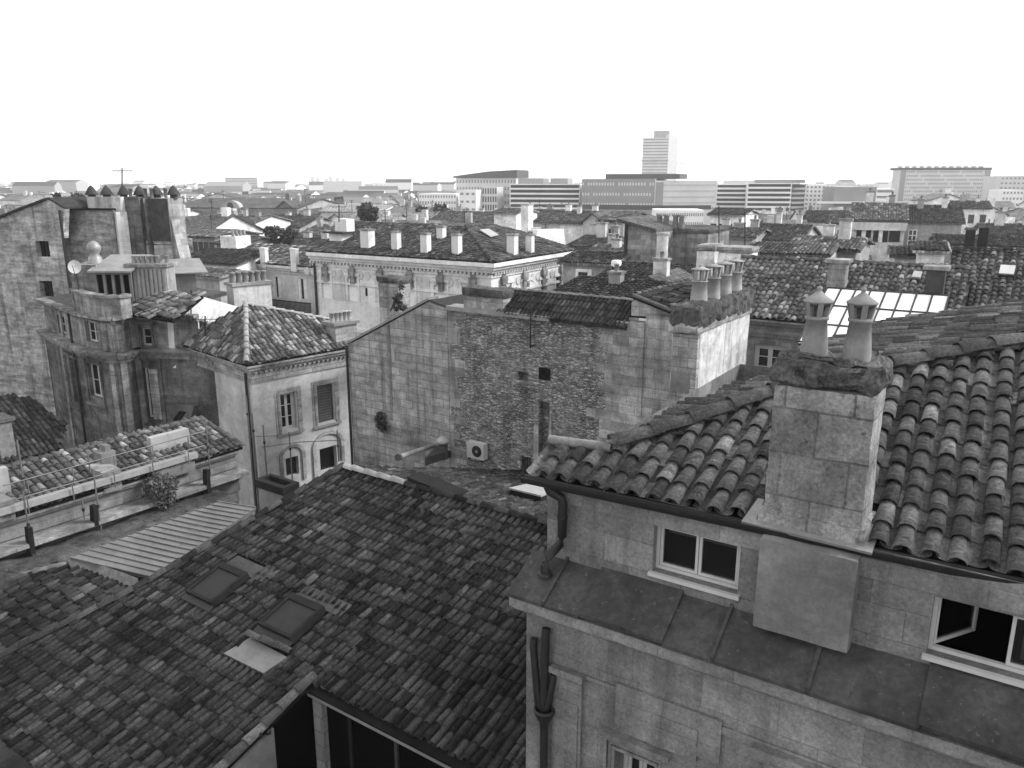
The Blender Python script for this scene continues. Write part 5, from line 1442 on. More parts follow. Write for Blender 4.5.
# ================================================================== H: cornice house in the middle distance
hst = mat_stone('pale_town_limestone', .74, (.9, .42), .004, .08, .16, .3, .12, .9, .2)
hst2 = mat_stone('greyer_limestone', .58, (.9, .42), .004, .08, .2, .35, .1, .9, .2)
tileH = mat_tile('mid_clay_tile', .03, .10, .18, .08, .5)
mat_shut = mat_plain('white_shutter', .82, .6, .08, .3)
whc = mat_stone('painted_chimney', .62, None, 0, 0, .2, .25, .2, bumpk=.1, fine=.08)
KH = hy(491, 274, 65.0)
aH, bH = dirvp(1016), dirvp(-816)
WHr, WHl = Wall(KH, aH), Wall(KH, bH)
H_ = thing('mansion', 'large pale mansion with dentil cornice, dark hipped roof and seven pale chimneys', 'house', V3(KH[0], KH[1] + 4, 0))
LHr, LHl = WHr.uz(569, 262)[0], WHl.uz(313, 262)[0]
zHc = KH[2]
wl = [prect(WHl, *r) for r in ((322, 331, 273, 298), (348, 358, 276, 301), (405, 415, 280, 306), (434, 447, 282, 306), (462, 473, 283, 308))]
wr_ = [prect(WHr, *r) for r in ((504, 511, 283, 306), (522, 529, 281, 304), (540, 546.5, 279, 303), (555, 561, 276, 300))]
mb = MB(); mb.wallrect(WHl, 0, LHl, 0, zHc, wl, .22); mb.wallrect(WHr, 0, LHr, 0, zHc, wr_, .3)
mb.poly([WHr.P(LHr, 0), WHr.P(LHr, zHc), WHr.P(LHr, zHc, -20), WHr.P(LHr, 0, -20)])
mb.build('wall', hst, H_)
for r in wl:
    mb = MB(); mb.box(WHl, *r, -.2, -.10); mb.build('closed_shutter', mat_shut, H_)
    mb = MB(); mb.box(WHl, r[0] - .22, r[0], r[2], r[3], 0, .07); mb.box(WHl, r[1], r[1] + .22, r[2], r[3], 0, .07); mb.box(WHl, r[0] - .3, r[1] + .3, r[3], r[3] + .25, 0, .14); mb.build('window_surround', hst, H_)
for r in wr_:
    casement(H_, WHr, *r, -.2, .1, .06, 2, bars=2)
    mb = MB(); mb.box(WHr, r[0] - .2, r[0], r[2], r[3], 0, .07); mb.box(WHr, r[1], r[1] + .2, r[2], r[3], 0, .07); mb.box(WHr, r[0] - .3, r[1] + .3, r[3], r[3] + .25, 0, .16); mb.build('window_surround', hst, H_)
for x0, x1 in ((334, 345), (375, 384), (420, 430)):
    r = prect(WHl, x0, x1, 275 + (x0 - 334) * .07, 300 + (x0 - 334) * .07); mb = MB(); mb.box(WHl, *r, 0, .04); mb.build('blind_panel', hst2, H_)
mb = MB(); r = prect(WHl, 365.5, 367.5, 288, 296); mb.box(WHl, *r, 0, .02); mb.build('slit', M['dark'], H_)
cornice('cornice', hst, H_, [(WHr, 0, LHr), (WHl, 0, LHl)], zHc, [(-1.9, -1.7, .1), (-.35, -.1, .12), (.1, .35, .35), (.35, .62, .6), (.62, .95, .85)], 1)
mb = MB(); mb.box(WHl, 0, LHl, zHc - 6.2, zHc - 5.9, 0, .18); mb.build('string_course', hst, H_)
for w, L in ((WHl, LHl), (WHr, LHr)):
    mb = MB(); k = 0
    while .2 + k * .42 < L: mb.box(w, .2 + k * .42, .42 + k * .42, zHc - .1, zHc + .1, 0, .3); k += 1
    mb.build('dentils', hst2, H_)
for w, L in ((WHl, LHl), (WHr, LHr)):
    n = 6 if w is WHl else 4
    for k in range(n):
        u = L * (k + .5) / n
        mb = MB(); mb.box(w, u - .25, u + .25, zHc - 1.75, zHc - .1, 0, .22); mb.box(w, u - .35, u + .35, zHc - 1.0, zHc - .4, .22, .34); mb.build('carved_bracket', M['pier'], H_)
        mb = MB()
        for q in range(3):
            uu = u + L / n * (.25 + .25 * q); disc(mb, w, uu, zHc - .95, .38, 0, .06, 12)
        mb.build('frieze_ornament', hst2, H_)
mb = MB(); mb.tube([WHl.P(LHl - .3, 0, .15), WHl.P(LHl - .3, zHc, .15)], .12, 6); mb.build('drainpipe', M['iron'], H_)
mb = MB(); mb.tube([WHr.P(LHr - .3, 0, .15), WHr.P(LHr - .3, zHc, .15)], .12, 6); mb.build('drainpipe', M['iron'], H_)
ze = zHc + .97
inr, inl = -WHr.n, -WHl.n
ovh = .8
cK = V3(KH[0], KH[1], ze) - inr * ovh - inl * ovh
Sl_ = Slope(cK, bH, inl, .36); Sr_ = Slope(cK, aH, inr, .36)
# solve the pitch so that the ridge end appears where it does
for _ in range(40):
    p = Sl_.hit(466, 227); dl = (p - cK) @ inl; dr = (p - cK) @ inr
    t = Sl_.tan * (1.03 if dl > dr else .97)
    Sl_ = Slope(cK, bH, inl, t)
tH = Sl_.tan; Sr_ = Slope(cK, aH, inr, tH)
apx = Sl_.hit(466, 227)
dd = (apx - cK) @ inl
rl = apx + bH * (LHl + ovh * 2 - 2 * dd if LHl > 2 * dd + 4 else 3)
cLf = cK + bH * (LHl + ovh)
cRt = cK + aH * (LHr + ovh)
polyHl = [Sl_.uvp(p) for p in (cK, cLf, cLf + inl * dd * .8 + bH * 0 + ZUP * tH * dd * .8, Sl_.hit(352, 221.5), apx)]
rr_ = Sr_.hit(500, 225); re = apx + aH * ((LHr + ovh) - (apx - cK) @ aH)
polyHr = [Sr_.uvp(p) for p in (cK, cRt, Sr_.P(Sr_.uvp(cRt)[0], Sr_.uvp(apx)[1] * .75), Sr_.P(Sr_.uvp(apx)[0] + 4.5, Sr_.uvp(apx)[1]), apx)]
mb = MB(); mb.prism([Sl_.P(u, v, -.01) for u, v in polyHl], -ZUP * .1); mb.prism([Sr_.P(u, v, -.01) for u, v in polyHr], -ZUP * .1)
bk = [Sl_.P(*polyHl[3]), Sl_.P(*polyHl[4]), Sl_.P(*polyHl[4]) + inl * 14 - ZUP * 4, Sl_.P(*polyHl[3]) + inl * 14 - ZUP * 4]
mb.prism(bk, -ZUP * .1); mb.build('roof', M['felt'], H_)
tiles('roof_tiles', tileH, Sl_, polyHl, H_, .30, .45, 4, 1.4, False)
tiles('side_roof_tiles', tileH, Sr_, polyHr, H_, .30, .45, 4, 1.4, False)
mb = MB(); ridge_tiles(mb, cK + ZUP * .1, apx + ZUP * .1, .2, .6); ridge_tiles(mb, apx + ZUP * .1, Sr_.P(*polyHr[3]) + ZUP * .1, .2, .6); mb.build('hip_tiles', M['ridge'], H_)
for k, (x0, x1, y0, y1, S) in enumerate(((360, 376, 229, 249, Sl_), (391, 402, 231, 251, Sl_), (420, 432, 233, 254, Sl_), (436, 447, 226, 240, Sl_), (451, 463, 234, 255, Sl_), (506, 519, 234, 256, Sr_), (525, 535, 234, 254, Sr_))):
    b_ = S.hit((x0 + x1) / 2, y1 - 1); wdt = (x1 - x0) / 825 * b_[1]
    stack(H_, b_, bH, wdt * .68, wdt * .62, b_[2] - .6, hy((x0 + x1) / 2, y0 + 1.5, b_[1])[2], 2, whc, M['pot'], M['pier'], .12, .22, .06)
b_ = Sl_.hit(341, 240); mb = MB(); wk = wdt
mb.cbox(b_, bH, 1.6, 1.5, b_[2] - 1.2, hy(341, 233, b_[1])[2]); dm = mb.build('roof_dormer', whc, H_)
mb = MB(); mb.cbox(b_, bH, 2.6, 2.2, hy(341, 233, b_[1])[2], hy(341, 231.5, b_[1])[2]); mb.build('dormer_roof', M['tileD'], dm)
mb = MB(); mb.cbox(b_ + inl * .6, bH, 1.5, 1.1, hy(341, 231.5, b_[1])[2], hy(341, 219, b_[1])[2]); mb.build('chimney', whc, H_)
q0 = Sr_.hit(540, 236); q1 = Sr_.hit(566, 249)
WQ = Wall(hy(552, 240, q0[1] + 1.5), aH)
mb = MB(); mb.prism([WQ.hit(*p) for p in ((538, 230), (564, 229), (566, 250), (551, 246), (536, 238))], -WQ.n * 1.0); mb.build('white_end_wall', whc, H_)
sheet([(479, 233), (488, 232), (498, 238), (490, 240)], Sr_, .25, .08, M['pvc'], H_, 'roof_hatch')
# lower wing of the same street front
WH2 = Wall(WHl.P(LHl + .1, 0, -.6), bH, WHl.n)
W2t = thing('lower_wing_house', 'lower pale house with iron balcony joined to the left of the mansion', 'house', V3(WH2.o[0] - 3, WH2.o[1] + 4, 0))
L2 = WH2.uz(219, 270)[0]; z2 = WH2.uz(268, 267)[1]
ws = [prect(WH2, *r) for r in ((229, 236, 274, 296), (273, 281, 277, 297), (298, 307, 279, 299))]
mb = MB(); mb.wallrect(WH2, 0, L2, 0, z2, ws, .2); mb.poly([WH2.P(L2, 0), WH2.P(L2, z2), WH2.P(L2, z2, -9), WH2.P(L2, 0, -9)]); mb.build('wall', hst2, W2t)
for r in ws:
    mb = MB(); mb.box(WH2, r[0], (r[0] * .6 + r[1] * .4), r[2], r[3], -.15, -.05); mb.box(WH2, (r[0] * .3 + r[1] * .7), r[1], r[2], r[3], -.15, -.05); sh = mb.build('open_shutter', hst, W2t)
    mb = MB(); mb.box(WH2, *r, -.2, -.17); mb.build('window', M['glass'], W2t)
cornice('cornice', hst2, W2t, [(WH2, 0, L2)], z2, [(-.5, -.2, .1), (-.2, .05, .3), (.05, .3, .5)])
S2_ = Slope(WH2.P(0, z2 + .32, .5), bH, inl, .34)
v2 = S2_.uv(275, 246)[1]
p2 = [(0, 0), (L2, 0), (L2 - 1.5, v2), (0, v2)]
mb = MB(); mb.prism([S2_.P(u, v, -.01) for u, v in p2], -ZUP * .1); mb.prism([S2_.P(0, v2), S2_.P(L2 - 1.5, v2), S2_.P(L2, v2) + inl * 7 - ZUP * 2.4, S2_.P(0, v2) + inl * 7 - ZUP * 2.4], -ZUP * .1); mb.build('roof', M['felt'], W2t)
tiles('roof_tiles', M['tileE'], S2_, p2, W2t, .32, .45, 4, 1.5, False)
for x0, x1, y0, y1 in ((260, 269.5, 248, 263), (290.5, 300, 249, 266)):
    b_ = S2_.hit((x0 + x1) / 2, y1); wdt = (x1 - x0) / 825 * b_[1]; stack(W2t, b_, bH, wdt * .8, wdt * .5, b_[2] - .5, hy((x0 + x1) / 2, y0 + 1, b_[1])[2], 0, whc, M['pot'], whc, cap=.03)
mb = MB(); a, b = WH2.uz(318, 300)[0], WH2.uz(270, 297)[0]; zb_ = WH2.uz(295, 310)[1]
mb.box(WH2, max(a, .05), b, zb_ - .25, zb_, 0, 1.0); bal = mb.build('balcony', hst2, W2t)
mb = MB(); 
for k in range(40):
    u = max(a, .05) + (b - max(a, .05)) * (k + .5) / 40; mb.box(WH2, u - .04, u + .04, zb_, zb_ + 1.0, .9, .95)
mb.box(WH2, max(a, .05), b, zb_ + .95, zb_ + 1.05, .88, .98); mb.build('iron_railing', M['iron'], bal)
mb = MB()
for k in range(9): u = max(a, .05) + (b - max(a, .05)) * (k + .5) / 9; mb.box(WH2, u - .12, u + .12, zb_ - .8, zb_ - .25, 0, .7)
mb.build('balcony_brackets', hst2, bal)
# the pale slab chimney with pots in front of it
Y_ = 46.0
p0, p1 = hy(234, 300, Y_), hy(272, 300, Y_ + 1.5)
SC = thing('chimney_stack', 'broad streaked pale chimney slab with six pots behind the pyramid roof', 'chimney', V3((p0[0] + p1[0]) / 2, Y_ + .5, 0))
wS = Wall(p0, p1 - p0); L = np.linalg.norm((p1 - p0)[:2]); zt = hy(253, 285, Y_ + .7)[2]
mb = MB(); lumpy(mb, wS, 0, L, 0, zt, -1.0, 0, .5, .02, 31); mb.build('stack', mat_stone('streaked_wash', .5, None, 0, 0, .55, .4, .1, bumpk=.2), SC)
mb = MB(); mb.box(wS, -.1, L + .1, zt, zt + .15, -1.1, .1); mb.build('cap', M['pier'], SC)
for k in range(6):
    mb = MB(); mb.lathe(wS.P(L * (k + .5) / 6, zt + .15, -.5), [(.17, 0), (.14, .5), (.17, .52), (.17, .6), (.12, .6), (.001, .5)], 10); mb.build('chimney_pot', M['pot'], SC)
# ================================================================== the old town behind: hand placed houses
wallT = [mat_stone('town_wall_%s' % n, b, (1.0, .45), .006, .12, .3, .5, .1, .85, .2) for n, b in (('bright', .74), ('pale', .52), ('grey', .32), ('dark', .17))]
roofT = [mat_roofgrid('town_roof_%s' % n, a, b) for n, a, b in (('mid', .07, .24), ('dark', .04, .14), ('pale', .12, .42))]
TM = [mat_tile('town_clay_tile_%d' % i, *a) for i, a in enumerate(((.05, .16, .3, .1, .5), (.03, .10, .2, .06, .5), (.07, .2, .42, .14, .4), (.04, .13, .26, .08, .5)))]
winT = mat_glass('far_window', .03, .2)
def house(name, label, xl, xr, ye, yr, Y, wt=1, rt=0, dep=9.0, vx=-816, win=None, chim=0, group=None, style='gable', over=.35, cat='house', winrow=(.25, .6), pots=1, detail=True, tilemat=None):
    """a tiled house: eave line seen from column xl to xr at row ye, ridge at row yr, front corner at depth Y"""
    p0 = hy(xl, ye, Y); u = -dirvp(vx) if dirvp(vx)[0] < 0 else dirvp(vx)
    w = Wall(p0, u); L = w.uz(xr, ye)[0]; ze = p0[2]
    inn = -w.n; mid = w.P(L / 2, ze) + inn * dep / 2
    zr = hy((xl + xr) / 2, yr, mid[1])[2]; zr = max(zr, ze + .15 * dep / 2)
    t = thing(name, label, cat, V3(mid[0], mid[1], 0), group)
    mb = MB(); P = w.P
    if style == 'front':
        mb.prism([P(0, 0), P(L, 0), P(L, ze), P(L / 2, zr), P(0, ze)], -w.n * dep)
    else:
        mb.prism([P(0, 0), P(0, 0, -dep), P(0, ze, -dep), P(0, zr, -dep / 2), P(0, ze)], w.u * L)
    mb.build('wall', wallT[wt], t)
    mb = MB(); o = over; th = ZUP * .18
    k = (zr - ze) / (dep / 2)
    if style == 'front':
        kk = (zr - ze) / (L / 2)
        mb.prism([P(-o, ze - o * kk + .05, o), P(L / 2, zr + .05, o), P(L / 2, zr + .05, -dep - o), P(-o, ze - o * kk + .05, -dep - o)], th)
        mb.prism([P(L + o, ze - o * kk + .05, o), P(L / 2, zr + .05, o), P(L / 2, zr + .05, -dep - o), P(L + o, ze - o * kk + .05, -dep - o)], th)
    elif style == 'flat':
        mb.prism([P(-o, ze, o), P(L + o, ze, o), P(L + o, ze, -dep - o), P(-o, ze, -dep - o)], th)
    else:
        mb.prism([P(-o, ze - o * k + .05, o), P(L + o, ze - o * k + .05, o), P(L + o, zr + .05, -dep / 2), P(-o, zr + .05, -dep / 2)], th)
        mb.prism([P(-o, ze - o * k + .05, -dep - o), P(L + o, ze - o * k + .05, -dep - o), P(L + o, zr + .05, -dep / 2), P(-o, zr + .05, -dep / 2)], th)
    mb.build('roof', roofT[rt], t)
    tilemat = tilemat or (TM[len(name + label) % 4] if Y < 145 and style == 'gable' else None)
    if tilemat:
        S = Slope(P(0, ze - o * k + .2, o), w.u, inn, k); hv = (dep / 2 + o) * math.hypot(1, k)
        tiles('roof_tiles', tilemat, S, [(-o, 0), (L + o, 0), (L + o, hv), (-o, hv)], t, .28, .42, 4, 1.4, False)
    if win:
        n, hgt, wid, zoff = win
        for i in range(n):
            uu = L * (i + .5) / n
            f = MB(); f.box(w, uu - wid / 2, uu + wid / 2, ze - zoff - hgt, ze - zoff, -.1, .03); fo = f.build('window', winT, t)
            if detail:
                s = MB(); s.box(w, uu - wid / 2 - .12, uu + wid / 2 + .12, ze - zoff - hgt - .16, ze - zoff - hgt, 0, .14); s.build('sill', wallT[0], fo)
    if chim and Y > 75: chim += 1
    for i in range(chim):
        uu = L * ((i + .6) / (chim + .2)); b = P(uu, 0, -dep / 2 + random.uniform(-.6, 1.5)); wd = random.uniform(.5, 1.0)
        if detail: stack(t, b, w.u, wd, .6, ze, zr + random.uniform(.6, 1.6), pots, wallT[random.choice((0, 1, 1, 2))], M['pot'], M['pier'], .14, .4, .08)
        else:
            mb = MB(); mb.cbox(b, w.u, wd, .7, ze, zr + random.uniform(.6, 1.6)); mb.build('chimney', wallT[random.choice((0, 1, 1, 2))], t)
    return t, w, L, ze, zr
W2 = (3, 1.5, .9, .9)
cls, wcl, Lc, zec, zrc = house('public_building', 'long classical building with a half-round pediment and low dark roof, left distance', 174, 297, 208, 199.5, 170, 2, 1, 22, -3000, (14, 3.2, 1.4, 1.6))
mb = MB(); cu = wcl.uz(232, 208)[0]; R = 2.1
mb.prism([wcl.P(cu + math.cos(math.pi * k / 14) * R, zec - .2 + math.sin(math.pi * k / 14) * R * .85, .5) for k in range(15)], -wcl.n * 1.5); pd_ = mb.build('pediment', wallT[2], cls)
mb = MB(); disc(mb, wcl, cu, zec + .6, .6, .5, .8); mb.build('round_window', winT, pd_)
mb = MB(); mb.box(wcl, -.5, Lc + .5, zec - 1.0, zec - .1, 0, 1.0); mb.build('cornice', wallT[3], cls)
house('warehouse', 'long pale low warehouse beyond the mansion roof, left of the dark tree', 298, 378, 212, 206, 172, 0, 2, 16, -3000)
house('house', 'small white walled house with two windows just below the classical building', 224, 252, 224, 216, 122, 0, 0, 10, -2000, (2, 1.6, .9, 1.0), 1)
house('house', 'house with a bright triangular gable under the classical building at left', 188, 220, 231, 216, 124, 1, 1, 16, -3000, None, 1)
house('house', 'house with dark loggia windows right of the chimney slabs', 192, 214, 238, 231, 96, 2, 1, 8, -1500, (4, 1.9, .7, .4))
house('house', 'low dark roofed house next to the white chimney wall', 217, 238, 245, 238, 93, 3, 1, 8, -1500, (2, 1.2, .9, .5))
house('house', 'dark roofed house with white front right of the fluted chimney', 178, 236, 263, 252, 80, 0, 1, 9, -1500, (3, 1.3, .8, .4), tilemat=M['tileD'])
house('house', 'low wall topped house end below the white fronted house', 180, 219, 277, 274, 74, 2, 2, 5, -1500)
house('house', 'row house with mid grey roof between the loggia house and bushes', 254, 299, 227, 217, 132, 2, 1, 11, -1500, W2, 1)
house('house', 'house with pale flank just right of the dark bushes', 300, 330, 236, 226, 125, 1, 0, 10, -1200, None, 2)
house('house', 'little pale gabled house behind the mansion dormer', 305, 322, 229, 221, 150, 0, 2, 9, -1200, None, 0, None, 'front')
house('house', 'low roof visible left of the mansion beyond its wing', 268, 330, 249, 240, 100, 1, 0, 12, -1200, None, 2)
house('house', 'pale house right of the dark tree behind the mansion ridge', 380, 430, 216, 208, 165, 1, 0, 12, -1200, W2, 1)
house('house', 'grey roofed house behind the mansion hip with round dormer', 425, 500, 224, 213, 140, 1, 0, 14, -1000, None, 2)
house('house', 'white cube house right of the mansion ridge end', 494, 516, 214, 211, 128, 0, 2, 8, -1200)
house('house', 'long tile roofed row behind the tall white chimney', 500, 566, 222, 211, 135, 1, 0, 13, -1000, None, 2)
house('house', 'pale walled house right of the mansion corner chimneys', 560, 584, 224, 213, 120, 0, 0, 12, -1000, None, 1)
house('house', 'gable fronted pale house below the grey office slab', 583, 602, 222, 213, 116, 1, 1, 12, -1000, None, 0, None, 'front')
house('house', 'narrow house with one tall pale window left of the big stone wall', 601, 624, 222, 217, 88, 1, 1, 10, -1000, (1, 2.2, .8, .7))
house('house', 'dark roofed jumble house right of the mansion corner', 570, 602, 248, 238, 82, 2, 1, 10, -1000, (2, 1.3, .8, .5), 2)
house('house', 'shadowy low house with several stacks behind the garage house', 586, 626, 257, 247, 70, 3, 1, 8, -1000, None, 3)  # dark wall and roof tones
gh = house('house', 'low stone house with a white framed doorway right of the mansion', 563, 612, 264, 260, 62, 2, 0, 7, -1000, None, 0)
mb = MB(); r = prect(gh[1], 576, 592, 269, 284); mb.box(gh[1], *r, 0, .1); k = mb.build('door_frame', wallT[0], gh[0])
mb = MB(); r = prect(gh[1], 579, 588, 272, 276); mb.box(gh[1], *r, .1, .13); mb.build('door_window', winT, k)
# big blank stone walls in the centre right
W5 = Wall(hy(640, 250, 62), -dirvp(-900))
BW = thing('tall_stone_house', 'tall blank stone flank wall with a pale round flue, centre right', 'house', V3(W5.hit(650, 260)[0], W5.hit(650, 260)[1] + 3, 0))
mb = MB(); z_ = 0
pts = [W5.hit(*p) for p in ((625, 222), (657, 233))]
uu = [(p - W5.o) @ W5.u for p in pts]
mb.prism([W5.P(uu[0], 0), W5.P(uu[1], 0), pts[1], pts[0]], -W5.n * 7)
mb.build('wall', mat_stone('old_flank_stone', .24, (.8, .38), .01, .35, .6, .6, .05, .6), BW)
mb = MB(); mb.prism([W5.P(uu[0] - .6, pts[0][2] + .05, .3), W5.P(uu[1], pts[1][2] + .05, .3), W5.P(uu[1], pts[1][2] + .05, -7), W5.P(uu[0] - .6, pts[0][2] + .05, -7)], ZUP * .25); mb.build('roof', roofT[1], BW)
mb = MB(); mb.tube([W5.P(uu[0] + .15, 1, .12), W5.P(uu[0] + .15, pts[0][2], .12)], .14, 6); mb.build('drainpipe', M['iron'], BW)
W6 = Wall(hy(686, 250, 64), -dirvp(-900))
BW2 = thing('wide_stone_house', 'wide blank stone flank wall right of the pale round flue', 'house', V3(W6.hit(686, 260)[0], W6.hit(686, 260)[1] + 3, 0))
r = prect(W6, 657, 707, 233, 270)
mb = MB(); mb.box(W6, r[0], r[1], 0, r[3], -6, 0); mb.build('wall', mat_stone('darker_flank_stone', .2, (.8, .38), .01, .35, .6, .6, .05, .6), BW2)
mb = MB(); lumpy(mb, W6, r[0], r[1] + .1, r[3], r[3] + .35, -6.1, .15, .5, .08, 3); mb.build('coping', M['moss'], BW2)
for k, px in enumerate((659, 666, 675, 681)):
    b = W6.off(-.5).hit(px, 232); mb = MB(); mb.lathe(V3(b[0], b[1], r[3] + .3), [(.25, 0), (.2, .9), (.26, .95), (.26, 1.1), (.001, 1.1)], 8); mb.build('chimney_pot', M['pot'], BW2)
w = W5.off(.9); b = w.hit(661.5, 264); tp = w.hit(661.5, 233)
FL = thing('round_flue', 'pale stout round flue standing before the blank stone walls', 'chimney', V3(b[0], b[1], 0))
mb = MB(); mb.tube([V3(b[0], b[1], b[2] - .1), V3(b[0], b[1], tp[2])], .42, 14); mb.build('pipe', wallT[1], FL)
mb = MB(); mb.cbox(b, W5.u, .8, .8, 0, b[2]); mb.build('base', wallT[2], FL)
mb = MB(); mb.lathe(V3(b[0], b[1], tp[2]), [(.5, -.1), (.5, .05), (.001, .05)], 14); mb.build('collar', wallT[2], FL)
house('house', 'dark tile roof running below the blank stone walls', 598, 694, 284, 268, 54, 2, 1, 9, -900, None, 0, tilemat=M['tileC'])
house('house', 'small roof with a bright triangular end wall below the flue', 632, 668, 287, 275, 49, 1, 1, 5, -900, None, 1, None, 'front')
house('house', 'low rough roof just behind the dark shed roof', 560, 640, 296, 284, 45, 2, 1, 7, -900, None, 1, tilemat=M['tileC'])
cyl = hy(616, 273, 57); TK = thing('water_tank', 'white cylinder tank among the roofs right of the mansion', 'tank', V3(cyl[0], cyl[1], 0))
mb = MB(); mb.lathe(V3(cyl[0], cyl[1], cyl[2]), [(.36, 0), (.36, .8), (.3, .9), (.001, .92)], 14); mb.build('drum', wallT[0], TK)
mb = MB(); mb.cbox(cyl, W5.u, 1, 1, 0, cyl[2]); mb.build('pedestal', wallT[2], TK)
cyl = hy(527, 224, 112); CT = thing('tall_chimney', 'tall bright white chimney behind the mansion roof', 'chimney', V3(cyl[0], cyl[1], 0))
mb = MB(); mb.cbox(cyl, dirvp(1016), 1.3, 1.2, 0, hy(527, 205, 112)[2]); mb.build('stack', wallT[0], CT)
mb = MB(); mb.cbox(cyl, dirvp(1016), 1.5, 1.4, hy(527, 205, 112)[2], hy(527, 203.8, 112)[2]); mb.build('cap', wallT[2], CT)
# white chimney wall with pots, left
p0, p1 = hy(237, 255, 86), hy(252, 255, 88); w = Wall(p0, p1 - p0); L = np.linalg.norm((p1 - p0)[:2]); zt = hy(244, 236, 87)[2]
CW = thing('chimney_wall', 'bright white chimney wall with a row of pots in the left distance', 'chimney', V3(*(p0 + p1)[:2] / 2, 0))
mb = MB(); mb.box(w, 0, L, 0, zt, -2.2, 0); mb.build('stack', wallT[0], CW)
for k in range(4): mb = MB(); mb.lathe(w.P(L * (k + .5) / 4, zt, -.6), [(.18, 0), (.14, .6), (.001, .6)], 8); mb.build('chimney_pot', M['pot'], CW)
# right hand side
house('house', 'white house with dark doorways right of the aerial masts', 710, 742, 216, 212, 112, 0, 2, 9, -900, (4, 2.2, .8, 1.0))
house('house', 'mixed stone house behind the four big pots', 704, 752, 238, 231, 84, 2, 0, 9, -900, (3, 1.4, .9, .6), 2)
house('house', 'house with long grey roof and pale gable end, right of the masts', 752, 800, 241, 226, 86, 1, 0, 11, -900, None, 1)
house('house', 'pale house with dark roof below the curved balcony block', 803, 829, 222, 212, 120, 0, 1, 10, -900, (2, 1.5, .9, .9))
house('house', 'low darker roof with a small bright chimney behind the long tile roof', 790, 848, 250, 239, 74, 2, 1, 9, -900, None, 1)
house('house', 'pale house with one window left of the shuttered house', 829, 854, 224, 212, 112, 0, 1, 10, -900, (1, 1.4, .8, .8))
house('house', 'rough pale wall house immediately behind the long tile roof ridge', 796, 826, 256, 252, 56, 1, 1, 6, -900)
house('house', 'dark roofed house behind the square stone chimney', 818, 856, 251, 242, 60, 2, 1, 8, -900, None, 1)
house('house', 'grey low house between the pots and the long tile roof', 748, 796, 255, 248, 62, 3, 1, 7, -900, (3, 1.2, .8, .5))
sh_ = house('shuttered_house', 'stone house with open dark shutters below the grid fronted slab', 853, 906, 221, 205, 96, 1, 1, 13, -1400, None, 1)
for (x0, x1) in ((861, 866), (878, 883), (893, 896)):
    r = prect(sh_[1], x0, x1, 229, 242); mb = MB(); mb.box(sh_[1], *r, -.1, .03); wn_ = mb.build('window', wallT[0] if x0 < 890 else M['dark'], sh_[0])
    for s in (-1, 1):
        cx_ = (r[0] + r[1]) / 2 + s * (r[1] - r[0]) * (.95); mb = MB(); mb.box(sh_[1], cx_ - .28, cx_ + .28, r[2], r[3], .0, .09); mb.build('shutter', M['dark'], wn_)
mb = MB(); mb.box(sh_[1], -.2, sh_[2] + .2, sh_[3] - 1.0, sh_[3] - .1, 0, .35); mb.build('cornice', wallT[1], sh_[0])
sh2 = house('house', 'stone house with one tall pale window beside the shuttered house', 906, 962, 223, 207, 97, 2, 1, 13, -1400, None, 1)
r = prect(sh2[1], 908, 916, 230, 246); mb = MB(); mb.box(sh2[1], *r, 0, .05); wn_ = mb.build('window', winT, sh2[0])
mb = MB()
for k in (0, 1, 2): uu = r[0] + (r[1] - r[0]) * k / 2; mb.box(sh2[1], uu - .06, uu + .06, r[2], r[3], .05, .08)
for k in (0, 1, 2, 3): zz = r[2] + (r[3] - r[2]) * k / 3; mb.box(sh2[1], r[0], r[1], zz - .05, zz + .05, .081, .1)
mb.build('window_frame', wallT[0], wn_)
house('house', 'small white rendered roof house behind the dark square chimney', 918, 945, 253, 247, 52, 0, 2, 5, -1400, None, 0)
house('house', 'grey lean house left of the small white rendered house', 895, 918, 258, 254, 54, 1, 1, 5, -1400)
house('house', 'house with white upper wall at the far right behind the dark tile roof', 986, 1050, 236, 226, 84, 0, 1, 10, -1400, None, 1)
house('house', 'low house with pale band behind the right hand ridge', 940, 1060, 247, 241, 66, 2, 1, 8, -1400, None, 0)
house('house', 'white house with dark roof behind the shuttered houses', 955, 990, 209, 202, 140, 0, 1, 12, -1400, W2, 1)
for px, y0, lab in ((968, 228, 'dark slender chimney, left of a pair at right'), (981, 226, 'dark slender chimney, right of a pair at right')):
    b = hy(px, 252, 58); t = thing('dark_chimney', lab + ' behind the dark tile roof', 'chimney', V3(b[0], b[1], 0), 'pair of dark chimneys')
    mb = MB(); mb.cbox(b, dI, .62, .5, 0, hy(px, y0 + 2, 58)[2]); mb.build('stack', M['dark'], t); mb = MB(); mb.cbox(b, dI, .8, .7, hy(px, y0 + 2, 58)[2], hy(px, y0, 58)[2]); mb.build('cap', M['moss'], t)
for x0, x1, y0, y1, Y, lab in ((696, 714, 250, 263, 47, 'white capped masonry chimney just behind the left big pots'), (717, 750, 252, 264, 45, 'wide white masonry chimney just behind the right big pots')):
    p0, p1 = hy(x0, y1, Y), hy(x1, y1, Y); t = thing('masonry_chimney', lab, 'chimney', V3(*(p0 + p1)[:2] / 2, 0)); w = Wall(p0, -dirvp(-900)); L = w.uz(x1, y1)[0]
    zt = hy((x0 + x1) / 2, y0, Y)[2]
    mb = MB(); lumpy(mb, w, 0, L, 0, zt, -1.6, 0, .4, .04, x0); mb.build('stack', wallT[0], t)
    mb = MB(); lumpy(mb, w, -.1, L + .1, zt, zt + .3, -1.7, .1, .3, .06, x0); mb.build('cap', M['pier'], t)
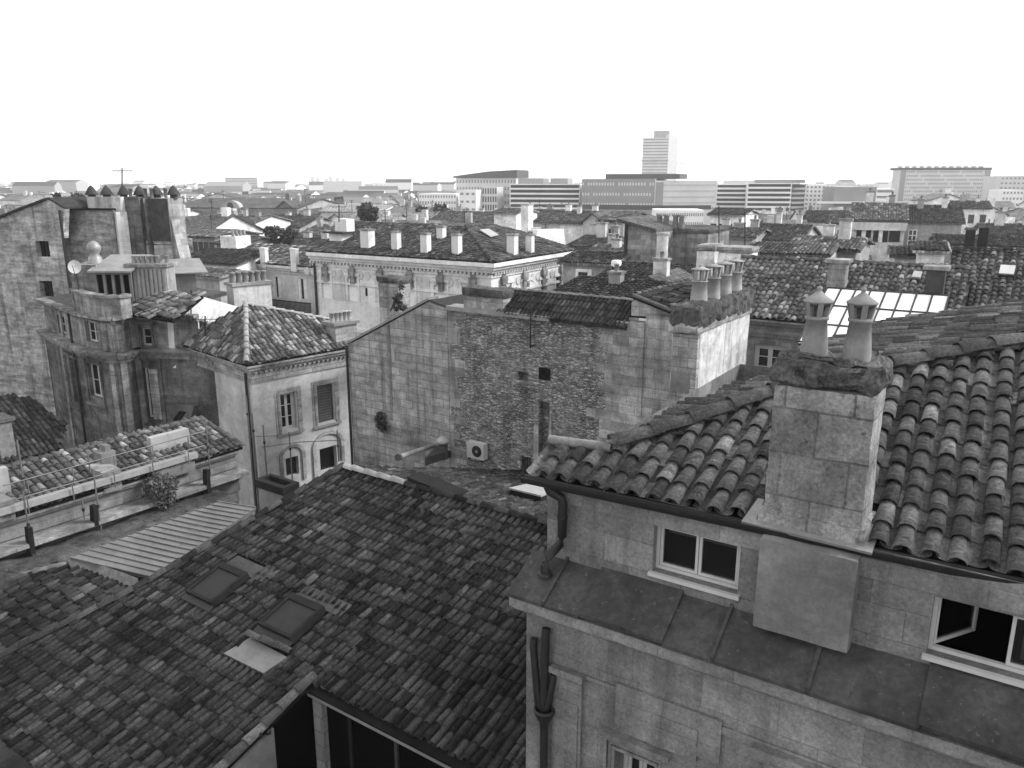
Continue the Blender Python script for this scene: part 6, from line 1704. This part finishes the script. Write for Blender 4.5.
# aerial masts
for px, y0, y1, Y, lab in ((719, 206, 252, 60, 'tall thin aerial mast left of the curved balcony block'), (745, 212, 262, 55, 'thin aerial mast right of the four big pots'), (191, 290, 335, 38, 'television aerial above the bright gable wall'), (183, 196, 262, 48, 'thin aerial beside the six hooded pots'), (122, 168, 190, 48, 'tilted short aerial above the hooded pots'), (339, 205, 222, 66, 'thin aerial on the mansion dormer'), (205, 316, 345, 36, 'thin aerial left of the pyramid roof')):
    p, q = hy(px, y1, Y), hy(px, y0, Y); t = thing('aerial', lab, 'aerial', p, 'roof aerials')
    mb = MB(); mb.tube([p, q], .035 * max(1, Y / 45), 5); mb.build('mast', M['iron'], t)
    mb = MB()
    for k in range(5):
        c = q - ZUP * (.15 + .02 * k) + V3((k - 2) * .22, 0, 0); mb.tube([c - V3(0, .3, .1), c + V3(0, .3, .1)], .012 * max(1, Y / 45), 4)
    mb.tube([q - ZUP * .15 - V3(.6, 0, 0), q - ZUP * .15 + V3(.6, 0, 0)], .015 * max(1, Y / 45), 4); mb.build('antenna', M['iron'], t)
# ------------------------------------------------ trees among the roofs
def tree(label, px, y0, y1, wpx, Y, n, s, mat='leaf', seed=1, name='tree'):
    tp, bt = hy(px, y0, Y), hy(px, y1, Y); r = wpx / 2 / 825 * Y
    t = thing(name, label, 'tree', V3(tp[0], tp[1], 0))
    mb = MB(); rr = np.random.default_rng(seed); H = tp[2] - bt[2]
    for k in range(9):
        c = V3(tp[0], tp[1], bt[2] + H * .45) + V3(rr.uniform(-.6, .6) * r, rr.uniform(-.6, .6) * r, rr.uniform(-.4, .42) * H)
        leaves(mb, c, r * rr.uniform(.3, .55), r * .5, H * rr.uniform(.14, .26), n // 9, s, seed * 50 + k, .1)
    mb.build('crown', M[mat], t)
    mb = MB(); mb.tube([V3(tp[0], tp[1], 0), V3(tp[0] + .2, tp[1], bt[2] * .6), V3(tp[0], tp[1], tp[2] - H * .3)], [.35, .26, .08], 7)
    for k in range(5):
        a = rr.uniform(0, 6.28); mb.tube([V3(tp[0] + .1, tp[1], bt[2] + H * .1), V3(tp[0] + math.cos(a) * r * .6, tp[1] + math.sin(a) * r * .6, bt[2] + H * rr.uniform(.4, .8))], [.14, .04], 5)
    mb.build('trunk', M['dark'], t)
tree('dark spreading tree behind the mansion ridge', 365, 198, 224, 30, 112, 2600, .26, 'leaf', 1)
tree('dark round bush left of the mansion wing chimneys', 272, 226, 243, 22, 98, 1800, .2, 'leaf', 2)
tree('dark bush right beside another bush above the wing roof', 288, 228, 244, 22, 97, 1800, .2, 'leaf', 3)
tree('low dark bush behind the mansion hip, left one', 420, 208, 219, 16, 150, 1200, .3, 'leaf', 4)
tree('low dark bush left of the white complex', 437, 205, 214, 22, 165, 1300, .32, 'leaf', 5)
tree('rounded dark tree at the left beyond the gabled wall', 58, 193, 206, 16, 120, 1300, .25, 'leaf', 6)
tree('rounded dark tree left of the hooded pots', 76, 194, 206, 14, 122, 1300, .25, 'leaf', 7)
tree('dark tree clump low beyond the slab chimneys', 178, 236, 262, 12, 100, 1000, .22, 'leaf', 8)
# ================================================================== modern blocks on the skyline
mw = lambda n, v: mat_plain(n, v, .8, .08, .2, 0, .2)
mWhite, mLight, mGrey, mDarkG = mw('white_panel', .72), mw('light_concrete', .52), mw('grey_cladding', .24), mw('dark_cladding', .07)
mBand = mw('window_strip', .035)
def block(name, label, xl, xr, yt, Y, vx, dep, floors, mat, bandmat=None, bandfrac=.5, ybase=None, cols=0, roof=None, parapet=0, proud=.15, cat='building', group=None, lastrow=0):
    p0 = hy(xl, yt, Y); u = dirvp(vx); u = u if u[0] > 0 else -u
    w = Wall(p0, u); L = w.uz(xr, yt)[0]; zt = p0[2]
    c = w.P(L / 2, 0, -dep / 2)
    t = thing(name, label, cat, V3(c[0], c[1], 0), group)
    mb = MB(); mb.box(w, 0, L, 0, zt, -dep, 0); mb.build('body', mat, t)
    fh = zt / max(1, floors)
    for k in range(floors):
        z0 = fh * k + fh * (1 - bandfrac) * .5; z1 = z0 + fh * bandfrac
        if z1 < 5: continue
        if cols == 0:
            mb = MB(); mb.box(w, .3, L - .3, z0, z1, -.2, .02); bd = mb.build('window_band', bandmat or mBand, t)
            for q in range(1, max(2, int(L / 14))):
                pass
            mb = MB(); mb.box(w, -.1, L + .1, z1 + .02, z1 + fh * .22, 0, proud + .6); mb.build('balcony_edge', mat, t)
        else:
            mb = MB(); cw_ = L / cols
            for q in range(cols):
                if (q * 7 + k * 3) % 11 == 0 and lastrow: continue
                mb.box(w, cw_ * (q + .22), cw_ * (q + .78), z0, z1, -.1, .04)
            mb.build('window_row', bandmat or mBand, t)
    if roof: mb = MB(); mb.box(w, -.5, L + .5, zt, zt + roof, -dep - .5, .5); mb.build('roof_slab', mDarkG, t)
    return t, w, L, zt
block('office_building', 'white low complex with rows of small windows at the left of the skyline group', 419, 456, 193.5, 335, -2500, 18, 7, mWhite, mGrey, .4, cols=14)
t, w, L, zt = block('office_building', 'taller white complex with grid windows and a sloping dark roof slab', 456, 516, 178, 345, -2500, 22, 8, mLight, mGrey, .45, cols=20)
mb = MB(); mb.prism([w.P(-1, zt + .05, .8), w.P(L + .5, zt + .05, .8), w.P(L + .5, zt + 3.2, .8), w.P(L * .55, zt + 2.6, .8), w.P(-1, zt + .7, .8)], -w.n * 20); mb.build('sloping_roof', mDarkG, t)
block('office_building', 'white stair block in front of the taller white complex', 459, 476, 190, 325, -2500, 9, 6, mWhite, mGrey, .3, cols=3)
block('office_building', 'pale annexe with dark glazed front inside the white complex', 482, 497, 187, 330, -2500, 9, 6, mLight, mDarkG, .7, cols=6)
t, w, L, zt = block('office_building', 'broad block banded with dark and white balconies left of the grey slab', 510, 580, 184, 325, -2500, 20, 11, mWhite, mBand, .62)
for a, b in ((.08, .45), (.55, .8)): mb = MB(); mb.box(w, L * a, L * b, zt, zt + 2.2, -14, -4); mb.build('roof_plant_room', mGrey, t)
c_ = hy(654, 180, 300)
t, w, L, zt = block('office_slab', 'long grey clad office slab with scattered small windows beneath the tower', 582, 655, 179, 310, -1500, 22, 6, mGrey, mLight, .28, cols=26, lastrow=1)
mb = MB(); mb.box(w, L * .3, L * 1.3, zt, zt + 1.8, -18, -3); mb.build('roof_plant_room', mDarkG, t)
wr2 = Wall(w.P(L + .02, 0, -.2), unit(V3(1, .12, 0))); LR2 = wr2.uz(717, 190)[0]
mb = MB(); mb.box(wr2, 0, LR2, 0, zt - .6, -20, 0); wing = mb.build('pale_wing', mLight, t)
for k in range(5): mb = MB(); mb.box(wr2, 3, LR2 - .5, zt - 2.4 - k * 2.1, zt - 1.9 - k * 2.1, 0, .08); mb.build('facade_joint', mw('joint_%d' % k, .4), wing)
mb = MB(); mb.box(wr2, .4, 3.2, 8, zt - 1.2, 0, .1); mb.build('stair_glazing', mGrey, wing)
mb = MB(); mb.box(wr2, .0, LR2 - 2, hy(680, 209, 305)[2], hy(680, 205, 305)[2], 0, .15); mb.build('window_band', mBand, wing)
mb = MB(); mb.box(w, 0, L, hy(620, 209, 310)[2], hy(620, 204.5, 310)[2], 0, .15); mb.build('window_band', mBand, t)
block('office_building', 'low white office with three rows of windows under the pale wing', 656, 704, 210, 240, -9000, 14, 5, mWhite, mGrey, .35, cols=22)
t, w, L, zt = block('tower', 'tall pale concrete tower rising alone above the skyline', 643, 669, 138, 800, -2600, 22, 22, mLight, mw('tower_glazing', .2), .38)
mb = MB(); mb.box(w, 10, L - .3, zt, zt + 6.5, -18, -2); mb.build('roof_plant_room', mGrey, t)
w7 = Wall(w.P(L, 0), unit(V3(.75, .66, 0))); mb = MB(); mb.box(w7, 0, w7.uz(677, 160)[0], 0, zt + 3, -6, 0); mb.build('side_wing', mw('tower_side', .45), t)
mb = MB(); mb.box(w, -1.0, L + .5, hy(655, 161, 800)[2], hy(655, 159.8, 800)[2], 0, 1.6); mb.build('tower_ledge', mGrey, t)
mb = MB(); q = w7.P(w7.uz(677, 160)[0], hy(677, 163, 800)[2]); mb.tube([q, q + V3(7, 0, 0)], .5, 5); mb.build('service_crane', mGrey, t)
block('apartment_block', 'apartment block of thin white balconies right of the pale wing', 717, 747, 184, 320, -1800, 18, 12, mWhite, mBand, .55)
t, w, L, zt = block('apartment_block', 'wide curved looking block of strong white and dark balcony bands', 748, 792, 183, 305, -3000, 18, 12, mWhite, mBand, .58)
mb = MB(); mb.box(w, 3, L * 1.3, zt, zt + 1.2, -14, -1); mb.build('roof_slab', mGrey, t)
block('apartment_block', 'grey banded block between two white balcony blocks', 792, 806, 184, 304, 1500, 14, 12, mGrey, mBand, .5)  # plain grey cladding between white neighbours
block('apartment_block', 'apartment block of stepped white balconies left of the plain grey box', 806, 834, 185, 330, -2000, 16, 12, mWhite, mGrey, .5, cols=7)
t, w, L, zt = block('hall', 'plain windowless grey box building on the right skyline', 835, 877, 187, 300, -4000, 22, 1, mGrey, mGrey, .01, cols=1)
mb = MB(); mb.box(w, -6, L * .82, hy(850, 203.6, 298)[2], hy(850, 201.6, 298)[2], 0, 2); mb.build('canopy', mWhite, t)
block('office_building', 'small white banded office left of the grid fronted slab', 877, 894, 188.5, 380, -4000, 14, 7, mWhite, mGrey, .4)
t, w, L, zt = block('apartment_slab', 'long pale slab block with a checker of windows and dark roof edge', 901, 991, 170, 420, -6000, 12, 14, mLight, mGrey, .45, cols=44, lastrow=1)
mb = MB(); mb.box(w, -.3, L + .3, zt, zt + 1.2, -16, .4); mb.build('roof_parapet', mDarkG, t)
for k in range(12): mb = MB(); mb.box(w, L * (k + .3) / 12, L * (k + .55) / 12, zt + 1.2, zt + 2.2, -9, -5); mb.build('roof_vent', mLight, t)
mb = MB(); mb.box(w, 0, 2.5, 3, zt, 0, .3); mb.build('end_frame', mGrey, t); mb = MB(); mb.box(w, L - 2.5, L, 3, zt, 0, .3); mb.build('end_frame', mGrey, t)
block('apartment_block', 'pale stepped apartment block at the right border', 1001, 1060, 176, 380, -4000, 20, 11, mLight, mGrey, .4, cols=14)
block('apartment_block', 'lower white block in front of the right border block', 1003, 1024, 190, 330, -4000, 14, 8, mWhite, mGrey, .4, cols=6)
block('apartment_block', 'distant flat slab alone on the left horizon', 225, 257, 177.5, 900, -9000, 16, 10, mLight, mGrey, .4)
block('apartment_block', 'low pale block near the left horizon below the flat slab', 207, 240, 189, 620, -9000, 16, 6, mWhite, mGrey, .3)
block('apartment_block', 'small white block on the horizon left of hooded pots', 64, 88, 183, 700, -9000, 16, 8, mWhite, mGrey, .3)
for k, px in enumerate((312, 317, 326, 330, 337, 343)):
    block('apartment_tower', 'faint slim tower in a cluster of six on the left horizon', px - 1.2, px + 1.2, 176.5 + (k % 3), 2600, -9000, 10, 1, mGrey, mGrey, .01, cols=1, group='far cluster of slim towers')
# ================================================================== far houses, one object each
used = []      # image-plane free check is not needed: footprints only
BL = []        # footprints (x, y, radius) of everything tall already standing
for o in list(scn.objects):
    if o.parent is None and o.get('category') in ('building', 'house'):
        BL.append((o.location[0], o.location[1]))
regions = ((180, 'left of the slab chimneys'), (330, 'beyond the classical building'), (450, 'between the dark tree and white complex'), (585, 'before the banded office block'), (720, 'below the pale tower'), (893, 'before the balcony blocks'), (2000, 'before the checker fronted slab'))
bands = [(100, 'nearer'), (113, 'nearer'), (127, 'nearer'), (143, 'nearer'), (161, 'mid-distance'), (181, 'mid-distance'), (204, 'mid-distance'), (230, 'farther'), (258, 'farther'), (285, 'farther'), (325, 'farthest')]
tone = ('white', 'pale', 'grey', 'dark')
rf = np.random.default_rng(21); nfar = 0
for bi, (Yb, dn) in enumerate(bands):
    step = 7.2 + Yb * .018
    x = -Yb * .68 + rf.uniform(0, 5)
    while x < Yb * .68:
        wd = step * rf.uniform(.6, 1.15); Y = Yb * rf.uniform(.95, 1.05)
        cx, cy = x + wd / 2, Y
        x += wd + (rf.uniform(0, 5) if rf.random() < .35 else .3)
        px = 512 + cx / Y * 825
        lim = 290 if 415 < px else 9999
        if Y > lim or any(abs(a - cx) < wd * .75 and abs(b - cy) < 8 for a, b in BL): continue
        if nfar >= 245: break
        wt = int(rf.choice(4, p=[.3, .38, .22, .1])); rt = int(rf.choice(3, p=[.45, .3, .25]))
        reg = next(r for l, r in regions if px < l)
        ze = rf.uniform(8.5, 14.5) + (2 if rf.random() < .1 else 0); rise = rf.uniform(1.2, 2.6)
        if 415 < px < 900 and Y > 130: ze = min(ze, CZ - 27.5 * Y / 825 - rise - rf.uniform(0, 1.5))
        if 560 < px < 760: ze = min(ze, CZ - 50 * Y / 825 - rise)
        ze = max(ze, 4.5); zr = ze + rise
        dep = rf.uniform(9, 14); front = rf.random() < .28
        w = Wall(V3(cx - wd / 2, cy, 0), unit(V3(1, rf.uniform(-.55, .1), 0)))
        L = wd
        t = thing('house', '%s %s walled house with %s tile roof, %s' % (dn, tone[wt], ('mid grey', 'dark', 'pale')[rt], reg), 'house', V3(cx, cy + dep / 2, 0), 'houses of the far town')
        nfar += 1
        P = w.P; mb = MB(); o = .35
        if front: mb.prism([P(0, 0), P(L, 0), P(L, ze), P(L / 2, zr), P(0, ze)], -w.n * dep)
        else: mb.prism([P(0, 0), P(0, 0, -dep), P(0, ze, -dep), P(0, zr, -dep / 2), P(0, ze)], w.u * L)
        mb.build('wall', wallT[wt], t)
        mb = MB(); th = ZUP * .2
        if front:
            kk = (zr - ze) / (L / 2)
            for a in (-o, L + o): mb.prism([P(a, ze - o * kk, o), P(L / 2, zr, o), P(L / 2, zr, -dep - o), P(a, ze - o * kk, -dep - o)], th)
        else:
            k = (zr - ze) / (dep / 2)
            for d in (o, -dep - o): mb.prism([P(-o, ze - o * k, d), P(L + o, ze - o * k, d), P(L + o, zr, -dep / 2), P(-o, zr, -dep / 2)], th)
        mb.build('roof', roofT[rt], t)
        if Y < 330:
            for c in range(int(rf.integers(1, 4))):
                uu = L * rf.uniform(.1, .9); mb = MB(); mb.cbox(P(uu, 0, -dep * rf.uniform(.3, .7)), w.u, rf.uniform(.7, 1.6), .7, ze, zr + rf.uniform(.5, 1.6)); mb.build('chimney', wallT[int(rf.choice(4, p=[.35, .3, .2, .15]))], t)
        if Y < 240 and rf.random() < .45:
            b = P(L * rf.uniform(.2, .8), zr - .3, -dep / 2); h = rf.uniform(1.5, 3.2); mb = MB(); mb.tube([b, b + ZUP * h], .05, 4)
            for k in range(3): mb.tube([b + ZUP * (h - .1 - .2 * k) - w.u * (.5 - .1 * k), b + ZUP * (h - .1 - .2 * k) + w.u * (.5 - .1 * k)], .03, 4)
            mb.build('aerial', M['iron'], t)
        if Y < 260:
            n = max(2, int(L / 3.2))
            for i in range(n):
                uu = L * (i + .5) / n; mb = MB(); mb.box(w, uu - .45, uu + .45, ze - 2.4, ze - .9, -.1, .04); mb.build('window', winT, t)
# ------------------------------------------------ the rest of the town out to the horizon, and its trees: beyond counting
def farmass(name, label, mat, n, y0, y1, seed, kind):
    r = np.random.default_rng(seed); mb_v = []; mb_f = []; b = 0
    for _ in range(n):
        Y = y0 * (y1 / y0) ** r.random(); x = r.uniform(-.72, .72) * Y
        if Y < 480 and x > -.11 * Y - 10: continue
        if kind == 'house':
            w, d, h = r.uniform(9, 26), r.uniform(8, 16), r.uniform(7, 14) * (1 if r.random() > .03 else 1.5); rr = r.uniform(1, 2.6)
            a = r.uniform(-.5, .3); ux, uy = math.cos(a), math.sin(a)
            pl = [(-w / 2, 0, 0), (w / 2, 0, 0), (w / 2, d, 0), (-w / 2, d, 0), (-w / 2, 0, h), (w / 2, 0, h), (w / 2, d, h), (-w / 2, d, h), (-w / 2, d / 2, h + rr), (w / 2, d / 2, h + rr)]
            mb_v += [(x + p[0] * ux - p[1] * uy, Y + p[0] * uy + p[1] * ux, p[2]) for p in pl]
            mb_f += [(b, b + 1, b + 5, b + 4), (b + 1, b + 2, b + 6, b + 5), (b + 2, b + 3, b + 7, b + 6), (b + 3, b, b + 4, b + 7), (b + 4, b + 5, b + 9, b + 8), (b + 6, b + 7, b + 8, b + 9), (b + 4, b + 8, b + 7, b + 7), (b + 5, b + 6, b + 9, b + 9)]
            b += 10
        else:
            s = r.uniform(3, 6); h = r.uniform(7, 13) + (3 if Y > 1500 else 0)
            for q in range(9):
                c = np.array([x, Y, h * .7]) + r.normal(0, 1, 3) * (s * .6, s * .6, h * .22)
                a1 = unit(r.normal(size=3)); b1 = unit(np.cross(a1, r.normal(size=3))); k = s * .42
                mb_v += [tuple(c - a1 * k), tuple(c + b1 * k), tuple(c + a1 * k), tuple(c - b1 * k)]; mb_f.append((b, b + 1, b + 2, b + 3)); b += 4
    o = MB(); o.v = mb_v; o.f = [f if f[2] != f[3] else f[:3] for f in mb_f]; o.smooth = [False] * len(mb_f)
    ob = o.build(name, mat); tag(ob, label, 'town' if kind == 'house' else 'trees', None, 'stuff'); return ob
tf = NT('far_town', .9, .1)
nz = tf.math('ABSOLUTE', tf.math('MULTIPLY', 1, 1))
sepn = tf.n.new('ShaderNodeSeparateXYZ'); tf.l.new(tf.geo.outputs['Normal'], sepn.inputs[0])
isroof = tf.math('GREATER_THAN', sepn.outputs[2], .05)
r1_ = tf.rand(); wallc = tf.ramp(r1_, [(0, .2), (.3, .42), (.6, .7), (1, .8)]); roofc = tf.ramp(tf.wrand(r1_, 3.1), [(0, .04), (.7, .12), (1, .3)])
tfm = tf.out(tf.mix(isroof, wallc, roofc))
farmass('distant_rooftops', 'endless mass of tiny pale and dark rooftops running to the horizon', tfm, 9000, 325, 3600, 5, 'house')
farmass('distant_trees', 'dark broken line of tree crowns between far roofs and sky', M['leaf'], 3600, 300, 4200, 6, 'tree')
# ================================================================== ground and air
mb = MB(); mb.poly([(-4600, -300, 0), (4600, -300, 0), (4600, 4600, 0), (-4600, 4600, 0)])
gt = NT('streets', .95, .1); gtm = gt.out(gt.rng(gt.noise(gt.pos, .02, 5, .7), .35, .65, .035, .09))
mb.build('ground', gtm, None, 'structure')
mb = MB(); hzv = [(-4700, -400, -1), (4700, -400, -1), (4700, 4700, -1), (-4700, 4700, -1)]
mb.add(hzv + [(x, y, 80) for x, y, _ in hzv], [(3, 2, 1, 0), (4, 5, 6, 7), (0, 1, 5, 4), (1, 2, 6, 5), (2, 3, 7, 6), (3, 0, 4, 7)])
hm = bpy.data.materials.new('air'); hm.use_nodes = True; hn = hm.node_tree.nodes
for n in list(hn):
    if n.type == 'BSDF_PRINCIPLED': hn.remove(n)
pv = hn.new('ShaderNodeVolumePrincipled'); pv.inputs['Color'].default_value = (1, 1, 1, 1); pv.inputs['Density'].default_value = .0003; pv.inputs['Anisotropy'].default_value = .2
hm.node_tree.links.new(pv.outputs[0], hn['Material Output'].inputs['Volume'])
hb = mb.build('haze', hm, None, 'stuff')
hb['label'] = 'thin pale air haze over the far town'; hb['category'] = 'haze'
scn.cycles.volume_bounces = 2
